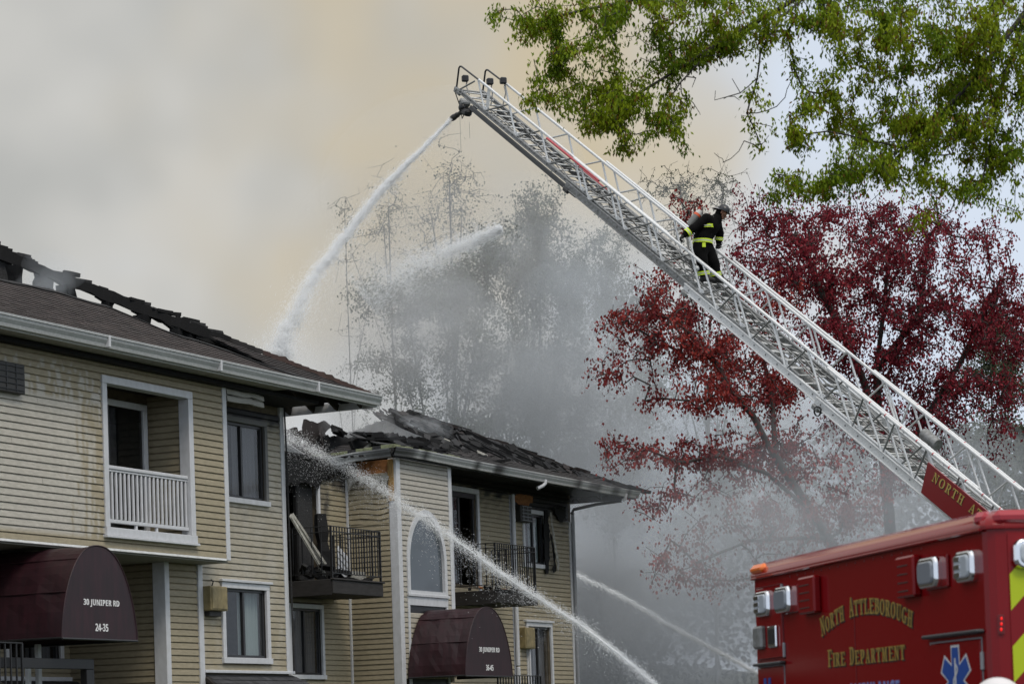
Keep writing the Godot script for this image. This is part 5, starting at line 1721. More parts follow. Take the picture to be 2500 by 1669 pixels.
	badge.prism(PackedVector2Array([Vector2(-0.04, 0), Vector2(0.04, 0), Vector2(0.055, 0.09), Vector2(0.03, 0.13), Vector2(0, 0.15), Vector2(-0.03, 0.13), Vector2(-0.055, 0.09)]), 0.006, hb * Transform3D(Basis(Vector3.RIGHT, -0.12), Vector3(0, 0.0, 0.135)))
	part(hel, "shield", badge, M.helmet_shield)
	var dot := Shape.new()
	dot.ball(hb * Vector3(0.1, 0.05, 0.02), Vector3(0.012, 0.022, 0.022), hb.basis, 5, 8)
	part(hel, "side_mark", dot, M.orange_mark)
	var flap := Shape.new()
	flap.ball(look * Vector3(0, -0.03, -0.05), Vector3(0.10, 0.115, 0.085), look.basis, 6, 14, -70, 40)
	part(hel, "nape_flap", flap, M.turnout)
	var mask := Shape.new()
	mask.tube([look * Vector3(0.07, -0.02, 0.06), look * Vector3(0.045, -0.075, 0.10), look * Vector3(0.0, -0.11, 0.11), look * Vector3(-0.045, -0.075, 0.10), look * Vector3(-0.07, -0.02, 0.06)], [0.006], 6)
	part(hel, "chin_strap", mask, M.rubber)
	# air tank and harness on the back
	var pack := sub(t, "air_pack")
	var p0 := Vector3(-0.33, 1.14, 0.16)
	var p1 := Vector3(-0.09, 1.43, 0.12)
	var tank := Shape.new()
	tank.tube([p0, p0.lerp(p1, 0.05), p0.lerp(p1, 0.15), p0.lerp(p1, 0.7), p0.lerp(p1, 0.8)], [0.035, 0.06, 0.078, 0.078, 0.076], 16)
	part(pack, "cylinder", tank, M.tank_grey)
	var neck := Shape.new()
	neck.tube([p0.lerp(p1, 0.8), p0.lerp(p1, 0.92), p0.lerp(p1, 1.02), p0.lerp(p1, 1.06)], [0.079, 0.072, 0.05, 0.02], 14)
	part(pack, "bright_end", neck, M.helmet_shield)
	var mark := Shape.new()
	mark.tube([p0.lerp(p1, 0.66), p0.lerp(p1, 0.79)], [0.081], 16)
	part(pack, "orange_band", mark, M.orange_mark)
	var plate := Shape.new()
	plate.bar(Vector3(-0.21, 1.0, 0.13), Vector3(-0.03, 1.34, 0.11), 0.16, 0.05, Vector3(-0.8, 0.5, 0), 0.02)
	part(pack, "back_plate", plate, M.turnout)
	for q in [[Vector3(-0.02, 1.35, 0.2), Vector3(0.16, 1.3, 0.24), Vector3(0.2, 1.12, 0.24), Vector3(0.06, 0.96, 0.26), Vector3(-0.15, 0.93, 0.28)], [Vector3(-0.2, 0.95, 0.2), Vector3(-0.04, 0.93, 0.29), Vector3(0.12, 0.93, 0.24)]]:
		var st := Shape.new()
		st.tube(q, [0.017], 6)
		part(pack, "strap", st, M.rubber)
	var hose := Shape.new()
	hose.tube([p0 + Vector3(0.02, -0.02, 0.02), p0 + Vector3(0.02, -0.12, 0.06), Vector3(-0.2, 0.9, 0.22), Vector3(-0.1, 0.84, 0.28)], [0.012], 6)
	part(pack, "hose", hose, M.rubber)
	# reflective trim: a band round the hem, the chest, the cuffs and the trouser legs
	var bands := [["hem_band", j.hip + Vector3(0.015, 0.02, 0), j.waist + Vector3(0.01, -0.04, 0), 0.205, 0.275], ["cuff_band", j.re.lerp(j.rw, 0.45), j.re.lerp(j.rw, 0.82), 0.092, 0.088],
		["cuff_band", j.le.lerp(j.lw, 0.5), j.le.lerp(j.lw, 0.85), 0.092, 0.088], ["leg_band", j.rk.lerp(j.ra, 0.70), j.rk.lerp(j.ra, 0.95), 0.125, 0.125], ["leg_band", j.lk.lerp(j.la, 0.72), j.lk.lerp(j.la, 0.95), 0.125, 0.125]]
	for q in bands:
		var holder := sub(t, q[0])
		for k in 3:
			var a: Vector3 = q[1].lerp(q[2], [0.0, 0.36, 0.64][k])
			var b: Vector3 = q[1].lerp(q[2], [0.36, 0.64, 1.0][k])
			var sh := Shape.new()
			var d: Vector3 = (q[2] - q[1]).normalized()
			var w := d.cross(Vector3(0, 0, 1)).normalized()
			var z := w.cross(d).normalized()
			for i in 24:
				var c := []
				for e in [i, i + 1]:
					var an: float = TAU * e / 24.0
					var r: Vector3 = w * cos(an) * q[3] + z * sin(an) * (q[4] if q[0] == "hem_band" else q[3])
					r *= (1.0 + 0.03 * sin(an * 3.0)) * (1.0 if k != 1 else 1.006)
					c.append([a + r, b + r])
				sh.quad(c[0][0], c[0][1], c[1][1], c[1][0])
			part(holder, "tape", sh, M.silver_tape if k == 1 else M.hi_vis)
	var chest := Shape.new()
	for i in 12:
		var c := []
		for e in [i, i + 1]:
			var an: float = lerpf(-0.5, 1.5, e / 12.0)
			var r := Vector3(sin(an) * 0.222, 0, cos(an) * 0.262)
			c.append([Vector3(0.01, 1.06, 0.10) + r, Vector3(0.03, 1.13, 0.10) + r])
		chest.quad(c[0][0], c[1][0], c[1][1], c[0][1])
	part(t, "chest_band", chest, M.hi_vis)
	var chest2 := Shape.new()
	chest2.box(Vector3(0.03, 1.095, 0.364), Vector3(0.16, 0.014, 0.01), Basis(Vector3.UP, 0.15))
	part(t, "chest_stripe", chest2, M.silver_tape)
	var tag_ := Shape.new()
	tag_.box(Vector3(-0.06, 0.69, 0.385), Vector3(0.07, 0.09, 0.02), Basis.IDENTITY, 0.006)
	part(t, "hip_tag", tag_, M.hi_vis)
	# gloves: palm, four fingers bent round the rail, thumb
	hand(t, j.rw, Vector3(-0.80, -0.58, 0.05), Vector3(0.05, -0.2, 1.0), 1.0)
	hand(t, j.lw, Vector3(-0.08, -0.98, -0.05), Vector3(0.95, 0.0, 0.3), -1.0)
	# boots
	for q in [[j.ra, 0.30], [j.la, 0.10]]:
		var a: Vector3 = q[0]
		var f := Vector3(0.95, -0.12, q[1]).normalized()
		part(t, "boot", body([[a + Vector3(0, 0.08, 0), a + Vector3(0, -0.03, 0), 0.075, 0.07], [a + Vector3(-0.02, -0.06, 0), a + f * 0.10 + Vector3(0, -0.06, 0), 0.058, 0.056], [a + f * 0.1 + Vector3(0, -0.07, 0), a + f * 0.19 + Vector3(0, -0.075, 0), 0.055, 0.045], [a + Vector3(-0.05, -0.09, 0), a + Vector3(-0.04, -0.1, 0), 0.035, 0.035]], 0.014, 0.03), M.rubber)


func hand(t: Node3D, wrist: Vector3, along: Vector3, across: Vector3, side: float) -> void:
	var x := along.normalized()
	var z := (across - x * across.dot(x)).normalized()
	var y := z.cross(x)
	if y.y < 0: y = -y
	var b := [[wrist - x * 0.03, wrist + x * 0.05, 0.046, 0.042], [wrist + x * 0.05 - z * 0.022, wrist + x * 0.105 - z * 0.03, 0.026, 0.022], [wrist + x * 0.05 + z * 0.022, wrist + x * 0.105 + z * 0.03, 0.026, 0.022]]
	for k in 4:
		var o := z * (-0.036 + 0.024 * k)
		var l: float = [0.9, 1.0, 0.95, 0.78][k]
		var p0 := wrist + x * 0.105 + o
		var p1 := p0 + (x * 0.6 - y * 0.55).normalized() * 0.048 * l
		var p2 := p1 + (x * -0.15 - y).normalized() * 0.034 * l
		var p3 := p2 + (-x * 0.9 - y * 0.5).normalized() * 0.026 * l
		b.append_array([[p0, p1, 0.0125, 0.012], [p1, p2, 0.012, 0.011], [p2, p3, 0.011, 0.0095]])
	var t0 := wrist + x * 0.03 - z * 0.035 * side
	var t1 := t0 + (x * 0.5 - z * 0.6 * side - y * 0.3).normalized() * 0.045
	b.append_array([[t0, t1, 0.018, 0.0145], [t1, t1 + (x * 0.6 - y * 0.7).normalized() * 0.036, 0.014, 0.011]])
	part(t, "glove", body(b, 0.0065, 0.008), M.glove)


# ---------------------------------------------------------------- ambulance
# Local axes: x towards the rear, y up, z out of the side that faces the street. x = 0 is the rear edge of the side panel.
func ambulance() -> void:
	mat("fire_red", Color(0.19, 0.004, 0.006), 0.10, {"metallic_specular": 0.36})
	mat("fire_red_dull", Color(0.13, 0.006, 0.008), 0.35)
	mat("chrome", Color(0.82, 0.83, 0.85), 0.10, {"metallic": 1.0})
	mat("clear_lens", Color(0.42, 0.46, 0.50), 0.12, {"metallic_specular": 0.9})
	mat("grey_lens", Color(0.20, 0.22, 0.25), 0.15, {"metallic_specular": 0.9})
	mat("orange_lens", Color(0.75, 0.16, 0.02), 0.2)
	mat("red_lens", Color(0.30, 0.01, 0.02), 0.15)
	mat("lime", Color(0.42, 0.52, 0.005), 0.4)
	mat("emblem_blue", Color(0.008, 0.06, 0.30), 0.35)
	mat("emblem_white", Color(0.55, 0.55, 0.56), 0.4)
	mat("blue_print", Color(0.16, 0.20, 0.45), 0.4)
	mat("gold_print", Color(0.30, 0.20, 0.035), 0.45)
	mat("tyre", Color(0.02, 0.02, 0.02), 0.9)
	mat("led_red", Color(0.5, 0.02, 0.02), 0.3, {"emission_enabled": true, "emission": Color(1.0, 0.05, 0.02), "emission_energy_multiplier": 0.9})
	var t := thing("ambulance", "dark red ambulance with gold lettering and lime stripes on its rear", "ambulance", Vector3(2.628, 0, -14.06), deg_to_rad(-76.82))
	var side := Transform3D.IDENTITY
	# body: one shell with a rounded roof edge and a chamfered rear corner
	var outline := PackedVector2Array([Vector2(0.0, 0.55), Vector2(0.0, 2.73)])
	var prof := [Vector2(0, 0.55), Vector2(0, 2.735)]
	var plan := [Vector2(-3.95, 0.0), Vector2(0.0, 0.0), Vector2(0.035, -0.015), Vector2(0.065, -0.05), Vector2(0.08, -0.11), Vector2(0.08, -2.29), Vector2(0.065, -2.35), Vector2(0.0, -2.4), Vector2(-3.95, -2.4)]
	var shell := Shape.new()
	for i in plan.size():
		var a: Vector2 = plan[i]
		var b: Vector2 = plan[(i + 1) % plan.size()]
		shell.quad(Vector3(a.x, 0.55, a.y), Vector3(b.x, 0.55, b.y), Vector3(b.x, 2.735, b.y), Vector3(a.x, 2.735, a.y))
	shell.quad(Vector3(-3.95, 0.55, -2.4), Vector3(0.08, 0.55, -2.4), Vector3(0.08, 0.55, 0), Vector3(-3.95, 0.55, 0))
	part(t, "body", shell, M.fire_red)
	# roof: swept edge moulding round the plan, then the flat top
	var rim := [Vector2(0.012, 2.725), Vector2(0.022, 2.745), Vector2(0.014, 2.78), Vector2(-0.02, 2.815), Vector2(-0.075, 2.838), Vector2(-0.16, 2.845)]
	var centre := Vector2(-1.8, -1.2)
	var roof := Shape.new()
	var inset := func(p: Vector2, r: float) -> Vector2:
		var o := Vector2(signf(p.x - centre.x), signf(p.y - centre.y))
		return p + Vector2(o.x * r, o.y * r)
	for i in plan.size():
		var a: Vector2 = plan[i]
		var b: Vector2 = plan[(i + 1) % plan.size()]
		for k in rim.size() - 1:
			var a0: Vector2 = inset.call(a, rim[k].x); var a1: Vector2 = inset.call(a, rim[k + 1].x)
			var b0: Vector2 = inset.call(b, rim[k].x); var b1: Vector2 = inset.call(b, rim[k + 1].x)
			var m := Vector3(b.y - a.y, 0, -(b.x - a.x)).normalized() * -1.0
			var u0 := atan2(k - 0.2, 3.0) * 1.6
			var u1 := atan2(k + 0.8, 3.0) * 1.6
			var n0 := (m * cos(u0) + Vector3.UP * sin(u0)).normalized()
			var n1 := (m * cos(u1) + Vector3.UP * sin(u1)).normalized()
			roof.smooth([Vector3(a0.x, rim[k].y, a0.y), Vector3(b0.x, rim[k].y, b0.y), Vector3(b1.x, rim[k + 1].y, b1.y)], [n0, n0, n1])
			roof.smooth([Vector3(a0.x, rim[k].y, a0.y), Vector3(b1.x, rim[k + 1].y, b1.y), Vector3(a1.x, rim[k + 1].y, a1.y)], [n0, n1, n1])
	var lid := PackedVector2Array()
	for p in plan:
		var q: Vector2 = inset.call(p, -0.16)
		lid.append(Vector2(q.x, q.y))
	var idx := Geometry2D.triangulate_polygon(lid)
	for i in range(0, idx.size(), 3):
		var a := lid[idx[i]]; var b := lid[idx[i + 1]]; var c := lid[idx[i + 2]]
		roof.tri(Vector3(a.x, 2.845, a.y), Vector3(c.x, 2.845, c.y), Vector3(b.x, 2.845, b.y))
		if roof.n[-1].y < 0:
			for k in range(roof.n.size() - 3, roof.n.size()): roof.n[k] = Vector3.UP
	part(t, "roof", roof, M.fire_red)
	rail_board(t, "drip_rail", side, -3.96, 0.02, 2.715, 2.73, 0.001, 0.03, M.fire_red, 0.005)
	# marker lights in the roof corners
	var om := Shape.new()
	om.bar(Vector3(-3.97, 2.785, 0.0), Vector3(-3.70, 2.785, 0.0), 0.07, 0.075, Vector3.UP, 0.03)
	part(t, "marker_light", om, M.orange_lens)
	for q in [[-0.07, 0.03, 0.005]]:
		var rm := Shape.new()
		rm.bar(Vector3(q[0], 2.785, q[2]), Vector3(q[1], 2.785, q[2] - 0.05), 0.09, 0.085, Vector3.UP, 0.03)
		part(t, "marker_light", rm, M.red_lens)
	for i in 9:
		var rm := Shape.new()
		rm.bar(Vector3(0.075, 2.785, -0.035 - i * 0.27), Vector3(0.085, 2.785, -0.28 - i * 0.27), 0.07, 0.085, Vector3.UP, 0.03)
		part(t, "marker_light", rm, M.red_lens)
	# side lights
	for q in [[-3.86, -3.57, true], [-3.385, -3.085, false], [-0.82, -0.535, false], [-0.32, -0.065, true]]:
		var l := sub(t, "side_light")
		var mid: float = (q[0] + q[1]) / 2
		var w: float = q[1] - q[0]
		if not q[2]: rail_board(l, "housing", side, q[0] + 0.02, q[1] + 0.07, 2.44, 2.63, 0.0, 0.02, M.fire_red, 0.015)
		var z: float = 0.02 if not q[2] else 0.0
		part(l, "bezel", pad(side, q[0], q[1], 2.447, 2.625, 0.05, z, z + 0.045), M.chrome)
		part(l, "lens", pad(side, q[0] + 0.028, q[1] - 0.03, 2.47, 2.602, 0.04, z + 0.03, z + 0.056), M.clear_lens if q[2] else M.grey_lens)
		if q[2]:
			for y in [2.49, 2.535, 2.58]: rail_board(l, "reflector", side, q[0] + 0.04, mid, y - 0.014, y + 0.014, z + 0.0565, z + 0.06, M.chrome, 0.003)
	# raised vent covers
	for q in [[-2.91, -2.60], [-1.17, -0.89]]:
		var v := sub(t, "vent_cover")
		rail_board(v, "hood", side, q[0], q[1], 2.415, 2.66, 0.0, 0.055, M.fire_red, 0.012)
		for i in 4: rail_board(v, "slot", side, q[0] + 0.04, q[1] - 0.08, 2.45 + i * 0.05, 2.457 + i * 0.05, 0.0555, 0.058, M.black_paint, 0.001)
	# narrow door at the front and compartment door at the back, with bright seams
	for q in [[-3.91, -3.36, 2.14, 2.66, "panel_door"], [-3.93, -3.37, 0.8, 2.105, "compartment_door"], [-0.80, -0.05, 0.8, 2.135, "compartment_door"]]:
		var d := sub(t, q[4])
		rail_board(d, "leaf", side, q[0] + 0.012, q[1] - 0.012, q[2] + 0.012, q[3] - 0.012, 0.0, 0.012, M.fire_red, 0.008)
		for e in [[q[0], q[0] + 0.009, q[2], q[3]], [q[1] - 0.009, q[1], q[2], q[3]], [q[0], q[1], q[2], q[2] + 0.009], [q[0], q[1], q[3] - 0.009, q[3]]]:
			rail_board(d, "seam", side, e[0], e[1], e[2], e[3], 0.0, 0.005, M.pipe_grey if q[4] == "compartment_door" else M.fire_red_dull, 0.002)
	for q in [[-3.92, -3.34, 2.105], [-0.82, -0.01, 2.155]]:
		rail_board(t, "drip_ledge", side, q[0], q[1], q[2], q[2] + 0.022, 0.0, 0.05, M.dark_metal, 0.008)
	var h := sub(t, "door_handle")
	rail_board(h, "box", side, -3.90, -3.72, 2.225, 2.385, 0.0, 0.05, M.aluminium_worn, 0.015)
	var hl := sub(t, "door_latch")
	rail_board(hl, "ring", side, -3.635, -3.46, 2.225, 2.375, 0.012, 0.03, M.chrome, 0.01)
	rail_board(hl, "cup", side, -3.61, -3.49, 2.25, 2.355, 0.0305, 0.034, M.black_paint, 0.002)
	for q in [[-3.36, 2.2], [-3.36, 2.6], [-0.055, 1.0], [-0.055, 1.5], [-0.055, 2.0], [-3.38, 1.2], [-3.38, 1.9]]:
		rail_board(t, "hinge", side, q[0] - 0.006, q[0] + 0.022, q[1] - 0.05, q[1] + 0.05, 0.0, 0.016, M.pipe_grey, 0.004)
	for i in 16:
		var rv := Shape.new()
		rv.ball(Vector3(-3.2 + i * 0.155, 2.69, 0.0), Vector3(0.008, 0.008, 0.005), Basis.IDENTITY, 4, 8)
		part(t, "rivet", rv, M.fire_red_dull)
	rail_board(t, "panel_seam", side, -2.02, -2.012, 0.6, 2.40, 0.0, 0.003, M.fire_red_dull, 0.001)
	# lettering: gold with a black drop shade, the first line on an arc, tall initials
	var serif := font("Droid Serif", 700)
	var gold := Shape.new()
	var shade := Shape.new()
	var first := "NORTH ATTLEBOROUGH"
	for i in first.length():
		if first[i] == " ": continue
		var f := (i + 0.5) / first.length()
		var x := lerpf(-2.62, -1.055, f)
		var y := 2.292 + 0.118 * (1.0 - pow(2.0 * f - 1.0, 2.0))
		var tall := 0.125 if i in [0, 6] else 0.098
		var tilt := -(2.0 * f - 1.0) * 0.26
		var place := Transform3D(Basis(Vector3.BACK, tilt), Vector3(x - 0.036, y - 0.05, 0.003))
		gold.add(word(first[i], serif, 0.074, tall, place).mesh(), Transform3D.IDENTITY)
		shade.add(word(first[i], serif, 0.078, tall + 0.004, place.translated(Vector3(0.012, -0.009, -0.0018))).mesh(), Transform3D.IDENTITY)
	var xs := -2.515
	var second := "FIRE DEPARTMENT"
	for i in second.length():
		var tall := 0.112 if i in [0, 5] else 0.088
		var wide := 0.045 if second[i] == "I" else (0.098 if second[i] == "M" else 0.082)
		if second[i] != " ":
			gold.add(word(second[i], serif, wide * 0.9, tall, Transform3D(Basis.IDENTITY, Vector3(xs, 2.053, 0.003))).mesh(), Transform3D.IDENTITY)
			shade.add(word(second[i], serif, wide * 0.94, tall + 0.004, Transform3D(Basis.IDENTITY, Vector3(xs + 0.012, 2.045, 0.0012))).mesh(), Transform3D.IDENTITY)
		xs += (wide if second[i] != " " else 0.06) * 1.13
	part(t, "lettering", gold, M.gold_print)
	part(t, "lettering_shade", shade, M.black_paint)
	var sans := font("Droid Sans", 700)
	part(t, "lettering", word("AMBULANCE", sans, 0.86, 0.12, Transform3D(Basis.IDENTITY, Vector3(-2.16, 1.815, 0.002))), M.blue_print)
	part(t, "lettering", word("M", sans, 0.14, 0.16, Transform3D(Basis.IDENTITY, Vector3(-3.78, 1.86, 0.0145))), M.emblem_blue)
	# star of life on the compartment door
	var star := sub(t, "medical_emblem")
	var cx := -0.41
	var cy := 1.90
	var big := PackedVector2Array()
	var small := PackedVector2Array()
	for i in 6:
		for q in [[0.205, -0.058], [0.205, 0.058], [0.098, 0.057]]:
			var a := Basis(Vector3.BACK, -PI / 3.0 * i)
			var p := a * Vector3(q[1], q[0], 0)
			var s := a * Vector3(signf(q[1]) * maxf(0.0, absf(q[1]) - 0.014) if q[0] > 0.1 else q[1] * 0.86, q[0] - (0.014 if q[0] > 0.1 else 0.014), 0)
			big.append(Vector2(p.x * 1.05 + cx, p.y + cy))
			small.append(Vector2(s.x * 1.05 + cx, s.y + cy))
	part(star, "border", Shape.new().prism(big, 0.002, Transform3D(Basis.IDENTITY, Vector3(0, 0, 0.0142))), M.emblem_white)
	part(star, "field", Shape.new().prism(small, 0.002, Transform3D(Basis.IDENTITY, Vector3(0, 0, 0.0155))), M.emblem_blue)
	var rod := Shape.new()
	rod.box(Vector3(cx, cy, 0.0165), Vector3(0.018, 0.26, 0.002))
	part(star, "rod", rod, M.emblem_white)
	var snake := Shape.new()
	var last := Vector3.ZERO
	for i in 30:
		var a := i / 29.0
		var p := Vector3(cx + 0.03 * sin(a * 9.5) * (0.7 + 0.5 * a), cy - 0.11 + 0.21 * a, 0.0172)
		if i: snake.bar(last, p, 0.002, 0.014, Vector3.RIGHT)
		last = p
	part(star, "serpent", snake, M.emblem_white)
	# red side lamps at the rear corner
	var led := sub(t, "warning_light")
	rail_board(led, "case", Transform3D(Basis(Vector3.UP, 1.1), Vector3(0.0725, 0, -0.06)), -0.018, 0.018, 2.14, 2.25, 0.0, 0.006, M.fire_red_dull, 0.004)
	for i in 3:
		var d := Shape.new()
		d.ball(Vector3(0.0785, 2.228 - i * 0.03, -0.061 + 0.002 * i), Vector3(0.010, 0.010, 0.006), Basis.IDENTITY, 5, 8)
		part(led, "lamp", d, M.led_red)
	# rear: red and lime chevrons, a bright work light
	var rear := Transform3D(Basis(Vector3(0, 0, -1), Vector3.UP, Vector3(1, 0, 0)), Vector3(0.081, 0, 0))   # x to the right, z backwards
	rail_board(t, "rear_panel", rear, 0.112, 2.288, 0.7, 2.70, 0.0, 0.004, M.fire_red, 0.001)
	var y := 2.27
	for i in 5:
		var c0 := y - i * 0.40
		var clip := PackedVector2Array([Vector2(0.117, 0.72), Vector2(1.2, 0.72), Vector2(1.2, 2.68), Vector2(0.117, 2.68)])
		var band := PackedVector2Array([Vector2(0.115, c0), Vector2(1.215, c0 + 1.1), Vector2(1.215, c0 + 1.3), Vector2(0.115, c0 + 0.2)])
		for p in Geometry2D.intersect_polygons(band, clip):
			part(t, "lime_stripe", Shape.new().prism(p, 0.002, rear.translated_local(Vector3(0, 0, 0.0065))), M.lime)
			var flip := PackedVector2Array()
			for q in p: flip.append(Vector2(2.4 - q.x, q.y))
			part(t, "lime_stripe", Shape.new().prism(flip, 0.002, rear.translated_local(Vector3(0, 0, 0.0065))), M.lime)
	for x in [0.135, 2.0]:
		var l := sub(t, "rear_light")
		part(l, "bezel", pad(rear, x, x + 0.26, 2.50, 2.665, 0.05, 0.005, 0.05), M.chrome)
		part(l, "lens", pad(rear, x + 0.028, x + 0.232, 2.523, 2.642, 0.04, 0.035, 0.062), M.clear_lens)
	# cab, wheels and bumper, below the picture
	var cab := Shape.new()
	var cabp := PackedVector2Array([Vector2(-3.96, 0.55), Vector2(-3.96, 1.86), Vector2(-4.6, 1.86), Vector2(-5.3, 1.38), Vector2(-6.4, 1.28), Vector2(-6.5, 0.55)])
	cab.prism(cabp, 2.0, Transform3D(Basis.IDENTITY, Vector3(0, 0, -0.2)))
	part(t, "cab", cab, M.fire_red)
	var glass := Shape.new()
	glass.prism(PackedVector2Array([Vector2(-4.1, 1.36), Vector2(-4.1, 1.78), Vector2(-4.58, 1.78), Vector2(-5.1, 1.38)]), 0.01, Transform3D(Basis.IDENTITY, Vector3(0, 0, -0.19)))
	part(t, "cab_window", glass, M.grey_glass)
	for x in [-5.7, -1.6]:
		for z in [-0.25, -2.15]:
			var wh := sub(t, "wheel")
			var ty := Shape.new()
			ty.tube([Vector3(x, 0.42, z - 0.14), Vector3(x, 0.42, z - 0.11), Vector3(x, 0.42, z + 0.11), Vector3(x, 0.42, z + 0.14)], [0.38, 0.42, 0.42, 0.38], 24)
			part(wh, "tyre", ty, M.tyre)
			var ri := Shape.new()
			ri.tube([Vector3(x, 0.42, z - 0.15), Vector3(x, 0.42, z + 0.15)], [0.22], 20)
			part(wh, "rim", ri, M.chrome)
	rail_board(t, "bumper", rear, 0.1, 2.3, 0.45, 0.62, 0.0, 0.25, M.chrome, 0.03)
	white_helmet()


# A rounded pad on a face: outline in x, y of xf, swelling from z0 to z1
func pad(xf: Transform3D, x0: float, x1: float, y0: float, y1: float, r: float, z0: float, z1: float) -> Shape:
	var sh := Shape.new()
	var rings := []
	for q in [[0.0, 0.0], [0.0, 0.55], [0.10, 0.85], [0.30, 1.0]]:
		var ring := []
		for i in 28:
			var a := TAU * (i + 0.5) / 28.0
			var c := Vector2(signf(cos(a)) * ((x1 - x0) / 2 - r), signf(sin(a)) * ((y1 - y0) / 2 - r)) + Vector2(cos(a), sin(a)) * r
			c -= c.normalized() * q[0] * r * 1.2
			ring.append(xf * Vector3((x0 + x1) / 2 + c.x, (y0 + y1) / 2 + c.y, lerpf(z0, z1, q[1])))
		rings.append(ring)
	for k in 3:
		for i in 28:
			var j := (i + 1) % 28
			sh.quad(rings[k][i], rings[k][j], rings[k + 1][j], rings[k + 1][i])
	for i in range(1, 27): sh.tri(rings[3][0], rings[3][i], rings[3][i + 1])
	return sh


func white_helmet() -> void:
	mat("white_shell", Color(0.62, 0.60, 0.60), 0.35)
	var t := thing("person", "person in white helmet by the ambulance rear, only the helmet top in view", "person", Vector3(2.40, 0, -12.6))
	var b := [[Vector3(0, 0.95, 0), Vector3(0, 1.35, 0), 0.16, 0.17], [Vector3(-0.16, 1.42, 0), Vector3(0.16, 1.42, 0), 0.09, 0.09], [Vector3(0, 1.45, 0), Vector3(0, 1.55, 0), 0.06, 0.06]]
	for s in [-1, 1]:
		b.append_array([[Vector3(0.2 * s, 1.42, 0), Vector3(0.26 * s, 1.12, 0.02), 0.075, 0.06], [Vector3(0.26 * s, 1.12, 0.02), Vector3(0.26 * s, 0.86, -0.06), 0.06, 0.045], [Vector3(0.26 * s, 0.86, -0.06), Vector3(0.26 * s, 0.76, -0.08), 0.04, 0.03], [Vector3(0.1 * s, 0.93, 0), Vector3(0.11 * s, 0.5, 0.01), 0.11, 0.08], [Vector3(0.11 * s, 0.5, 0.01), Vector3(0.11 * s, 0.1, 0), 0.08, 0.06], [Vector3(0.11 * s, 0.06, 0), Vector3(0.12 * s, 0.05, -0.16), 0.06, 0.045]])
	part(t, "body", body(b, 0.03, 0.06), M.turnout)
	part(t, "head", body([[Vector3(0, 1.70, 0), Vector3(0, 1.68, -0.02), 0.095, 0.085], [Vector3(0, 1.64, -0.05), Vector3(0, 1.60, -0.06), 0.06, 0.045], [Vector3(0, 1.67, -0.105), Vector3(0, 1.64, -0.12), 0.012, 0.016]], 0.01, 0.02), M.skin)
	var hl := sub(t, "helmet")
	var d := Shape.new()
	d.ball(Vector3(0, 1.745, 0), Vector3(0.135, 0.135, 0.155), Basis.IDENTITY, 10, 20, 0, 90)
	part(hl, "dome", d, M.white_shell)
	var br := Shape.new()
	br.tube([Vector3(0, 1.735, 0), Vector3(0, 1.75, 0)], [0.19, 0.175], 24)
	part(hl, "brim", br, M.white_shell)


# ---------------------------------------------------------------- trees
# A tree grows from its limbs to every wished-for twig end: each end joins the nearest wood that is there already.
func grow(limbs: Array, ends: Array, step: float, sag: float, wild: float, twig: float, power: float, most: float) -> Array:
	var pos := PackedVector3Array()
	var up := PackedInt32Array()
	for l in limbs:
		var last := -1
		if pos.size():
			var best := 1e9
			for i in pos.size():
				var q := pos[i].distance_squared_to(l[0])
				if q < best:
					best = q
					last = i
		else:
			pos.append(l[0]); up.append(-1)
			last = 0
		for i in range(1, l.size()):
			var k := maxi(1, int(l[i - 1].distance_to(l[i]) / step))
			for j in k:
				var p: Vector3 = l[i - 1].lerp(l[i], (j + 1.0) / k)
				p += Vector3(noise.get_noise_3d(p.x * 2, p.y * 2, 1), noise.get_noise_3d(p.x * 2, p.y * 2, 9), noise.get_noise_3d(p.x * 2, p.y * 2, 17)) * wild * 0.6
				pos.append(p); up.append(last)
				last = pos.size() - 1
	var order := []
	for e in ends:
		var best := 1e9
		for i in range(0, pos.size(), 2): best = minf(best, pos[i].distance_squared_to(e[0]))
		order.append([best, e])
	order.sort_custom(func(a, b): return a[0] < b[0])
	var tips := []
	for o in order:
		var e: Vector3 = o[1][0]
		var best := 1e9
		var at := 0
		for i in pos.size():
			var q := pos[i].distance_squared_to(e)
			if q < best:
				best = q
				at = i
		var d := sqrt(best)
		var k := clampi(int(d / step), 1, 14)
		var a := pos[at]
		var bend := Vector3(rng.randf_range(-1, 1), rng.randf_range(-0.4, 0.7), rng.randf_range(-1, 1)) * d * 0.16
		var last := at
		for j in k:
			var t := (j + 1.0) / k
			var p := a.lerp(e, t) + bend * sin(PI * t) + Vector3(0, -sag * d * sin(PI * t) * 0.3, 0)
			if j < k - 1: p += Vector3(rng.randf_range(-1, 1), rng.randf_range(-1, 1), rng.randf_range(-1, 1)) * wild * 0.25
			pos.append(p); up.append(last)
			last = pos.size() - 1
		tips.append([last, o[1][1]])
	var weight := PackedFloat32Array()
	weight.resize(pos.size())
	for t in tips:
		weight[t[0]] += 1.0
	for i in range(pos.size() - 1, -1, -1):
		if weight[i] == 0.0: weight[i] = 1.0
		if up[i] >= 0: weight[up[i]] += weight[i]
	var sh := Shape.new()
	for i in pos.size():
		if up[i] < 0: continue
		var r1 := minf(most, twig * pow(weight[i], power))
		var r0 := minf(most, minf(twig * pow(weight[up[i]], power), r1 * 1.5))
		limb(sh, pos[up[i]], pos[i], r0, r1)
	return [sh, pos, up, tips]


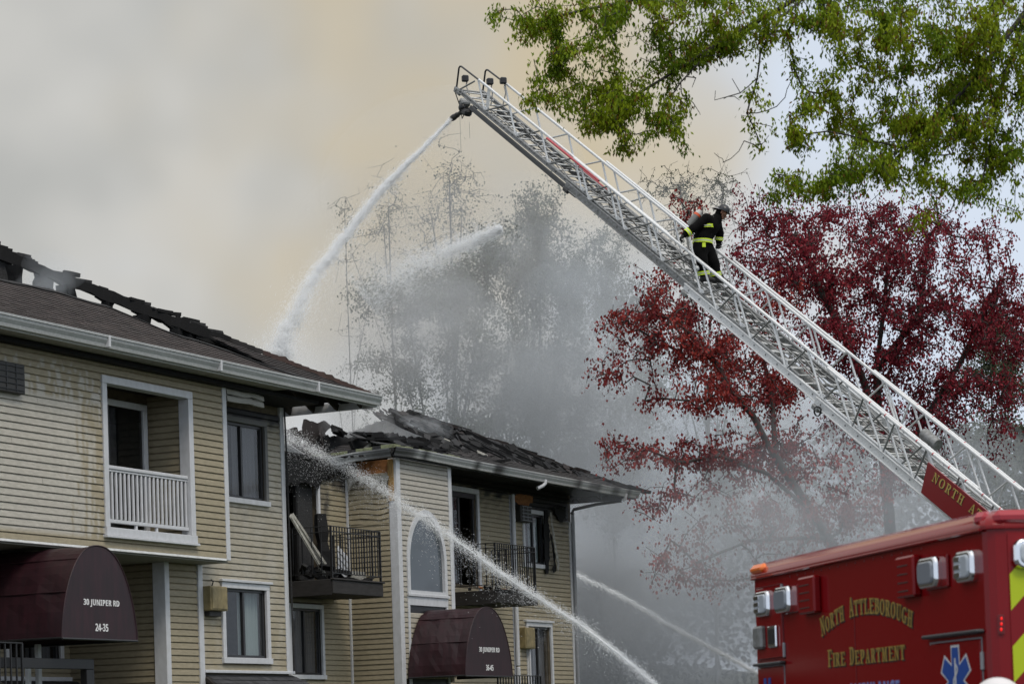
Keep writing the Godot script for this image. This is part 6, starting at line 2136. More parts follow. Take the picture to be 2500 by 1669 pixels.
func limb(sh: Shape, a: Vector3, b: Vector3, r0: float, r1: float) -> void:
	var d := (b - a).normalized()
	if d == Vector3.ZERO: return
	var u := d.cross(Vector3(0.3, 0.2, 0.9)).normalized()
	var w := d.cross(u)
	var n := 3 if r0 < 0.02 else (5 if r0 < 0.06 else 8)
	var b2 := b + d * r1 * 0.5
	for k in n:
		var m0 := u * cos(TAU * k / n) + w * sin(TAU * k / n)
		var m1 := u * cos(TAU * (k + 1) / n) + w * sin(TAU * (k + 1) / n)
		sh.smooth([a + m0 * r0, a + m1 * r0, b2 + m1 * r1], [m0, m1, m1])
		sh.smooth([a + m0 * r0, b2 + m1 * r1, b2 + m0 * r1], [m0, m1, m0])


func ends_in(blobs: Array, per: float, deep: float, leaves: float) -> Array:
	var out := []
	for b in blobs:
		var n := int(per * b[3] * b[4] * b[5] * 10.0) + 2
		for i in n:
			var p := Vector3(rng.randfn(0, 0.48), rng.randfn(0, 0.48), rng.randfn(0, 0.5))
			if p.length() > 1.25: p = p.normalized() * rng.randf_range(0.6, 1.2)
			out.append([Vector3(b[0] + p.x * b[3], b[1] + p.y * b[4], b[2] + p.z * deep), leaves])
	return out


func leaf(long: float, wide: float) -> ArrayMesh:   # a folded blade that hangs from its stalk at the origin
	var s := Shape.new()
	var a := Vector3.ZERO
	var l := Vector3(-wide, -long * 0.45, 0.18 * wide)
	var r := Vector3(wide, -long * 0.45, 0.18 * wide)
	var e := Vector3(0, -long, 0.0)
	s.tri(a, l, e); s.tri(a, e, r)
	return s.mesh()


func hang_leaves(tree: Node3D, called: String, g: Array, mesh: Mesh, m: Material, each: int, spread: float, droop: float, tone: Callable) -> void:
	var places := []
	var tints := []
	for t in g[3]:
		if t[1] <= 0.0: continue
		var at: int = t[0]
		for i in int(each * t[1] * rng.randf_range(0.5, 1.5)):
			var k := at
			for j in rng.randi_range(0, 3):
				if g[2][k] >= 0: k = g[2][k]
			var p: Vector3 = g[1][k] + Vector3(rng.randfn(0, spread), rng.randfn(-spread * 0.3, spread), rng.randfn(0, spread))
			var turn := Basis(Vector3.UP, rng.randf() * TAU) * Basis(Vector3.RIGHT, rng.randfn(0, droop)) * Basis(Vector3.BACK, rng.randfn(0, droop))
			places.append(Transform3D(turn.scaled(Vector3.ONE * rng.randf_range(0.65, 1.3)), p))
			tints.append(tone.call(p))
	scatter(tree, called, mesh, m, places, tints)


func leaf_mat(key: String, back: Color) -> StandardMaterial3D:
	return mat(key, Color(1, 1, 1), 0.55, {"vertex_color_use_as_albedo": true, "metallic_specular": 0.25, "cull_mode": BaseMaterial3D.CULL_DISABLED, "backlight_enabled": true, "backlight": back})


func green_tree() -> void:
	textured(mat("dark_bark", Color(0.035, 0.03, 0.027), 0.9), streaks, Vector3(2, 0.6, 2))
	leaf_mat("green_leaf", Color(0.75, 0.75, 0.75))
	var leafy := [[0.10, 9.14, -26.00, 0.20, 0.10, 0.50], [0.60, 9.05, -26.00, 0.40, 0.22, 1.00], [1.23, 9.01, -26.00, 0.49, 0.25, 1.00], [1.77, 9.06, -26.00, 0.45, 0.25, 1.00], [0.89, 8.63, -25.50, 0.31, 0.12, 0.60], [0.62, 8.53, -26.00, 0.36, 0.20, 1.00], [1.22, 8.50, -26.40, 0.59, 0.28, 1.30], [0.97, 8.08, -26.00, 0.45, 0.19, 1.00], [1.65, 8.10, -26.00, 0.49, 0.22, 1.00], [1.41, 7.84, -26.00, 0.31, 0.10, 1.00], [1.84, 7.85, -26.00, 0.18, 0.12, 0.80], [0.40, 8.31, -26.00, 0.16, 0.18, 0.60], [2.31, 8.95, -26.00, 0.49, 0.31, 1.00], [2.76, 8.98, -26.00, 0.36, 0.25, 1.00], [1.98, 8.80, -26.60, 0.46, 0.23, 0.90], [2.64, 8.12, -26.00, 0.12, 0.10, 0.35], [3.48, 8.91, -26.00, 0.45, 0.36, 1.00], [4.04, 8.80, -26.50, 0.50, 0.41, 1.20], [4.51, 8.78, -26.00, 0.54, 0.40, 1.00], [5.10, 8.81, -26.00, 0.49, 0.40, 1.20], [5.39, 8.30, -26.00, 0.31, 0.40, 1.00], [4.99, 8.53, -27.00, 0.51, 0.37, 1.20], [3.37, 8.32, -26.00, 0.27, 0.27, 0.70], [3.17, 7.86, -25.60, 0.26, 0.18, 0.70], [3.08, 7.78, -26.00, 0.27, 0.16, 0.70], [3.95, 8.18, -27.00, 0.56, 0.32, 1.10], [4.34, 7.83, -26.00, 0.49, 0.36, 1.20], [5.02, 7.84, -26.50, 0.41, 0.36, 1.00], [3.50, 7.32, -25.60, 0.53, 0.22, 1.00], [4.14, 7.43, -26.00, 0.49, 0.25, 1.00], [3.14, 7.15, -25.60, 0.31, 0.14, 1.00], [2.92, 7.25, -25.60, 0.22, 0.11, 0.70], [4.58, 7.19, -26.00, 0.40, 0.18, 1.00], [5.25, 7.39, -26.40, 0.27, 0.27, 1.00], [4.28, 6.89, -25.60, 0.20, 0.11, 0.60], [5.37, 7.62, -26.00, 0.18, 0.36, 1.00], [5.34, 6.98, -26.00, 0.11, 0.11, 0.50], [5.81, 8.09, -26.50, 0.27, 1.14, 0.80], [4.10, 9.64, -27.00, 1.95, 0.28, 1.20], [1.76, 9.72, -27.00, 1.39, 0.23, 0.80]]
	var bare := [[2.51, 8.17, -26.00, 0.40, 0.27, 0.60], [3.01, 8.29, -26.00, 0.22, 0.31, 0.50], [2.26, 7.72, -26.00, 0.40, 0.18, 0.30], [2.72, 7.75, -26.00, 0.22, 0.22, 0.30], [2.01, 8.32, -26.00, 0.54, 0.31, 0.60], [4.75, 6.96, -26.00, 0.40, 0.13, 0.30], [1.27, 7.75, -26.00, 0.18, 0.07, 0.15]]
	var limbs := [[Vector3(10.24, 10.67, -27.00), Vector3(8.39, 11.31, -27.00), Vector3(6.48, 10.56, -27.00), Vector3(4.78, 9.80, -26.80), Vector3(3.19, 9.34, -26.50), Vector3(2.33, 8.82, -26.30), Vector3(1.43, 8.23, -26.00), Vector3(0.82, 7.92, -25.80)], [Vector3(4.78, 9.80, -26.80), Vector3(3.11, 9.62, -26.50), Vector3(1.69, 9.29, -26.00), Vector3(0.59, 9.04, -25.80)], [Vector3(6.48, 10.56, -27.00), Vector3(5.73, 9.25, -26.80), Vector3(5.02, 8.37, -26.40), Vector3(4.24, 7.61, -26.00), Vector3(3.66, 7.33, -25.80), Vector3(3.14, 7.11, -25.60)], [Vector3(5.73, 9.25, -26.80), Vector3(5.31, 8.25, -26.50), Vector3(5.09, 7.44, -26.20), Vector3(4.96, 7.09, -26.00)], [Vector3(3.57, 9.56, -26.50), Vector3(3.01, 9.07, -26.20), Vector3(2.78, 8.66, -26.00), Vector3(2.73, 8.39, -26.00), Vector3(2.55, 8.25, -26.00), Vector3(2.28, 8.18, -26.00)], [Vector3(2.73, 8.39, -26.00), Vector3(2.61, 8.03, -26.00), Vector3(2.74, 7.70, -26.00)], [Vector3(4.24, 7.61, -26.00), Vector3(3.41, 7.77, -25.80), Vector3(3.03, 7.69, -25.60)], [Vector3(2.33, 8.82, -26.30), Vector3(1.93, 8.37, -26.00), Vector3(1.63, 7.87, -25.80)]]
	var t := thing("maple_tree", "green-leaved tree overhanging the top right with thin dark branches", "tree", Vector3(10.24, 0, -27))
	var o := -t.position
	for l in limbs:
		for i in l.size(): l[i] += o
	limbs.push_front([Vector3(0, 0, 0), Vector3(0.15, 4, 0.1), Vector3(0.05, 8, 0), limbs[0][0]])
	limbs.append([Vector3(0.05, 8, 0), Vector3(0.8, 11, 0.5), Vector3(1.2, 14, 1)])
	limbs.append([Vector3(0.1, 6.5, 0), Vector3(2.5, 9, -1.0), Vector3(4, 11, -1.5)])
	var moved := func(a: Array) -> Array:
		for e in a: e[0] += o
		return a
	var ends: Array = moved.call(ends_in(leafy, 20.0, 0.8, 1.0))
	ends.append_array(moved.call(ends_in(bare, 8.0, 0.4, 0.0)))
	ends.append_array(ends_in([[1.0, 13.5, 0.5, 2.6, 1.8, 0.18], [3.8, 10.8, -1.2, 1.8, 1.4, 0.18], [-2.5, 12.0, 0.3, 2.4, 0.9, 0.18]], 6.0, 1.5, 1.0))
	var g := grow(limbs, ends, 0.10, 0.4, 0.025, 0.0036, 0.37, 0.22)
	part(t, "trunk", g[0], M.dark_bark)
	hang_leaves(t, "crown", g, leaf(0.052, 0.0108), M.green_leaf, 76, 0.046, 0.42, func(p: Vector3) -> Color:
		var v := noise.get_noise_3d(p.x * 1.4, p.y * 1.4, p.z * 1.4)
		var c := Color(0.09, 0.155, 0.004).lerp(Color(0.26, 0.32, 0.010), clampf(0.4 + v + rng.randf_range(-0.3, 0.3), 0, 1))
		if rng.randf() < 0.07 + maxf(0.0, v) * 0.25: c = Color(0.15, 0.085, 0.015)
		return c)


func red_trees() -> void:
	leaf_mat("red_leaf", Color(0.55, 0.55, 0.55))
	textured(mat("grey_bark", Color(0.06, 0.05, 0.047), 0.9), streaks, Vector3(1.5, 0.5, 1.5))
	var red_a := [[5.00, 15.36, -66.00, 0.57, 0.51, 0.70], [3.91, 13.36, -64.00, 0.49, 0.31, 0.60], [3.15, 11.99, -63.00, 0.92, 0.49, 1.00], [4.25, 12.34, -63.00, 1.19, 0.59, 1.20], [2.63, 10.61, -62.00, 0.59, 0.53, 0.70], [4.51, 11.27, -62.50, 1.29, 0.75, 1.20], [5.84, 11.19, -63.00, 1.08, 0.76, 1.20], [5.18, 9.98, -62.00, 1.17, 0.64, 1.00], [6.89, 10.42, -64.00, 1.21, 0.88, 1.10], [3.89, 9.92, -62.00, 0.85, 0.43, 0.50], [2.73, 8.50, -61.00, 0.99, 0.42, 0.70], [4.05, 8.52, -62.00, 1.17, 0.48, 0.60], [5.63, 8.47, -63.00, 1.41, 0.76, 0.80], [7.38, 8.52, -64.00, 1.32, 0.88, 0.80], [3.74, 7.26, -61.00, 0.84, 0.47, 0.50], [5.49, 6.97, -62.00, 1.49, 0.74, 0.60], [7.42, 6.89, -63.00, 1.41, 0.76, 0.60], [3.68, 5.78, -61.00, 0.58, 0.73, 0.50], [5.01, 5.49, -62.00, 1.06, 0.59, 0.40], [6.72, 5.54, -62.00, 1.17, 0.59, 0.40], [8.76, 7.37, -64.00, 1.10, 0.99, 0.60], [6.75, 12.43, -64.00, 0.99, 0.66, 1.00]]
	var red_b := [[7.23, 16.00, -70.00, 0.90, 0.66, 0.80], [8.67, 15.47, -70.00, 1.32, 0.90, 1.00], [10.40, 15.98, -71.00, 1.34, 0.79, 0.90], [11.70, 15.73, -70.00, 1.08, 0.66, 0.80], [11.14, 14.46, -69.00, 1.54, 0.95, 1.10], [13.00, 14.96, -70.00, 1.08, 0.72, 0.50], [13.57, 13.96, -70.00, 0.90, 0.72, 0.60], [8.03, 14.32, -69.00, 1.42, 0.95, 1.10], [9.69, 13.85, -70.00, 1.68, 1.08, 1.20], [11.43, 12.89, -69.00, 1.78, 1.18, 1.30], [13.38, 12.39, -70.00, 1.08, 1.08, 1.00], [8.91, 12.26, -69.00, 1.42, 0.83, 1.10], [10.81, 11.50, -70.00, 1.56, 0.84, 1.10], [12.60, 10.84, -70.00, 1.44, 0.84, 1.00], [13.92, 10.79, -70.00, 0.60, 0.96, 0.80], [13.75, 9.46, -70.00, 0.54, 0.60, 0.40], [11.59, 9.90, -70.00, 1.32, 0.72, 0.80], [9.77, 10.07, -69.00, 1.18, 0.83, 0.90], [10.55, 8.62, -69.00, 1.18, 0.83, 0.60], [6.51, 14.31, -68.00, 0.70, 0.70, 0.80], [11.91, 8.68, -70.00, 0.96, 0.60, 0.50]]
	red_b.append_array([[14.3, 13.4, -70.0, 0.7, 0.9, 0.9], [14.6, 12.2, -70.0, 0.6, 0.9, 0.9], [13.6, 15.2, -70.0, 0.7, 0.5, 0.5]])
	var stems_a := [[Vector3(8.70, 2.18, -63.00), Vector3(8.35, 5.66, -63.00), Vector3(7.54, 7.10, -63.00), Vector3(6.72, 8.43, -63.00), Vector3(6.14, 9.52, -62.80), Vector3(5.66, 10.05, -62.60), Vector3(5.24, 10.81, -62.50), Vector3(4.42, 11.81, -62.50)], [Vector3(7.54, 7.10, -63.00), Vector3(6.44, 8.01, -62.50), Vector3(5.23, 8.43, -62.00), Vector3(4.22, 8.24, -61.50), Vector3(3.37, 8.56, -61.20)], [Vector3(6.72, 8.43, -63.00), Vector3(6.78, 10.21, -64.00), Vector3(6.49, 11.55, -64.00), Vector3(5.55, 13.77, -65.00), Vector3(5.05, 15.13, -66.00)], [Vector3(7.94, 6.43, -63.00), Vector3(5.90, 6.32, -62.00), Vector3(4.56, 5.79, -61.50)]]
	var stems_b := [[Vector3(10.74, 1.96, -70.00), Vector3(10.60, 6.06, -70.00), Vector3(10.50, 8.24, -70.00), Vector3(10.39, 9.94, -70.00), Vector3(10.33, 11.52, -70.00), Vector3(10.64, 13.33, -70.00), Vector3(10.83, 15.03, -70.00)], [Vector3(10.39, 9.94, -70.00), Vector3(9.74, 11.90, -70.00), Vector3(8.90, 13.54, -69.50), Vector3(8.30, 15.36, -70.00)], [Vector3(10.50, 8.24, -70.00), Vector3(11.73, 10.26, -70.00), Vector3(12.76, 11.80, -70.00), Vector3(13.54, 13.35, -70.00)], [Vector3(10.33, 11.52, -70.00), Vector3(11.51, 12.97, -69.50), Vector3(11.92, 14.99, -70.00)]]
	var tall := thing("red_maple", "tall dark red tree behind the ladder reaching to the right edge", "tree", Vector3(10.74, 0, -70))
	red_tree(tall, stems_b, red_b, 10.0, Color(0.22, 0.020, 0.030), Color(0.115, 0.013, 0.022))
	var low := thing("red_maple", "lower brick-red tree with smoke in its hanging branches, left of ladder foot", "tree", Vector3(8.70, 0, -63))
	red_tree(low, stems_a, red_a, 9.0, Color(0.25, 0.030, 0.022), Color(0.12, 0.015, 0.020))


func red_tree(t: Node3D, stems: Array, blobs: Array, per: float, c0: Color, c1: Color) -> void:
	var o := -t.position
	for l in stems:
		for i in l.size(): l[i] += o
	stems[0].push_front(Vector3.ZERO)
	var ends := ends_in(blobs, per, 2.2, 1.0)
	for e in ends: e[0] += o
	var g := grow(stems, ends, 0.24, -0.2, 0.05, 0.0075, 0.40, 0.34)
	part(t, "trunk", g[0], M.grey_bark)
	hang_leaves(t, "crown", g, leaf(0.092, 0.030), M.red_leaf, 22, 0.105, 0.45, func(p: Vector3) -> Color:
		var v := noise.get_noise_3d(p.x * 0.5, p.y * 0.5, p.z * 0.5)
		return c0.lerp(c1, clampf(0.45 - v + rng.randf_range(-0.4, 0.4), 0, 1)))


func far_trees() -> void:
	leaf_mat("grey_leaf", Color(0.5, 0.5, 0.5))
	textured(mat("hazed_bark", Color(0.15, 0.145, 0.135), 0.9), streaks, Vector3(1.5, 0.5, 1.5))  # bark of the distant trees, lightened to put haze into its colour
	# label, foot x and z, fork height, leaves per end, leaf length, crowns
	var all := [
		["small bare hazy tree farthest left, half lost in the smoke", -5.57, -92.0, 16.0, 5, 0.085, [[-5.59, 21.18, -92.00, 0.87, 0.71, 1.00]]],
		["thin bare hazy tree crossed by the upper water jet", -4.07, -94.0, 16.0, 5, 0.085, [[-4.07, 22.04, -94.00, 0.89, 1.29, 1.00], [-4.27, 20.90, -94.00, 0.97, 0.97, 1.00]]],
		["tall bare fan-shaped tree standing in smoke right of the upper water jet", -1.72, -90.0, 15.0, 5, 0.085, [[-1.70, 21.88, -90.00, 1.08, 1.39, 1.00], [-1.27, 20.61, -90.00, 1.39, 1.70, 1.30], [-2.37, 20.34, -90.00, 1.08, 1.24, 1.00]]],
		["leafy grey-green tree fading into smoke under the middle of the ladder", 1.08, -88.0, 9.0, 36, 0.105, [[1.48, 19.79, -88.00, 1.36, 1.51, 1.00], [0.83, 18.28, -88.00, 1.66, 1.66, 1.20], [2.32, 17.62, -88.00, 1.36, 1.66, 1.20]]],
		["pale hazy tree between grey-green tree and red trees, mostly veiled by smoke", 3.82, -92.0, 9.0, 32, 0.105, [[3.87, 18.62, -92.00, 1.26, 2.05, 1.00], [4.29, 17.00, -92.00, 1.26, 1.58, 1.00]]],
		["bare twiggy tree showing above the ladder beside the firefighter", 7.6, -95.0, 15.0, 3, 0.09, [[6.90, 22.22, -95.00, 1.79, 0.82, 1.00], [8.54, 22.16, -95.00, 0.98, 0.98, 0.80], [7.51, 21.04, -95.00, 1.79, 0.98, 0.80]]],
		["grey-green tree at the right edge behind the red crown", 16.24, -84.0, 8.0, 48, 0.105, [[16.22, 14.97, -84.00, 1.01, 1.15, 1.00], [16.89, 13.63, -84.00, 0.87, 1.44, 1.00], [15.73, 13.53, -84.00, 0.87, 0.87, 1.00]]],
		["low dark olive tree behind the roofs, under the bare fan-shaped tree", -2.16, -84.0, 8.0, 52, 0.105, [[-3.17, 16.49, -84.00, 1.87, 1.01, 1.20], [-1.26, 17.01, -84.00, 1.59, 1.15, 1.30], [-0.21, 18.14, -84.00, 1.01, 0.72, 1.00]]]]
	for q in all:
		var t := thing("distant_tree", q[0], "tree", Vector3(q[1], 0, q[2]), 0.0, "hazy trees behind the buildings")
		var o := -t.position
		var fork := Vector3(0, q[3], 0)
		var limbs := [[Vector3.ZERO, Vector3(0.1, q[3] * 0.5, 0.1), fork]]
		var crowns: Array = q[6].duplicate(true)
		var bare: bool = q[4] <= 4
		for b in q[6]:   # the crown goes on down the stem
			for k in (4 if bare else 3):
				crowns.append([b[0] * 0.75 + q[1] * 0.25 + rng.randf_range(-1.4, 1.4), b[1] - 2.3 * (k + 1), b[2] + rng.randf_range(-1, 1), b[3] * (1.1 + 0.15 * k), b[4] * 1.1, b[5] * (0.5 if bare else 0.45)])
		for b in crowns:
			var c := Vector3(b[0], b[1], b[2]) + o
			fork = Vector3(0, clampf(c.y - 4.5, 3.0, q[3]), 0)
			limbs.append([fork, fork.lerp(c, 0.5) + Vector3(0, 0.2, 0.3 * sin(b[0])), c])
		var ends := ends_in(crowns, 16.0 if bare else 5.0, 1.6, 1.0)
		for e in ends: e[0] += o
		if bare:
			for e in ends: e[0].y += 0.25 * rng.randf()
		var g := grow(limbs, ends, 0.36, -1.0, 0.02, 0.0055, 0.36, 0.24)
		part(t, "trunk", g[0], M.hazed_bark)
		hang_leaves(t, "crown", g, leaf(q[5], q[5] * 0.3), M.grey_leaf, q[4], 0.16 if not bare else 0.05, 0.7, func(_p: Vector3) -> Color: return Color(0.075, 0.088, 0.05) * rng.randf_range(0.7, 1.3))
	treeline()


func treeline() -> void:   # a wood beyond, seen only as a dim mass through the smoke
	textured(mat("wooded", Color(0.045, 0.05, 0.035), 0.95), streaks, Vector3(0.15, 0.15, 0.15))
	var hill := Shape.new()
	var pts := []
	for i in 61:
		var x := -150.0 + i * 5.0
		var h := 5.0 + 1.5 * noise.get_noise_1d(i * 2.2)
		pts.append([Vector3(x, -0.2, -112), Vector3(x, h * 0.8, -122), Vector3(x, h, -135), Vector3(x, h * 0.6, -190), Vector3(x, -0.5, -260)])
	for i in 60:
		for k in 4:
			hill.quad(pts[i][k], pts[i + 1][k], pts[i + 1][k + 1], pts[i][k + 1])
	part(self, "wooded_hill", hill, M.wooded).set_meta("kind", "structure")
	var w := thing("treeline", "dim grey-green wood along the horizon behind the smoke", "woods")
	w.set_meta("kind", "stuff")
	var places := []
	var tints := []
	for i in 34:
		var x := -30.0 + i * 2.2 + rng.randf_range(-0.8, 0.8)
		var z := -106.0 + rng.randf_range(-3, 3)
		var high := lerpf(5.0, 14.0, smoothstep(1.0, 11.0, x)) + 2.5 * noise.get_noise_1d(i * 3.0)
		for k in 2600:
			var y := high * sqrt(rng.randf())
			var r := 2.6 * sqrt(maxf(0.05, 1.0 - pow(y / high, 3.0)))
			places.append(Transform3D(Basis.from_euler(Vector3(rng.randf() * TAU, rng.randf() * TAU, 0)).scaled(Vector3.ONE * rng.randf_range(0.6, 1.4)), Vector3(x + rng.randfn(0, r * 0.5), y, z + rng.randfn(0, r * 0.5))))
			tints.append(Color(0.055, 0.06, 0.04) * rng.randf_range(0.75, 1.25))
	scatter(w, "foliage", leaf(0.24, 0.11), M.grey_leaf, places, tints)


func side_trees() -> void:   # dark evergreens left of the picture, mirrored in the ambulance's side
	var spots := [["dark evergreen tree left of the nearer building, by its end wall", -13.5, -33.0, 11.0], ["tall dark evergreen tree left of the street, nearest the camera", -15.5, -25.0, 12.5], ["broad dark evergreen tree left of the street, between two others", -17.5, -30.0, 12.0]]
	for q in spots:
		var t := thing("evergreen_tree", q[0], "tree", Vector3(q[1], 0, q[2]), 0.0, "evergreens left of the nearer building")
		var tr := Shape.new()
		tr.tube([Vector3.ZERO, Vector3(0, q[3] * 0.5, 0), Vector3(0, q[3], 0)], [0.22, 0.14, 0.02], 8)
		part(t, "trunk", tr, M.dark_bark)
		var places := []
		for k in 5200:
			var y: float = q[3] * (0.04 + 0.96 * pow(rng.randf(), 1.3))
			var r: float = 2.4 * (1.02 - y / q[3]) * (0.75 + 0.25 * sin(y * 5.0))
			var a := rng.randf() * TAU
			var d := r * sqrt(rng.randf())
			places.append(Transform3D(Basis(Vector3.UP, a) * Basis(Vector3.RIGHT, -1.0 + rng.randfn(0, 0.3)), Vector3(sin(a) * d, y - d * 0.15, cos(a) * d)))
		var tints := []
		for k in places.size(): tints.append(Color(0.016, 0.026, 0.012) * rng.randf_range(0.7, 1.4))
		scatter(t, "crown", leaf(0.42, 0.07), M.grey_leaf, places, tints)


# ---------------------------------------------------------------- water and smoke
func along(pts: Array, t: float) -> Vector3:   # a smooth curve through the points, t from 0 to 1
	var x := clampf(t, 0, 0.99999) * (pts.size() - 1)
	var i := int(x)
	return pts[i].cubic_interpolate(pts[mini(i + 1, pts.size() - 1)], pts[maxi(i - 1, 0)], pts[mini(i + 2, pts.size() - 1)], x - i)


func jet(label: String, pts: Array, r0: float, r1: float, count: int, fat: float, core: float, below := 0.0) -> void:
	var t := thing("water_jet", label, "water jet", pts[0], 0.0, "water jets from fire hoses")
	var drop := Shape.new()
	var top := [Vector3(1, 0, 0), Vector3(0, 1, 0), Vector3(-1, 0, 0), Vector3(0, -1, 0)]
	for k in 4:
		for s in [-1.0, 1.0]:
			var e := Vector3(0, 0, s)
			var a: Vector3 = top[k]
			var b: Vector3 = top[(k + 1) % 4]
			var p := [a, b, e] if s > 0 else [b, a, e]
			drop.smooth(p, [p[0], p[1], p[2]])
	var places := []
	var strands := 11
	for i in count:
		var f := rng.randf()
		var k := rng.randi() % strands
		# ropes of water: each strand wanders, thins out and thickens by turns
		if rng.randf() > 0.6 + 0.7 * (0.5 + noise.get_noise_2d(f * 34.0 + count, k * 7.0)) and f > 0.12: continue
		var p := along(pts, f)
		var d := (along(pts, minf(1.0, f + 0.01)) - along(pts, maxf(0.0, f - 0.01))).normalized()
		var wide := lerpf(r0, r1, pow(f, 1.25))
		wide *= 1.0 + 0.35 * noise.get_noise_1d(f * 40.0 + count)
		var sway := Vector3(noise.get_noise_2d(f * 14.0, k * 5.0), noise.get_noise_2d(f * 14.0 + 50.0, k * 5.0), noise.get_noise_2d(f * 14.0 + 90.0, k * 5.0)) * 0.9
		var o := sway + Vector3(rng.randfn(0, 1), rng.randfn(0, 1), rng.randfn(0, 1)) * 0.34
		if rng.randf() < 0.2: o *= 2.2
		o -= d * o.dot(d)
		p += o * wide
		if below > 0.0 and rng.randf() < below: p += Vector3(0, -absf(rng.randfn(0, wide * 2.6)), 0)
		var size := fat * rng.randf_range(0.4, 1.3) * lerpf(1.0, 0.75, f)
		var long := rng.randf_range(5, 16) * size
		var b := Basis.looking_at(-(d + Vector3(rng.randfn(0, 0.04), rng.randfn(0, 0.04), rng.randfn(0, 0.04))).normalized(), Vector3.UP)
		places.append(Transform3D(b * Basis.from_scale(Vector3(size, size, long)), p - pts[0]))
	scatter(t, "droplets", drop.mesh(), M.water, places)
	if core > 0.0:
		var c := []
		var r := []
		for i in 40:
			var f := core * i / 39.0
			c.append(along(pts, f) - pts[0])
			r.append(r0 * (0.75 - 0.5 * i / 39.0) * (1.0 + 0.25 * sin(i * 2.3)))
		var sh := Shape.new()
		sh.tube(c, r, 8)
		part(t, "solid_core", sh, M.water)


func jets() -> void:
	mat("water", Color(0.93, 0.95, 0.97), 0.25, {"backlight_enabled": true, "backlight": Color(1, 1, 1)})
	var mouth := ladder_frame() * Vector3(-1.42, -0.80, -0.36)
	jet("white water jet arching down from the ladder tip onto the left roof", [mouth, Vector3(-1.75, 14.98, -57.0), Vector3(-2.52, 13.99, -56.0), Vector3(-3.26, 12.84, -55.0), Vector3(-3.79, 11.91, -54.0), Vector3(-4.20, 10.99, -53.0), Vector3(-4.50, 10.19, -52.5), Vector3(-4.62, 9.7, -52.3)],
		0.035, 0.32, 66000, 0.0033, 0.25, 0.06)
	jet("broad water jet crossing in front of the arched window, up from lower right", [Vector3(2.3, 1.2, -19.0), Vector3(1.89, 1.70, -24.0), Vector3(1.55, 2.21, -28.0), Vector3(1.30, 2.65, -31.0), Vector3(0.86, 3.20, -34.0), Vector3(0.31, 3.76, -37.0), Vector3(-0.26, 4.31, -39.0), Vector3(-0.89, 4.93, -41.0), Vector3(-1.66, 5.60, -43.0), Vector3(-2.50, 6.35, -45.0), Vector3(-3.40, 7.03, -47.0), Vector3(-4.21, 7.66, -49.0), Vector3(-4.73, 8.10, -51.0)],
		0.026, 0.20, 64000, 0.0029, 0.6, 0.12)
	jet("thin water jet in the smoke between building and ambulance", [Vector3(6.9, 2.0, -55.0), Vector3(6.19, 2.60, -58.0), Vector3(5.75, 3.03, -60.0), Vector3(5.03, 3.71, -63.0), Vector3(4.04, 4.53, -66.0), Vector3(2.95, 5.48, -69.0), Vector3(1.50, 6.46, -72.0)],
		0.03, 0.11, 20000, 0.005, 0.6)
	jet("faint spray fanning leftwards through the smoke below the ladder", [Vector3(0.09, 16.23, -72.0), Vector3(-0.80, 15.87, -72.0), Vector3(-1.81, 15.47, -72.0), Vector3(-2.82, 15.00, -72.0), Vector3(-3.84, 14.28, -72.0)],
		0.12, 0.95, 16000, 0.0042, 0.0)


func bank(parent: Node3D, at: Vector3, size: Vector3, density: float, tone := Color(0.93, 0.965, 0.99), turn := 0.0) -> void:
	var f := FogVolume.new()
	f.name = "bank"
	parent.add_child(f, true)
	f.shape = RenderingServer.FOG_VOLUME_SHAPE_ELLIPSOID
	f.size = size * 2.0
	f.position = at
	f.rotation.z = turn
	var m := FogMaterial.new()
	m.density = density
	m.albedo = tone.linear_to_srgb()
	f.material = m


func billow(parent: Node3D, at: Vector3, reach: Vector3, count: int, size: float, density: float, tone: Color) -> void:   # many thin lobes that run into one another
	for i in count:
		var p := Vector3(rng.randfn(0, 0.5), rng.randfn(0, 0.5), rng.randfn(0, 0.5)).clampf(-1.0, 1.0)
		var s := size * rng.randf_range(0.6, 1.5)
		bank(parent, at + p * reach, Vector3(s * rng.randf_range(0.8, 1.5), s * rng.randf_range(0.7, 1.1), minf(1.6, s * 0.7)), density * rng.randf_range(0.6, 1.4), tone, rng.randf_range(-0.5, 0.5))


func smoke_thing(label: String) -> Node3D:
	var s := thing("smoke", label, "smoke")
	s.set_meta("kind", "stuff")
	return s


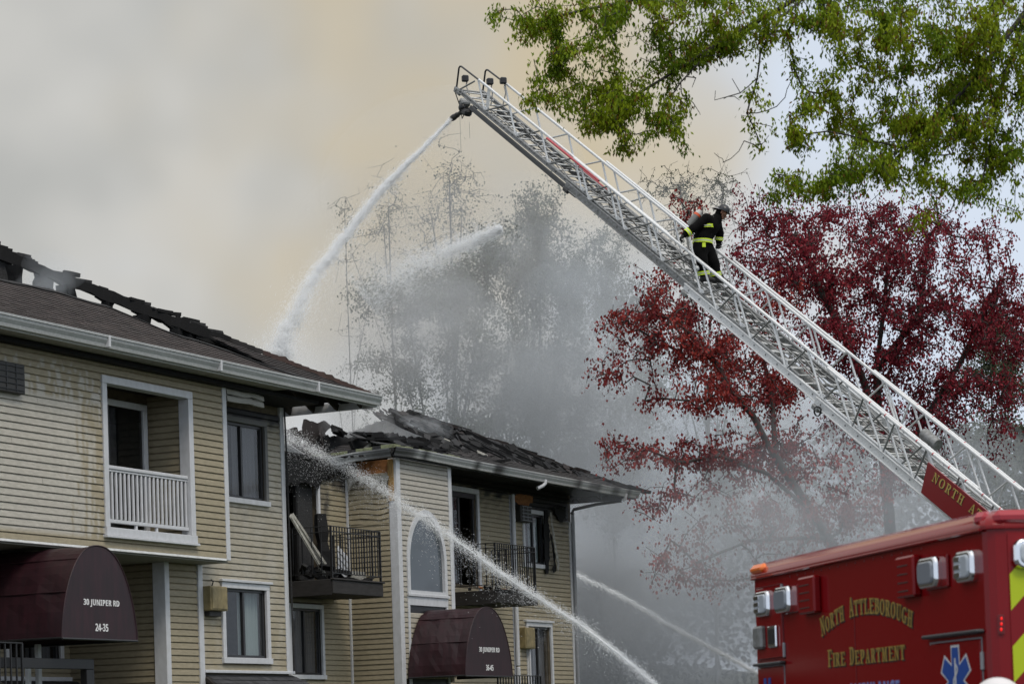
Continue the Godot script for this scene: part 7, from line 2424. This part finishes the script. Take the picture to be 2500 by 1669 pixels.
func smoke() -> void:
	var cold := Color(0.90, 0.955, 1.0)
	var plain := Color(0.95, 0.965, 0.97)
	var mid := smoke_thing("grey smoke drifting between the buildings and the hazy trees")
	# a wide thin veil before the wood, then the lobes that drift in it
	bank(mid, Vector3(0.4, 15.5, -82), Vector3(5.6, 4.6, 3.0), 0.05, plain)
	bank(mid, Vector3(6.5, 9.5, -84), Vector3(6.5, 6.0, 3.0), 0.12, cold)
	bank(mid, Vector3(9.0, 7.5, -84), Vector3(9.0, 6.0, 3.0), 0.15, cold)
	bank(mid, Vector3(-3.8, 18.0, -86), Vector3(3.6, 3.6, 2.0), 0.06, plain)
	bank(mid, Vector3(6.8, 19.0, -90), Vector3(4.0, 2.6, 2.0), 0.06, plain)
	bank(mid, Vector3(-1.4, 20.2, -85), Vector3(4.6, 3.6, 2.0), 0.10, plain)
	bank(mid, Vector3(-4.6, 14.8, -82), Vector3(2.4, 3.2, 1.5), 0.10, plain)
	billow(mid, Vector3(0.2, 12.6, -76), Vector3(3.6, 1.6, 2.0), 14, 1.8, 0.08, cold)
	billow(mid, Vector3(2.6, 9.6, -75), Vector3(2.4, 3.0, 2.0), 13, 2.0, 0.08, cold)
	billow(mid, Vector3(-2.4, 14.0, -77), Vector3(2.4, 1.6, 2.0), 10, 1.4, 0.06, plain)
	billow(mid, Vector3(2.4, 15.6, -79), Vector3(2.4, 1.8, 1.5), 9, 1.6, 0.055, cold)
	billow(mid, Vector3(3.0, 5.0, -74), Vector3(2.4, 2.2, 1.5), 9, 2.2, 0.12, cold)
	var red := smoke_thing("blue-grey smoke hanging in and below the red trees")
	billow(red, Vector3(4.6, 6.6, -57), Vector3(2.2, 1.6, 1.2), 9, 1.6, 0.05, cold)
	billow(red, Vector3(7.0, 6.0, -57), Vector3(2.2, 1.1, 1.2), 11, 1.3, 0.065, cold)
	billow(red, Vector3(4.2, 4.2, -57), Vector3(2.2, 1.2, 1.2), 7, 1.7, 0.06, cold)
	billow(red, Vector3(9.2, 6.4, -57), Vector3(1.4, 0.9, 1.0), 6, 1.0, 0.06, cold)
	billow(red, Vector3(13.5, 9.2, -74), Vector3(1.0, 1.6, 1.0), 5, 1.2, 0.10, cold)
	var steam := smoke_thing("white steam where the upper water jet strikes the nearer roof")
	billow(steam, Vector3(-3.9, 9.2, -54.5), Vector3(0.7, 0.7, 0.6), 9, 0.42, 0.16, plain)
	billow(steam, Vector3(-3.2, 8.6, -56), Vector3(0.6, 0.5, 0.6), 8, 0.4, 0.16, plain)
	var roof := smoke_thing("white smoke rising from the charred roof of the farther building")
	billow(roof, Vector3(-2.35, 8.75, -59), Vector3(0.8, 0.35, 0.6), 11, 0.36, 0.20, plain)
	billow(roof, Vector3(-2.0, 8.75, -58), Vector3(0.45, 0.25, 0.4), 8, 0.26, 0.30, cold)
	var wisps := smoke_thing("bluish smoke wisps over the burnt hip of the nearer roof")
	billow(wisps, Vector3(-7.75, 9.55, -42.2), Vector3(0.5, 0.3, 0.4), 10, 0.30, 0.16, cold)


func _ready() -> void:
	rng.seed = 7
	noise.seed = 3; noise.frequency = 0.9; noise.fractal_octaves = 4
	fine.seed = 8; fine.frequency = 6.0; fine.fractal_octaves = 3
	camera_and_sky()
	materials()
	ground()
	left_building()
	right_building()
	red_trees()
	far_trees()
	ladder()
	firefighter()
	ambulance()
	green_tree()
	side_trees()
	jets()
	smoke()
